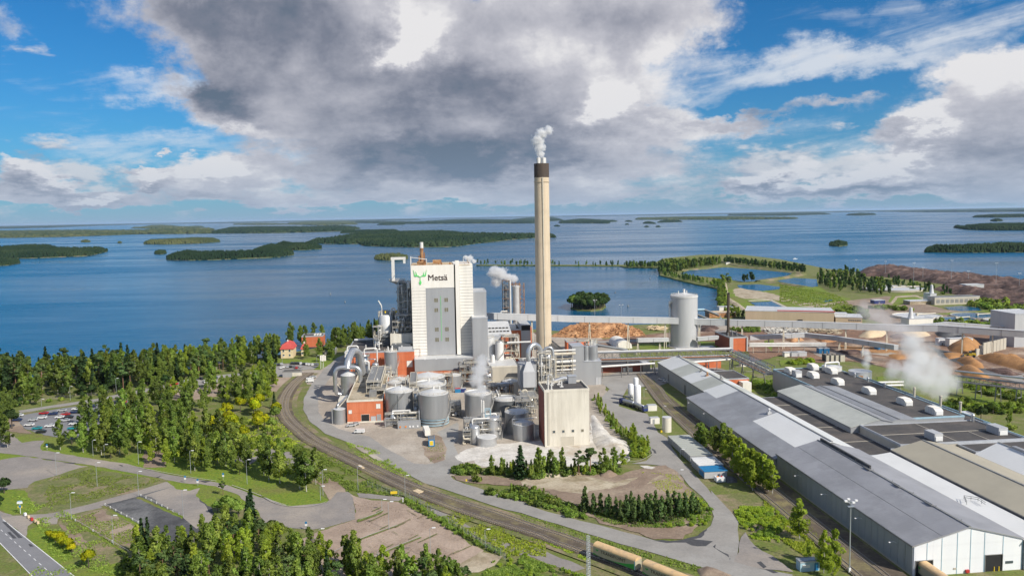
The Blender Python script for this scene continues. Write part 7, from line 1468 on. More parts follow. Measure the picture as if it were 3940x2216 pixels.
for i, (x, y, h) in enumerate(((1895, 245, 14), (1930, 246, 12), (1975, 245, 15), (2000, 246, 12), (1710, 260, 16), (1745, 262, 11), (1665, 290, 17))): plant('far_dark' if i < 4 else 'far_tree', G('z3', x, y), h, 'tree standing '+('between the two inner ponds' if i < 4 else 'at the corner of the inner pond dyke'), 'pond corner trees' if i > 3 else 'pond middle trees', 1.1)
wood("z4 380,300 560,300 640,260 770,280 900,380 1100,400 1160,490 1000,500 700,470 560,440 400,400", 130, 5, 29, (('far_tree', 3, 9, 15), ('far_dark', 4, 9, 15)), 'in the grove beside the large aeration basin', 'grove beside the aeration basin')
wood("z4 860,340 1100,330 1500,400 1750,480 1780,500 1500,470 1100,400", 60, 5, 30, (('far_dark', 3, 6, 10), ('dark_bush', 2, 3, 5)), 'along the foot of the bark heap', 'bark heap foot trees')
wood("z4 600,620 850,650 900,740 760,720 560,660; z4 1080,610 1340,640 1340,660 1100,640", 50, 4.5, 31, (('dark_bush', 3, 3, 6), ('bush', 2, 2, 5)), 'in the dark scrub before the steam cloud', 'dark scrub before the steam')
wood("z4 1780,560 2000,540 2400,600 2476,640 2476,720 2200,680 1950,600", 60, 5, 32, (('bush', 3, 3, 7), ('dark_bush', 2, 3, 6), ('broad', 1, 6, 9)), 'round the right hand basins', 'basin bushes')
wood("z4 1550,780 2350,775 2350,800 1600,800", 40, 4, 34, (('bush', 3, 2, 5), ('broad', 1, 4, 7)), 'under the right conveyor', 'right conveyor bushes')
wood("z4 90,1190 340,1150 340,1180 200,1200", 22, 2.5, 35, (('bush', 1, 2, 4), ('lime_bush', 1, 2, 3.5)), 'in the thicket behind the black roofed warehouse corner', 'thicket behind the black roof')
wood("r3 1700,560 1900,600 2250,640 2576,600 2576,680 2300,700 2000,680 1700,640", 60, 2.6, 36, (('bush', 3, 2, 4), ('broad', 2, 4, 7), ('dark_bush', 1, 2, 4)), 'in the thicket right of the steam behind the warehouse', 'thicket right of the steam')
wood("r3 1900,350 2300,420 2576,520 2576,580 2200,500 1850,400", 36, 3, 37, (('dark_bush', 3, 2, 4), ('bush', 1, 2, 4)), 'in the dark scrub behind the right conveyor bridge', 'scrub behind the right bridge')
plant('dark_broad', G('r3', 2100, 770), 7.5, 'round dark tree beside the black roof edge at right'); plant('birch', G('r3', 2405, 830), 12, 'thin birch over brown soil at the right edge', None, .7); plant('bush', G('r3', 2425, 870), 3, 'bush at the foot of the thin birch, right edge')
wood("z3 1900,1330 2270,1340 2270,1440 1950,1431", 36, 2.2, 38, (('bush', 3, 1.2, 2.6), ('dark_bush', 1, 1.2, 2.4)), 'in the grassy gap left of the flat roofed warehouse', 'grassy gap bushes')
wood("r2 1740,330 1960,300 2080,520 2000,570 1900,500", 34, 2.2, 39, (('dark_bush', 2, 1.2, 2.4), ('bush', 2, 1.2, 2.2)), 'against the panelled wall of the flat roofed warehouse', 'warehouse wall bushes')
wood("z3 1740,780 2050,740 2060,800 1900,800", 30, 3, 40, (('dark_bush', 1, 2, 4),), 'in the scrub left of the beige warehouse', 'scrub left of the beige warehouse')
# wooded islet in front of the mill
ip = GP("z3 -10,520 60,545 200,552 330,540 375,505 360,480 200,470 40,480"); mb = MB(); mb.prism(roughen(ip, 5, 1, 3), -5, -.6); structure('island', mb, 'grass')
for p in scatter(ip, 80, 3.0, 41): plant('dark_broad' if TR.random() < .75 else 'broad', p, TR.uniform(12.5, 16.5), 'broadleaf tree in the dome of trees on the nearest round islet', 'trees on the nearest islet', 1.0, -.8)
# ground cover: tufts and weeds nobody could count
def cover(s, n, m, size, seed, hgt=.5, lab=None):
    rg = np.random.RandomState(seed); poly = GP(s); P_ = np.array(poly); x0, y0 = P_.min(0); x1, y1 = P_.max(0); C = rg.uniform((x0, y0), (x1, y1), (n*3, 2)); C = C[inpoly(C[:, 0].copy(), C[:, 1].copy(), poly)]
    k = np.sin(C[:, 0]*.23+seed)*np.sin(C[:, 1]*.31+seed*2)+.6*np.sin(C[:, 0]*.71)*np.sin(C[:, 1]*.57); C = C[k > -.25][:n]
    C3 = np.column_stack([C, rg.uniform(.05, hgt, len(C))]); V, F = cards(C3, size, rg); o = link('ground_cover', mesh_np(V, F, m, 'ground_cover', 4)); return tag(o, lab, None, None, 'stuff')
cover("D 735,945 790,940 740,1000 735,1035 790,1075 780,1085 720,1040", 2500, 'leaf_birch', .28, 23); cover("m1 430,0 560,0 900,165 1290,350 2576,800 2576,980 2100,760 1690,620 1260,460 860,230", 9000, 'leaf_birch', .28, 1)
cover("m1 760,0 1050,80 1390,330 1480,400 1280,340 900,150", 5000, 'leaf_birch', .28, 2); cover("m1 0,0 500,150 640,330 800,450 1300,500 1280,460 900,260 480,20", 9000, 'leaf_birch', .32, 3)
cover("m1 1330,490 2180,1000 2576,1090 2576,900 1700,600", 9000, 'leaf_lime', .25, 4); cover("r1 0,900 150,960 400,1080 640,1180 720,1170 500,1050 200,930", 6000, 'leaf_lime', .25, 5)
cover("r1 0,710 1000,1020 2000,1300 2000,1340 1250,1180 700,1010 0,780", 5000, 'leaf_birch', .22, 6); cover("r1 2100,640 2576,650 2576,1000 2300,960 2170,800", 6000, 'leaf_lime', .25, 7)
cover("D 20,1240 200,1300 300,1449 60,1449 130,1400 100,1330", 6000, 'leaf_birch', .24, 8); cover("D 700,1120 850,1140 820,1230 720,1200", 4000, 'leaf_birch', .28, 9)
cover("r1 560,620 1760,560 1900,780 1500,860 900,840", 7000, 'leaf_birch', .25, 10); cover("r4 0,560 400,800 800,1150 700,1329 200,1000 0,800", 6000, 'leaf_lime', .25, 11)
cover("r2 560,250 700,300 1100,720 1250,930 1050,830 800,560", 6000, 'leaf_birch', .22, 12); cover("D 380,1070 700,1050 780,1110 600,1160 420,1150", 9000, 'leaf_lime', .32, 13)
cover("r1 200,480 640,520 1100,400 1500,330 1700,520 1750,640 900,700 400,620", 1500, 'concrete', .14, 16, .15); cover("m1 870,500 1300,570 1960,990 1500,1200 700,1100 700,770", 2500, 'dirt', .14, 17, .1)
cover("r1 1200,300 1560,330 1700,500 1800,620 1600,640 1400,500", 1800, 'leaf_lime', .2, 18, .3); cover("z2 900,900 1060,930 1080,1080 950,1120", 700, 'leaf_shore', .2, 19, .3); cover("l2 330,590 480,330 800,250 1450,350 920,520", 5000, 'leaf_shore', .2, 20, .25); cover("l2 540,720 900,620 1280,790 1150,1050 800,960", 3500, 'leaf_shore', .2, 21, .25)
cover("z4 0,380 560,480 800,640 500,640 0,560", 7000, 'leaf_birch', .7, 14); cover("m1 2000,1208 2100,1080 2400,1050; r1 0,1130 640,1329 -300,1400", 7000, 'leaf_birch', .25, 15)
grow_all()
# stacks and heaps about the wood yard
for i, (s_, h_, m_, lab) in enumerate((("z4 40,940 200,925 260,950 120,975", 5, 'wood_logs', 'reddish brown log heap under the middle conveyor, left'), ("z4 330,930 520,935 600,965 420,975", 4, 'wood_logs', 'reddish brown log heap under the middle conveyor, right'), ("z3 1420,730 1560,720 1640,760 1500,800 1410,790", 4, 'bark_pile', 'dark bark heap behind the huge silo foot'), ("z4 1100,905 1280,900 1350,930 1150,940", 4, 'bark_pile', 'dark low heap between the pale chip heaps'), ("z4 560,1060 760,1040 900,1070 700,1100", 1.6, 'bark_pile', 'flat dark spread in the middle of the wood yard'), ("z4 1080,1100 1300,1090 1400,1130 1180,1150", 1.6, 'chip_pile', 'flat orange brown spread under the steam cloud'), ("z4 1650,1080 1850,1085 1900,1110 1700,1150", 2.2, 'chip_pile', 'low orange brown spread before the wheel loader'), ("z4 2050,1240 2300,1240 2476,1300 2300,1320", 2.0, 'bark_pile', 'flat black brown spread at the right edge'), ("z4 2150,1130 2350,1110 2476,1140 2400,1160", 4, 'chip_pile', 'ridge of chips below the bay wall'), ("z3 1650,690 1750,680 1790,700 1700,720", 2.5, 'wood_logs', 'small brown heap beside the thin chimney'), ("z4 640,820 900,815 940,835 700,845", 2.5, 'wood_logs', 'long low log stack beyond the conveyor'), ("z4 0,800 240,800 400,815 200,830", 3, 'trunk_birch', 'pale log stack left beyond the conveyor'))):
    mound('heap', GP(s_), h_, m_, 1.8, .9, .6, 40+i, lab, 'heap', rs=.2)
for i, (s_, m_) in enumerate((("z4 600,980 1000,1000 1300,1060 1200,1100 800,1060 620,1040", 'chip_pile'), ("z4 700,1100 1100,1120 1250,1160 900,1180", 'bark_mud'), ("z4 1500,1000 1700,1060 1950,1140 2100,1250 2400,1340 2100,1300 1850,1200 1600,1100", 'dark_asphalt'), ("z4 2150,1230 2476,1290 2476,1380 2250,1330", 'asphalt'), ("z4 300,1060 600,1075 700,1110 400,1120", 'yard_gravel'), ("z4 900,1080 1150,1075 1400,1120 1200,1130", 'yard_gravel'), ("z3 1450,760 1900,700 2300,770 1900,800", 'yard_gravel'))): sheet('yard_stain', s_, m_, 1.5, 5)
# loose logs on the log pile
def logs(s, n, seed, h, m='wood_logs', L0=3.0, r0=.22):
    rg = random.Random(seed); poly = GP(s); pts = scatter(s, n, .8, seed); mb = MB(); P_ = np.array(poly)
    dd = polydist(np.array([p[0] for p in pts]), np.array([p[1] for p in pts]), poly)
    for p, d in zip(pts, dd):
        z = h*(1-exp(-d*.9/h)); an = rg.gauss(.15, .5); el_ = rg.gauss(0, .25); v = Vector((cos(an)*cos(el_), sin(an)*cos(el_), sin(el_)))*L0; c = Vector((p[0], p[1], z+rg.uniform(0, .5)))
        mb.tube([c-v/2, c+v/2], rg.uniform(.7, 1.3)*r0, 5)
    o = link('loose_logs', mb.mesh('loose_logs', m, smooth=False)); return tag(o, None, None, None, 'stuff')
logs("z3 0,765 200,752 400,762 620,772 760,812 790,838 600,848 300,860 0,858 -150,850", 900, 3, 8.5, L0=6, r0=.4); logs("z3 840,745 1000,755 1050,770 980,785 860,775", 60, 4, 2, 'pale_chip', 6, .4); logs("z3 2100,770 2576,770 2576,830 2200,830", 160, 5, 2, 'trunk_birch', 7, .4); logs("z4 0,820 300,830 600,850 600,890 300,870 60,870", 160, 6, 2, 'pale_sand', 8, .4)
# ------------------------------------------------------------------ cars
CZ = .36
def paint(name, c):
    if name not in MATS: mat(name, c, tuple(k*.92 for k in c), .8, .28, .1, obj=True)
    return name
COLS = dict(white=(.75,.75,.74), silver=(.45,.46,.47), grey=(.18,.19,.20), black=(.02,.02,.022), red=(.42,.02,.02), blue=(.02,.06,.30), navy=(.015,.03,.10), teal=(.02,.28,.32))
CARM = {}
def car_meshes(col, van):
    if (col, van) in CARM: return CARM[(col, van)]
    m = paint('car_paint_'+col, COLS[col]); mb = MB(); L_ = 4.5
    if van: mb.yprof([(-2.4, .35), (2.4, .35), (2.4, 1.1), (1.7, 1.95), (-2.3, 2.0), (-2.4, .9)], -.92, .92)
    else: mb.yprof([(-2.2, .3), (2.2, .3), (2.25, .7), (2.1, .88), (1.2, .98), (-1.9, 1.02), (-2.22, .85)], -.88, .88); mb.yprof([(-1.45, 1.0), (.9, .97), (.25, 1.42), (-1.1, 1.45)], -.72, .72)
    # yprof extrudes along x with profile in y: turn so that length runs along y
    body = mb.mesh('body', m); g = MB()
    if van: g.yprof([(1.05, 1.2), (2.2, 1.2), (1.72, 1.75), (1.1, 1.8)], -.94, .94)
    else: g.yprof([(-1.62, 1.03), (.98, 1.0), (.3, 1.36), (-1.12, 1.38)], -.76, .76)
    w_ = MB(); w_.tube([(-.1, 0, 0), (.1, 0, 0)], .32, 10); CARM[(col, van)] = (body, g.mesh('windows', 'glass'), w_.mesh('wheel', 'rubber')); return CARM[(col, van)]
def car(col, p, rz, label, group=None, van=False, z=CZ):
    b_, g_, w_ = car_meshes(col, van); e_ = tag(empty('parked_van' if van else 'parked_car', (p[0], p[1], z), rz), label, 'van' if van else 'car', group)
    link('body', b_, e_); link('windows', g_, e_)
    for x in (-.82, .82):
        for y in (-1.35, 1.4): link('wheel', w_, e_, loc=(x, y, .32))
def rowcars(f, lst, rz, place, group):
    n = {}; tot = {}
    for x, y, c in lst: tot[c] = tot.get(c, 0)+1
    for x, y, c in sorted(lst):
        n[c] = n.get(c, 0)+1; van = c.endswith('v'); cc = c[:-1] if van else c
        o_ = ('leftmost', 'second from the left', 'third from the left', 'fourth from the left', 'fifth from the left', 'sixth from the left', 'seventh from the left', 'eighth from the left', 'ninth from the left', 'tenth from the left', 'eleventh from the left', 'twelfth from the left', 'thirteenth from the left')[n[c]-1]
        car(cc, G(f, x, y), rz+TR.uniform(-.12, .12), ('only ' if tot[c] == 1 else o_+' ')+cc+(' van ' if van else ' car ')+place, group, van)
rowcars('l1', [(395,925,'red'),(380,965,'white'),(265,1030,'white'),(335,1062,'teal'),(372,1092,'black'),(690,885,'white'),(672,915,'navy'),(735,905,'red'),(808,922,'blue'),(815,967,'blue'),(668,1020,'white'),(655,1062,'teal'),(830,862,'navy'),(960,853,'white'),(1000,862,'white'),(970,897,'red'),(960,1000,'white'),(1105,825,'red'),(1030,830,'black'),(155,985,'navy'),(170,945,'white'),(700,912,'black'),(735,880,'silver'),(900,880,'grey'),(560,900,'silver'),(590,935,'red'),(540,960,'white'),(620,960,'black'),(590,990,'silver'),(870,905,'white'),(900,930,'black'),(880,960,'white'),(480,930,'navy'),(300,985,'silver'),(450,1040,'white')], 1.75, 'in the large car park at the left', 'cars in the large left car park')
rowcars('l1', [(1545,668,'redv'),(1590,655,'red'),(1640,642,'black'),(1668,638,'silver'),(1690,626,'white'),(1725,622,'white'),(1757,612,'grey'),(1795,605,'black'),(1690,664,'navy'),(1735,654,'silver'),(1872,588,'whitev'),(1880,622,'red'),(1920,612,'silver'),(1945,602,'navy'),(1845,640,'white'),(1820,610,'black')], .5, 'in the narrow car park beside the shore wood', 'cars in the narrow car park')
rowcars('l1', [(2340,522,'black'),(2378,520,'white'),(2412,512,'grey'),(2445,500,'red'),(2478,488,'navy'),(2510,484,'black'),(2540,480,'silver')], .4, 'in the row under the villa lawn', 'cars in the row under the villa lawn')
rowcars('f6', [(330,1060,'silver'),(390,1055,'black'),(460,1052,'grey'),(520,1080,'red'),(615,1055,'silver'),(240,1065,'white'),(190,1080,'white')], .2, 'in the front row before the gatehouse', 'cars before the gatehouse')
rowcars('f6', [(30,1005,'navy'),(100,1010,'grey'),(190,1000,'white'),(420,980,'black'),(480,980,'black'),(540,982,'black'),(610,985,'white'),(680,995,'black'),(740,1000,'white'),(800,1005,'white'),(870,1010,'white'),(930,1005,'grey'),(985,1005,'grey')], .3, 'in the back row of the entrance car park', 'cars in the back row of the entrance car park')
car('silver', G('f6', 880, 1290), 1.9, 'silver car parked on the dirt by the gatehouse'); car('white', G('f6', 810, 1315), 1.9, 'white car touching the silver one on the dirt'); car('white', G('f6', 815, 1385), 1.75, 'white van standing below the two cars on the dirt', None, True)
car('white', G('r2', 780, 300), .8, 'left white car beside the far long shed'); car('white', G('r2', 822, 322), .8, 'right white car beside the far long shed'); car('white', G('z2', 312, 862), 1.5, 'single white van before the low brick building', None, True); car('silver', G('z2', 235, 802), 1.9, 'left silver car by the low brick building'); car('silver', G('z2', 272, 788), 1.9, 'right silver car by the low brick building')
# ------------------------------------------------------------------ lorries
def lorry(name, label, P, Q_, body_m, tanker=False, top=None):
    P = Vector((*P, CZ)); Q_ = Vector((*Q_, CZ)); d = Q_-P; L_ = d.length; rz = atan2(d.y, d.x); e_ = tag(empty(name, P, rz), label, 'lorry')
    def pt(nm, mb, m): return link(nm, mb.mesh(nm, m), e_)
    if tanker: mb = MB(); mb.tube([(0, 0, 1.9), (.3, 0, 1.9), (L_-2.6, 0, 1.9), (L_-2.4, 0, 1.9)], [.7, 1.05, 1.05, .7], 16); pt('tank', mb, body_m)
    else:
        mb = MB(); mb.box(0, L_-2.4, -1.25, 1.25, .95, 3.5); pt('body', mb, body_m)
        if top: pt('load', MB().box(.15, L_-2.55, -1.1, 1.1, 3.3, 3.56), top)
    pt('cab', MB().xprof([(L_-2.2, .6), (L_, .6), (L_, 1.8), (L_-.4, 3.0), (L_-2.2, 3.0)], -1.2, 1.2), 'navy_paint' if tanker else 'clad_white'); pt('windscreen', MB().xprof([(L_-.1, 1.75), (L_+.02, 1.85), (L_-.36, 2.9), (L_-.5, 2.8)], -1.05, 1.05), 'glass'); pt('chassis', MB().box(0, L_-.3, -.9, .9, .5, .9), 'frame_steel')
    w_ = MB(); w_.tube([(0, -.18, 0), (0, .18, 0)], .5, 12); me = w_.mesh('wheel', 'rubber')
    for x in (1.0, 2.2, L_*.55, L_-1.2):
        for y in (-1.05, 1.05): link('wheel', me, e_, loc=(x, y, .5))
    return e_
lorry('lorry', 'white box lorry standing behind the blue open container', G('z2', 928, 905), G('z2', 905, 850), 'clad_white')
t = T('container', 'bright blue open container with a yellow sign, in front of the white lorry', 'container', *Q('z2', 962, 985))
a, b = Q('z2', 935, 985); mb = MB(); mb.box(a, a+2.7, b, b+7, .35, 3.4); t.part('shell', mb, 'blue_paint'); t.part('load', MB().box(a+.2, a+2.5, b+.2, b+6.8, 3.3, 3.46), 'dark_asphalt'); t.part('sign', MB().box(a+.6, a+2.0, b-.08, b-.01, .9, 2.8), 'yellow_paint'); t.part('sign_border', MB().box(a+.45, a+2.15, b-.05, b-.005, .75, 2.95), 'white_paint')
lorry('tank_lorry', 'silver tank lorry, upper left of two by the white gas cylinders', G('r2', 500, 575), G('r2', 365, 535), 'pipe_steel', True); lorry('tank_lorry', 'silver tank lorry, lower right of two by the white gas cylinders', G('r2', 500, 570), G('r2', 620, 628), 'pipe_steel', True)
# gas cylinders and huts
for (x, y, zt_, r_), lab in zip(((0, 0, 9.7, 1.5), (.5, -11.4, 11.5, 1.85), (4.4, 6, 11.7, 1.35)), ('leftmost white gas cylinder of three by the tank lorries', 'frontmost and widest white gas cylinder of three', 'rearmost tall white gas cylinder of three')):
    a, b = 106+x, 409.7+y; t = T('gas_cylinder', lab, 'gas tank', a, b); mb = MB(); mb.lathe(a, b, [(r_*.8, .8), (r_, 1.4), (r_, zt_-.8), (r_*.8, zt_-.3), (.1, zt_)], 22); t.part('shell', mb, 'lamp_white')
    for k in range(3): mb = MB(); an = k*2.1; mb.beam((a+r_*.8*cos(an), b+r_*.8*sin(an), 0), (a+r_*.8*cos(an), b+r_*.8*sin(an), 1.4), .3); t.part('leg', mb, 'pipe_white')
t = T('process_rack', 'teal pipe frame beside the white gas cylinders', 'rack', 103, 404); pipework(t, 102, 105, 402, 406, 0, 4, 92, 1.5, mats=('frame_blue', 'pipe_steel'), levels=1)
tank('rust stained pale silo standing alone by the siding, with a yellow post before it', 107.1, 349, 2.1, 6.7, roof='cone', rh=.3, rail=False, m='concrete_white', name='silo')
a, b = Q('r2', 632, 600); t = building('hut', 'low white hut behind the lower tank lorry', 'hut', a, a+4.6, b-2, b+1.5, 2.8, 'clad_white', 'clad_light', 0); a, b = Q('r2', 668, 742); t = building('hut', 'white hut with grey roof left of the rust stained silo', 'hut', a, a+4.4, b, b+3.2, 2.9, 'clad_white', 'clad_light', 0); t.part('door', MB().box(a+1, a+2, b-.1, b-.01, .2, 2.3), 'clad_grey')
t = T('post', 'yellow post at the corner of the rust stained silo pad', 'post', *Q('r2', 770, 830)); a, b = Q('r2', 770, 830); t.part('body', MB().box(a, a+.8, b, b+.5, .2, 1.1), 'yellow_paint')
# row of site containers
def container_row(k0, label, a, b0, n, L_, m, top, skip=None):
    for i in range(n):
        t = T('site_container', label % ('nearest', 'second', 'third', 'fourth', 'fifth', 'sixth', 'seventh', 'eighth', 'ninth', 'tenth', 'eleventh')[i], 'container', a, b0+i*2.75, group=None)
        mb = MB(); mb.box(a, a+L_, b0+i*2.75, b0+i*2.75+2.3, .3, 2.9); t.part('shell', mb, m); mb = MB(); mb.box(a-.05, a+L_+.05, b0+i*2.75-.02, b0+i*2.75+2.32, 2.9, 3.05); t.part('roof', mb, top)
        mb = MB(); mb.box(a-.1, a-.01, b0+i*2.75+.3, b0+i*2.75+2.2, .5, 2.7); t.part('door', mb, 'clad_grey')
container_row(0, 'grey site container in the long row beside the road, %s from the bottom', 102.3, 302, 11, 9.5, 'clad_grey', 'roof_greenish')
container_row(0, 'white roofed site container, %s of three behind the blue one', 101.6, 289.8, 3, 9.8, 'clad_light', 'roof_white')
container_row(0, 'grey roofed site container, %s of two at the upper end behind the white ones', 101.9, 297.6, 1, 9.6, 'clad_light', 'roof_pale')
t = T('site_container', 'bright blue roofed site container at the lower end of the container row', 'container', 101.2, 282.3); t.part('shell', MB().box(101.2, 110, 282.3, 288.6, .3, 2.9), 'clad_light'); t.part('roof', MB().box(101.0, 110.2, 282.1, 288.8, 2.9, 3.1), 'blue_paint'); t.part('side_panel', MB().box(101.08, 101.18, 283, 288, .6, 2.4), 'blue_paint')
t = T('skip', 'white skip with orange and black scrap below the blue roofed container', 'skip', 104.5, 279); t.part('tub', MB().box(104.2, 107.6, 277.6, 280.6, .3, 1.9), 'lamp_white'); 
for i, c in enumerate(('orange_paint', 'dark_void', 'red_paint', 'frame_steel')): mb = MB(); mb.cyl(105+i*.75, 279+(i % 2)*.6, 1.8, 2.3, .5, 8, .2); t.part('scrap', mb, c)
mound('scrap_heap', [W(*q) for q in ((108, 277), (112, 277), (113.5, 281), (111, 284), (108, 282))], 1.2, 'dark_asphalt', .5, .9, .5, 31, 'black scrap heap beside the blue roofed container', 'scrap heap')
a, b = Q('r4', 342, 1270); t = building('hut', 'small grey blue hut at the bottom edge by the light birches', 'hut', a, a+5.6, b-1, b+1.6, 2.9, 'frame_blue', 'galvanised', .05); t.part('notice', MB().box(a+.6, a+2.8, b-1.1, b-1.01, 1.1, 2.0), 'white_paint'); t.part('door', MB().box(a+4.1, a+5.2, b-1.1, b-1.01, .2, 2.3), 'blue_paint')
# ------------------------------------------------------------------ lamp posts and masts
LM = {}
def lamp(p, h, label, group=None, two=False, rz=0.0):
    key = (round(h*2), two)
    if key not in LM:
        mb = MB(); mb.cyl(0, 0, 0, h, .10, 7, .06); ar = MB(); hd = MB()
        for sg in ((-1, 1) if two else (1,)): ar.tube([(0, 0, h-.1), (sg*.9, 0, h+.12)], .05, 5); hd.box(min(sg*.6, sg*1.7), max(sg*.6, sg*1.7), -.2, .2, h+.08, h+.26)
        LM[key] = (mb.mesh('pole', 'galvanised'), ar.mesh('arm', 'galvanised'), hd.mesh('lamp_head', 'lamp_white'))
    e_ = tag(empty('street_lamp', (p[0], p[1], .2), rz), label, 'street lamp', group)
    for nm, me in zip(('pole', 'arm', 'lamp_head'), LM[key]): link(nm, me, e_)
    return e_
def lampat(f, x, y, yt, label, **k):
    d = G(f, x, y); v0 = FR[f][1]+y/FR[f][2]; lo, hi = 2.0, 30.0
    rr = ray(f, x, yt); t = d[1]/rr[1]; lamp(d, max(3, CAMH+rr[2]*t-.4), label, **k)
for a_ in (('l2', 510, 305, 95, 'lamp post on the gravel verge at the upper left'), ('l2', 877, 402, 185, 'lamp post with a small white sign in the patchy lawn'), ('l2', 1250, 490, 262, 'lamp post at the head of the upper parking rail'), ('l2', 645, 700, 452, 'lamp post at the head of the lowest parking rail'), ('l2', 1022, 925, 655, 'lamp post midway along the lowest parking rail'), ('l2', 1652, 682, 430, 'lamp post at the end of the upper parking rail in the dark lot'), ('l2', 1250, 205, -10, 'lamp post before the birch wood, left of two'), ('l2', 1720, 285, 72, 'lamp post before the birch wood, right of two'), ('l2', 2228, 382, 150, 'lamp post between birches left of the rails'), ('l2', 943, 140, 20, 'lamp post at the left end of the birch wood'), ('l2', 840, 130, -20, 'lamp post among thin birch trunks, upper left'),
    ('m1', 570, 482, 248, 'lamp post at the tip of the grassy spit'), ('m1', 547, 530, 395, 'short lamp post in front of the grassy spit'), ('m1', 885, 442, 218, 'lamp post beside the rails above the pink lot'), ('m1', 1310, 502, 298, 'lamp post at the corner of the wire fence by the rails'), ('m1', 1163, 792, 535, 'lamp post at the first planted strip of the pink lot'), ('m1', 1538, 1052, 770, 'lamp post at the lowest planted strip of the pink lot'), ('m1', 537, 910, 778, 'lamp post at the left end of the first planted strip'), ('m1', 1060, 1080, 990, 'lamp post at the second planted strip near the trees'), ('m1', 2030, 940, 790, 'thin lamp post outside the wire fence'), ('m1', 1100, 620, 515, 'thin lamp post by the short planted strip'),
    ('l1', 375, 850, 790, 'lamp post by the upper street at the far left'), ('l1', 635, 800, 668, 'lamp post before the shore wood, left'), ('l1', 1050, 740, 600, 'lamp post before the shore wood, middle'), ('l1', 1540, 690, 590, 'lamp post at the end of the narrow car park'), ('l1', 910, 830, 715, 'lamp post rising among birches in the large car park'), ('f6', 970, 1000, 780, 'lamp post on the lawn by the white flags'), ('f6', 210, 1000, 800, 'lamp post at the villa lawn'), ('r1', 1590, 150, 112, 'low lamp beside the container row'), ('r1', 1578, 360, 290, 'short lamp on the verge of the side road'), ('r2', 600, 470, 385, 'lamp post on the siding, upper of two'), ('r2', 792, 650, 550, 'lamp post on the siding, lower of two')):
    lampat(*a_)
def mast(f, x, y, label, h=20.0, heads=4):
    p = G(f, x, y); e_ = tag(empty('floodlight_mast', (p[0], p[1], .2), SR), label, 'floodlight mast')
    mb = MB(); mb.cyl(0, 0, 0, h, .22, 8, .1); link('pole', mb.mesh('pole', 'galvanised'), e_); mb = MB(); mb.box(-1.6, 1.6, -.06, .06, h-.1, h+.1); mb.box(-.06, .06, -1.4, 1.4, h-.1, h+.1); mb.box(-.9, .9, -.5, .5, h-1.3, h-1.2); link('crossarm', mb.mesh('crossarm', 'galvanised'), e_)
    for i in range(heads): an = i*2*pi/heads; x_, y_ = 1.5*cos(an), 1.3*sin(an); link('lamp_head', MB().box(x_-.38, x_+.38, y_-.28, y_+.28, h+.15, h+.55).mesh('lamp_head', 'lamp_white'), e_)
    link('base', MB().box(-.3, .3, -.3, .3, 0, 1.3).mesh('base', 'lamp_white'), e_)
mast('r4', 845, 1295, 'tall floodlight mast in front of the nearest grey shed')
mast('z3', 255, 745, 'floodlight mast behind the orange crane', 24, 3); mast('z3', 545, 735, 'floodlight mast on the shore left of the huge silo', 19, 2)
for i, (x, y, h) in enumerate(((770, 330, 28), (1070, 300, 22), (1355, 400, 30), (1450, 345, 18), (1738, 370, 30), (1910, 390, 18), (2190, 410, 30), (2425, 440, 20))): mast('z4', x, y, ('first', 'second', 'third', 'fourth', 'fifth', 'sixth', 'seventh', 'last')[i]+' floodlight mast from the left along the bark heap', h, 3)
p = G('r1', 682, 1400); e_ = tag(empty('lattice_mast', (p[0], p[1], .2), .3), 'galvanised lattice mast in front of the green and beige rail wagons', 'lattice mast')
mb = MB(); hz_ = 13.2
for x in (-.45, .45):
    for y in (-.45, .45): mb.beam((x, y, 0), (x*.8, y*.8, hz_), .08)
link('legs', mb.mesh('legs', 'galvanised'), e_); mb = MB()
for k in range(22):
    z0_, z1_ = hz_*k/22, hz_*(k+1)/22
    for (x0, y0), (x1, y1) in (((-.45,-.45),(.45,-.45)), ((.45,-.45),(.45,.45)), ((.45,.45),(-.45,.45)), ((-.45,.45),(-.45,-.45))):
        f0 = 1-.2*k/22; s0, s1 = ((x0, y0), (x1, y1)) if k % 2 else ((x1, y1), (x0, y0)); mb.beam((s0[0]*f0, s0[1]*f0, z0_), (s1[0]*f0, s1[1]*f0, z1_), .045); mb.beam((x0*f0, y0*f0, z1_), (x1*f0, y1*f0, z1_), .045)
link('bracing', mb.mesh('bracing', 'galvanised'), e_)
# orange crane at the log pile
a, b = Q('z3', 230, 745); t = T('material_crane', 'orange material handling crane behind the log pile', 'crane', a, b); mb = MB(); zc = RB('z3', 265, 640, b)[1]; xc = RB('z3', 265, 640, b)[0]; mb.beam((a, b, 0), (xc, b, zc), 1.6); t.part('boom', mb, 'orange_paint'); x2, z2_ = RB('z3', 297, 715, b); mb = MB(); mb.beam((xc, b, zc), (x2, b, z2_), .9); t.part('stick', mb, 'orange_paint'); t.part('base', MB().box(a-2, a+2, b-2, b+2, 0, 3), 'lamp_white'); mb = MB(); mb.cyl(x2, b, z2_-2.5, z2_, .3, 6, 1.2); t.part('grab', mb, 'frame_steel')
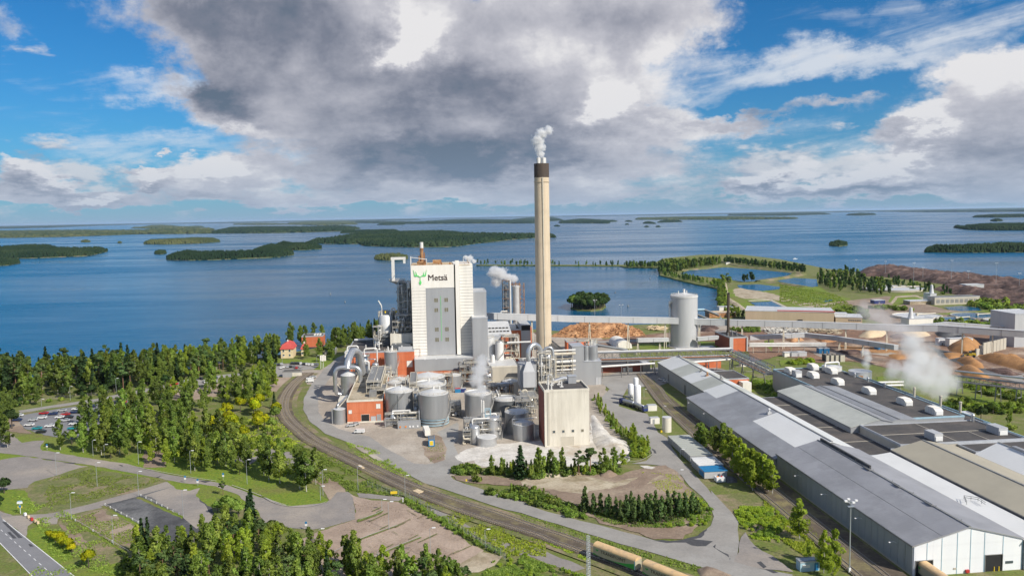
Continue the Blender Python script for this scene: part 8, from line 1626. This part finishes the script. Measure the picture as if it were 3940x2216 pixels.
# ------------------------------------------------------------------ fences and rails
def fence(name, label, s, h, step, m='galvanised', wires=3, cat='fence', z=.25):
    pts = [Vector((*q, z)) for q in (GP(s) if isinstance(s, str) else s)]; e_ = tag(empty(name, pts[0]), label, cat); pm = MB(); pm.cyl(0, 0, 0, h, .06, 5); me = pm.mesh('post', m)
    mb = MB()
    for k in range(wires): zz = h*(k+1)/wires-.05; mb.tube([p-pts[0]+Vector((0, 0, zz)) for p in pts], .03, 4)
    for a, b in zip(pts, pts[1:]):
        n = max(1, int((b-a).length/step))
        for j in range(n): link('post', me, e_, loc=a.lerp(b, j/n)-pts[0])
    link('post', me, e_, loc=pts[-1]-pts[0]); link('wire', mb.mesh('wire', m), e_)
fence('wire_fence', 'galvanised wire fence on the right side of the pink gravel lot', "m1 1320,500 1450,580 1640,700 1800,810 1950,910 2080,990 2170,1030 2210,1070", 2.2, 2.2, wires=5); fence('wire_fence', 'wire fence with a yellow sign, above the pink gravel lot', "m1 970,405 1060,440 1180,480 1320,500", 2.2, 2.2, wires=5)
fence('wire_fence', 'dark wire fence between the upper street and the shore wood', "l1 250,830 440,800 860,760 1130,700", 2.0, 3.5, 'frame_steel', 4)
def yel(f, x, y, w_, h_, lab): p = G(f, x, y); e_ = tag(empty('notice_board', (p[0], p[1], .25), .1), lab, 'sign'); link('board', MB().box(-w_/2, w_/2, -.04, .04, .7, .7+h_).mesh('board', 'yellow_paint'), e_); [link('post', MB().box(x_-.04, x_+.04, .05, .11, 0, .8+h_).mesh('post', 'galvanised'), e_) for x_ in (-w_/3, w_/3)]
yel('m1', 1208, 490, 2.4, 1.0, 'yellow board hanging on the wire fence'); yel('m1', 1862, 375, .6, .8, 'small yellow sign on the verge at the road fork')
def park_rail(s, label, n):
    pts = [Vector((*q, .3)) for q in GP(s)]; e_ = tag(empty('parking_rail', pts[0]), label, 'parking rail'); mb = MB(); mb.tube([p-pts[0]+Vector((0, 0, .55)) for p in pts], .07, 5); link('rail', mb.mesh('rail', 'kerb'), e_); pm = MB().box(-.13, .13, -.1, .1, 0, .75).mesh('post', 'lamp_white')
    for j in range(n): link('post', pm, e_, loc=pts[0].lerp(pts[-1], (j+.2)/n)-pts[0])
park_rail("l2 940,572 1290,760", 'white posted parking rail, middle of three in the empty lots', 7); park_rail("l2 1262,488 1655,682", 'white posted parking rail, upper of three in the dark lot', 8); park_rail("l2 650,700 1160,1000", 'long parking rail, lowest of three beside the dry lawn', 3)
# long kerbs
def kerb(s, wd=.28, z=.42): strip('kerb', smooth_path(GP(s), 3), wd, z, 'kerb')
for s_ in ("l2 1250,235 1450,275 1700,320 1950,358", "l2 2090,395 2300,470 2450,535 2576,575", "m1 0,483 100,540 200,575 300,588 420,588 520,572 600,545", "m1 610,1025 900,880 1240,755", "m1 940,1085 1200,960 1450,860", "m1 1400,1110 1620,1005", "m1 400,915 550,855", "m1 900,705 1040,655 1115,620", "r2 460,1130 560,1118 640,1080 685,1045 680,1020", "l1 250,912 560,858 860,802 1130,760"): kerb(s_)
for s_ in ("m1 615,1035 900,890 1245,765 1230,752 900,880", "m1 945,1100 1200,975 1455,870 1440,860 1200,960", "m1 1400,1122 1625,1015 1610,1005 1400,1105", "m1 880,730 880,705 1040,655 1060,630 1120,620 1100,645 1000,690"): sheet('grass_strip', s_, 'grass', .15, 2)
# weeds in the cracks of the pink lot
rgk = random.Random(8)
for i in range(26):
    x, y = rgk.uniform(900, 1950), rgk.uniform(600, 1080); L_ = rgk.uniform(60, 190); k = rgk.choice(((.9, -.42), (.85, .5))); s_ = "m1 %d,%d %d,%d %d,%d %d,%d" % (x, y, x+L_*k[0], y+L_*k[1], x+L_*k[0]+6, y+L_*k[1]+5, x+5, y+6)
    if inpoly(np.array([G('m1', x, y)[0]]), np.array([G('m1', x, y)[1]]), GP("m1 870,500 1300,560 1700,780 1960,990 1500,1150 700,1100 700,770"))[0]: sheet('crack_weeds', s_, 'dry_grass', .12, 1.5)
# signs and barrier blocks by the highway
p = G('l2', 185, 650); e_ = tag(empty('information_sign', (p[0], p[1], .2), .15), 'white and teal information sign with a round blue and yellow sign below, lower left', 'sign')
link('post', MB().box(-.06, .06, .05, .15, 0, 4.6).mesh('post', 'lamp_white'), e_); link('board', MB().box(-.9, .9, -.04, .04, 3.6, 4.2).mesh('board', 'lamp_white'), e_); link('header', MB().box(-.7, .8, -.05, .03, 4.22, 4.6).mesh('header', 'frame_blue'), e_)
mb = MB(); mb.tube([(0, -.06, 2.6), (0, .0, 2.6)], .45, 18); link('round_sign', mb.mesh('round_sign', 'blue_paint'), e_); link('plate', MB().box(-.75, .75, -.03, .03, 2.1, 2.75).mesh('plate', 'yellow_paint'), e_)
for i, (x, y, c, l_) in enumerate(((228, 668, 'lamp_white', 'small white'), (257, 690, 'pale_chip', 'large cream'), (287, 712, 'red_paint', 'red'), (318, 728, 'pale_chip', 'middle cream'), (341, 742, 'pale_chip', 'lowest cream'))):
    p = G('l2', x, y); o = link('barrier_block', MB().box(-.55, .55, -.35, .35, 0, .9).mesh('barrier_block', c), loc=(p[0], p[1], .3), rz=-.7); tag(o, l_+' road barrier block beside the highway junction', 'barrier')
for f, x, y, lab in (('m1', 418, 795, 'blue and white round road sign by the foreground wood'), ('l2', 2013, 345, 'blue road sign at the bend above the dark pine'), ('l2', 1670, 370, 'pale blue road sign beside the oval lawn'), ('l2', 1783, 400, 'second pale blue sign on the oval lawn'), ('l2', 425, 75, 'blue and orange signs at the upper road corner')):
    p = G(f, x, y); e_ = tag(empty('road_sign', (p[0], p[1], .2)), lab, 'sign'); link('post', MB().box(-.05, .05, 0, .08, 0, 2.6).mesh('post', 'galvanised'), e_); mb = MB(); mb.tube([(0, -.05, 2.4), (0, .0, 2.4)], .4, 14); link('disc', mb.mesh('disc', 'blue_paint'), e_); link('plate', MB().box(-.4, .4, -.04, 0, 1.3, 1.9).mesh('plate', 'lamp_white'), e_)
p = G('m1', 1290, 545); tag(link('marker_post', MB().box(-.15, .15, -.1, .1, 0, 1.6).mesh('marker_post', 'lamp_white'), loc=(p[0], p[1], .2)), 'white marker post at the fence corner', 'post')
# ------------------------------------------------------------------ rail wagons
def wagon(label, P, ang, L_=15.2, text=True, z=.95, dirty=False):
    e_ = tag(empty('rail_wagon', (P[0], P[1], z), ang), label, 'rail wagon')
    def pt(nm, mb, m): return link(nm, mb.mesh(nm, m), e_)
    pt('body', MB().box(0, L_, -1.45, 1.45, .95, 3.35), 'wagon_side'); prof = [(1.5*cos(pi*k/10), 3.37+.95*sin(pi*k/10)) for k in range(11)]; pt('roof', MB().yprof([(x, z_) for x, z_ in prof], -.02, L_+.02), 'wagon_roof')
    mb = MB(); zs = lambda x: .98+1.75*max(0, (x/L_-.25)/.75)**2.2 if x/L_ > .25 else .98+.5*max(0, (.18-x/L_)/.18)**2
    n = 24
    for i in range(n): x0, x1 = L_*i/n, L_*(i+1)/n; mb.quad((x0, -1.47, .97), (x1, -1.47, .97), (x1, -1.47, zs(x1)), (x0, -1.47, zs(x0)))
    pt('green_swoosh', mb, 'green_paint')
    mb = MB(); mb.quad((.9, -1.475, 2.55), (1.25, -1.475, 2.9), (1.5, -1.475, 2.6), (1.75, -1.475, 2.9), (2.05, -1.475, 2.5), (1.5, -1.475, 2.2)); pt('emblem', mb, 'green_paint')
    if text: lettering(e_, 'TRANSPOINT', (2.7, -1.50, 2.05), 1.28, 'lettering_brown', extrude=.01, bold=.0, font_scale=1.18)
    pt('underframe', MB().box(.1, L_-.1, -1.2, 1.2, .55, .93), 'dark_asphalt'); pt('buffer', MB().box(-.45, L_+.45, -.25, .25, .55, .85), 'frame_steel'); pt('end_post', MB().box(L_-.35, L_-.05, -1.5, -1.46, .95, 3.4), 'frame_blue')
    w_ = MB(); w_.tube([(0, -.07, 0), (0, .07, 0)], .45, 14); me = w_.mesh('wheel', 'frame_steel')
    for x in (1.6, 3.4, L_-3.4, L_-1.6):
        for y in (-.76, .76): link('wheel', me, e_, loc=(x, y, .45))
TBs = smooth_path(TB)
def along(path, p, d):
    i = min(range(len(path)), key=lambda k: (path[k][0]-p[0])**2+(path[k][1]-p[1])**2); acc = 0
    while i < len(path)-1 and acc < d: acc += hypot(path[i+1][0]-path[i][0], path[i+1][1]-path[i][1]); i += 1
    return path[i]
w0 = along(TBs, G('r1', 740, 1150), 0.0)
w1 = along(TBs, w0, 15.2); w2 = along(TBs, w0, 16.6); w3 = along(TBs, w0, 31)
wagon('beige and green closed rail wagon with lettering on its side, left of two', w0, atan2(w1[1]-w0[1], w1[0]-w0[0])); wagon('rail wagon cut by the bottom edge, behind the first beige and green one', w2, atan2(w3[1]-w2[1], w3[0]-w2[0]) if w3 != w2 else atan2(w1[1]-w0[1], w1[0]-w0[0]))
x, y = W(132.3, 197.6); wagon('dusty rail wagon coming out of the left doorway of the white gable', (x, y), SR-pi/2, 14, False, .1)
# wheel loader
p = G('z4', 1935, 1120); e_ = tag(empty('wheel_loader', (p[0], p[1], .3), 2.6), 'yellow wheel loader working by the concrete bay wall', 'wheel loader')
for nm, mb, m_ in (('body', MB().box(-3, 1, -1.3, 1.3, 1.1, 2.6), 'yellow_paint'), ('cab', MB().box(-.6, 1.2, -.9, .9, 2.6, 4.1), 'glass'), ('boom', MB().xprof([(1, 1.4), (4, .9), (4, 1.4), (1, 2.3)], -.7, .7), 'yellow_paint'), ('bucket', MB().xprof([(3.9, .3), (5.4, .3), (5.0, .6), (4.3, 1.9), (3.9, 1.9)], -1.6, 1.6), 'frame_steel')): link(nm, mb.mesh(nm, m_), e_)
w_ = MB(); w_.tube([(0, -.35, 0), (0, .35, 0)], .9, 14); me = w_.mesh('wheel', 'rubber')
for x in (-1.9, 1.6):
    for y in (-1.4, 1.4): link('wheel', me, e_, loc=(x, y, .9))
# concrete bay wall
t = T('bay_wall', 'row of tall concrete bay wall slabs with posts between brown chip heaps', 'retaining wall', *Q('z4', 2000, 1100)); P_ = Vector((*Q('z4', 1985, 1110), 0)); Q2 = Vector((*Q('z4', 2290, 1035), 0)); d = (Q2-P_)/9; nn = Vector((-d.y, d.x, 0)).normalized()*.4
for k in range(9):
    a_, b_ = P_+d*(k+.06), P_+d*(k+.94); h_ = 8 if k > 1 else 5+k*1.5; mb = MB(); mb.prism([(a_-nn).to_tuple()[:2], (b_-nn).to_tuple()[:2], (b_+nn).to_tuple()[:2], (a_+nn).to_tuple()[:2]], 0, h_); t.part('slab', mb, 'concrete')
    mb = MB(); c_ = P_+d*k; mb.beam((c_.x, c_.y, 0), (c_.x, c_.y, h_+.6), .6); t.part('post', mb, 'frame_steel')
for k in range(4): a, b = Q('z4', 465+k*48, 1165); t = T('concrete_bay', 'grey concrete bay, '+('first', 'second', 'third', 'fourth')[k]+' of four behind the rooftop units', 'bay', a, b); t.part('walls', MB().box(a, a+.5, b, b+5, 0, 4.6), 'dark_asphalt'); t.part('back_wall', MB().box(a+.52, a+3.6, b, b+.5, 0, 4.4), 'concrete')
# small stuff in the far yard
for i, (f, x, y, w_, h_, dd, m_, lab) in enumerate((('z4', 50, 1115, 13, 3, 4, 'clad_white', 'long white site cabin under the middle conveyor, left'), ('z4', 120, 1115, 11, 3, 4, 'clad_light', 'pale grey site cabin right of the long white one'), ('z4', 190, 1112, 4, 3.2, 3, 'orange_paint', 'orange tank hut beside the pale site cabins'), ('z4', 400, 1085, 5, 4, 4, 'blue_paint', 'left blue container below the conveyor posts'), ('z4', 450, 1085, 4, 4, 4, 'blue_paint', 'right blue container below the conveyor posts'), ('z4', 990, 1045, 6, 4, 4, 'blue_paint', 'small blue container in the thin steam'), ('z4', 1720, 1015, 18, 6, 5, 'clad_white', 'white bay with a yellow edge beside the bay wall'), ('z4', 1610, 1000, 6, 5, 4, 'lamp_white', 'small white shelter left of the white bay'), ('z3', 1865, 1175, 9, 3, 4, 'clad_white', 'white van-like cabin in the yard beneath the bridge bend'), ('z3', 1515, 640, 26, 5, 12, 'wood_logs', 'orange brown timber deck at the quay'), ('z3', 1625, 610, 14, 8, 8, 'clad_white', 'white quay building with a brown base'), ('z3', 1700, 52, 8, 4, 5, 'clad_white', 'tiny white hut on the far dyke'), ('z4', 960, 580, 12, 4, 8, 'navy_paint', 'small blue and white machine above the thin steam'), ('z3', 1150, 985, 30, .6, 8, 'concrete', 'concrete slab under the huge silo'))):
    a, b = Q(f, x, y); t = building('site_cabin' if 'cabin' in lab else 'yard_building', lab, 'cabin' if 'cabin' in lab else 'building', a, a+w_, b, b+dd, h_, m_, 'tank_roof' if m_ != 'wood_logs' else 'pale_chip', .15)
    if h_ > 2: t.part('door', MB().box(a+w_*.4, a+w_*.4+1.1, b-.1, b-.01, 0, 2.1), 'frame_steel')
t = T('quay_conveyor', 'dark inclined conveyor reaching down from a blue frame at the quay', 'conveyor', *Q('z3', 1500, 660)); b = Q('z3', 1500, 660)[1]
for (x0, y0), (x1, y1), m_ in (((1385, 550), (1460, 548), 'frame_blue'), ((1460, 550), (1620, 610), 'tank_dark'), ((1385, 605), (1580, 680), 'tank_dark'), ((1430, 640), (1430, 680), 'frame_blue'), ((1640, 640), (1640, 680), 'frame_blue'), ((1580, 690), (1580, 780), 'frame_blue'), ((1800, 690), (1800, 780), 'frame_blue')):
    a0, z0 = RB('z3', x0, y0, b); a1, z1 = RB('z3', x1, y1, b); mb = MB(); mb.beam((a0, b, z0), (a1, b, z1), 1.6); t.part('gallery' if m_ == 'tank_dark' else 'leg', mb, m_)
# buoys and a boat
for i, (f, x, y) in enumerate((('z3', 478, 366), ('z3', 620, 515), ('z3', 862, 210), ('z3', 940, 182), ('z1', 182, 618), ('z1', 50, 548))):
    p = G(f, x, y, -1.6); mb = MB(); mb.cyl(0, 0, -.3, 1.2, .9, 10); mb.cyl(0, 0, 1.2, 3.6, .35, 8, .1); tag(link('buoy', mb.mesh('buoy', 'frame_steel'), loc=(p[0], p[1], -1.6)), ('dark buoy right of the round islet, nearest the middle', 'dark buoy close to the long conveyor', 'left dark buoy off the wooded point', 'right dark buoy off the wooded point', 'dark buoy left of the white tower, nearer', 'dark buoy left of the white tower, farther')[i], 'buoy')
p = G('i2', 1605, 240, -1.6); mb = MB(); mb._add([(-4, -1.2, .2), (3, -1.2, .2), (5, 0, .3), (3, 1.2, .2), (-4, 1.2, .2), (-4, -1.4, 1.4), (3, -1.4, 1.4), (6, 0, 1.7), (3, 1.4, 1.4), (-4, 1.4, 1.4)], [(0,1,2,3,4), (5,6,7,8,9), (0,1,6,5), (1,2,7,6), (2,3,8,7), (3,4,9,8), (4,0,5,9)]); e_ = tag(empty('motor_boat', (p[0], p[1], -1.6)), 'tiny white motor boat beyond the wooded dyke', 'boat'); link('hull', mb.mesh('hull', 'lamp_white'), e_); link('cabin', MB().box(-1.5, 2, -.9, .9, 1.42, 2.6).mesh('cabin', 'lamp_white'), e_)

# ------------------------------------------------------------------ steam
def steam(label, blobs_, dens=.25, nscale=.25, thr=.38, col=(.96, .96, .97)):
    """a plume: swelling puffs (centre, radius) broken up by noise, inside one closed volume"""
    m = bpy.data.materials.new('steam_vapour'); m.use_nodes = True; t = m.node_tree; n = t.nodes; l = t.links; n.clear(); g = n.new('ShaderNodeNewGeometry'); acc = None
    nz = n.new('ShaderNodeTexNoise'); nz.inputs['Scale'].default_value = nscale; nz.inputs['Detail'].default_value = 5; nz.inputs['Roughness'].default_value = .6; l.new(g.outputs['Position'], nz.inputs['Vector'])
    for (c, r_) in blobs_:
        v = n.new('ShaderNodeVectorMath'); v.operation = 'SUBTRACT'; l.new(g.outputs['Position'], v.inputs[0]); v.inputs[1].default_value = c
        d = n.new('ShaderNodeVectorMath'); d.operation = 'LENGTH'; l.new(v.outputs[0], d.inputs[0]); q = n.new('ShaderNodeMapRange'); q.interpolation_type = 'SMOOTHSTEP'; l.new(d.outputs['Value'], q.inputs[0]); q.inputs[1].default_value = r_*1.25; q.inputs[2].default_value = 0; q.inputs[3].default_value = 0; q.inputs[4].default_value = 1
        if acc is None: acc = q.outputs[0]
        else: a = n.new('ShaderNodeMath'); a.operation = 'MAXIMUM'; l.new(acc, a.inputs[0]); l.new(q.outputs[0], a.inputs[1]); acc = a.outputs[0]
    s_ = n.new('ShaderNodeMath'); s_.operation = 'MULTIPLY_ADD'; l.new(nz.outputs['Fac'], s_.inputs[0]); s_.inputs[1].default_value = 1.5; s_.inputs[2].default_value = -.75-thr
    a = n.new('ShaderNodeMath'); a.operation = 'ADD'; l.new(acc, a.inputs[0]); l.new(s_.outputs[0], a.inputs[1])
    k = n.new('ShaderNodeMath'); k.operation = 'MULTIPLY'; k.use_clamp = False; l.new(a.outputs[0], k.inputs[0]); k.inputs[1].default_value = dens*2; k2 = n.new('ShaderNodeMath'); k2.operation = 'MAXIMUM'; l.new(k.outputs[0], k2.inputs[0]); k2.inputs[1].default_value = 0
    pv = n.new('ShaderNodeVolumePrincipled'); pv.inputs['Color'].default_value = (*col, 1); pv.inputs['Anisotropy'].default_value = .2; l.new(k2.outputs[0], pv.inputs['Density']); o = n.new('ShaderNodeOutputMaterial'); l.new(pv.outputs[0], o.inputs['Volume'])
    c = np.array([b_[0] for b_ in blobs_]); r_ = np.array([b_[1] for b_ in blobs_])[:, None]*1.15; lo = (c-r_).min(0); hi = (c+r_).max(0)
    mb = MB(); mb.box(lo[0], hi[0], lo[1], hi[1], lo[2], hi[2]); me = mb.mesh('steam_plume', m, smooth=False); ob = link('steam_plume', me); return tag(ob, label, None, None, 'stuff')
def sp(f, x, y, b): a, z = RB(f, x, y, b); x_, y_ = W(a, b); return (x_, y_, z)
steam('white steam above the tall chimney', [(sp('D', 1359, 388, 512), 4.2), (sp('D', 1358, 372, 512), 5.2), (sp('D', 1353, 354, 512), 6.0), (sp('D', 1362, 338, 512), 5.2), (sp('D', 1380, 328, 512), 4.2)], 1.3, .5, .36, (.998,.998,.998))
steam('steam rising between the tanks at the centre of the mill', [(sp('z2', 1420, 520, 372), 2.4), (sp('z2', 1405, 450, 372), 4.2), (sp('z2', 1370, 380, 372), 5.5), (sp('z2', 1400, 290, 374), 6.0), (sp('z2', 1420, 210, 376), 4.8)], .36, .42, .34, (.99,.99,.99))
steam('large steam cloud behind the black roofs', [(sp('r3', 1690, 500, 345), 3.5), (sp('r3', 1620, 430, 350), 8), (sp('r3', 1740, 350, 352), 9), (sp('r3', 1480, 330, 355), 11), (sp('r3', 1330, 260, 360), 11), (sp('r3', 1450, 60, 375), 12), (sp('r3', 1420, 150, 370), 12), (sp('r3', 1600, 220, 365), 12), (sp('r3', 1150, 220, 365), 8), (sp('r3', 1330, -60, 380), 10)], .17, .17, .40, (.99,.99,.99))
steam('thin vertical vapour over the rusty white tanks', [(sp('z4', 880, 1190, 402), 3.2), (sp('z4', 895, 1130, 402), 3.4), (sp('z4', 870, 1070, 402), 3.6)], .3, .3, .30, (.99,.99,.99))
steam('thin vapour drifting above the long conveyor at right', [(sp('z4', 1180, 850, 500), 11), (sp('z4', 1080, 760, 500), 12), (sp('z4', 980, 690, 500), 13), (sp('z4', 860, 640, 500), 10), (sp('z4', 1350, 900, 480), 14)], .05, .12, .36)
steam('steam plume leaning left from the twin process towers', [(sp('z1', 1645, 395, 575), 4.5), (sp('z1', 1590, 360, 575), 6.0), (sp('z1', 1530, 350, 575), 6.5), (sp('z1', 1545, 430, 576), 5.5), (sp('z1', 1700, 400, 577), 4.0)], 1.0, .28, .30, (.99,.99,.99))
steam('small steam puff at the top right corner of the white tower', [(sp('z1', 1275, 215, 512), 2.2), (sp('z1', 1310, 218, 512), 2.8), (sp('z1', 1345, 245, 512), 2.2)], 1.2, .5, .3, (.99,.99,.99))
# ------------------------------------------------------------------ haze
m = bpy.data.materials.new('haze_air'); m.use_nodes = True; n = m.node_tree.nodes; l = m.node_tree.links; n.clear(); pv = n.new('ShaderNodeVolumePrincipled'); pv.inputs['Color'].default_value = (.62, .80, 1.0, 1); pv.inputs['Density'].default_value = HAZE; pv.inputs['Anisotropy'].default_value = .1; o = n.new('ShaderNodeOutputMaterial'); l.new(pv.outputs[0], o.inputs['Volume'])
mb = MB(); mb.box(-125000, 125000, -91000, 151000, -31.0, 190)
tag(link('haze', mb.mesh('haze', m, smooth=False)), None, None, None, 'stuff')
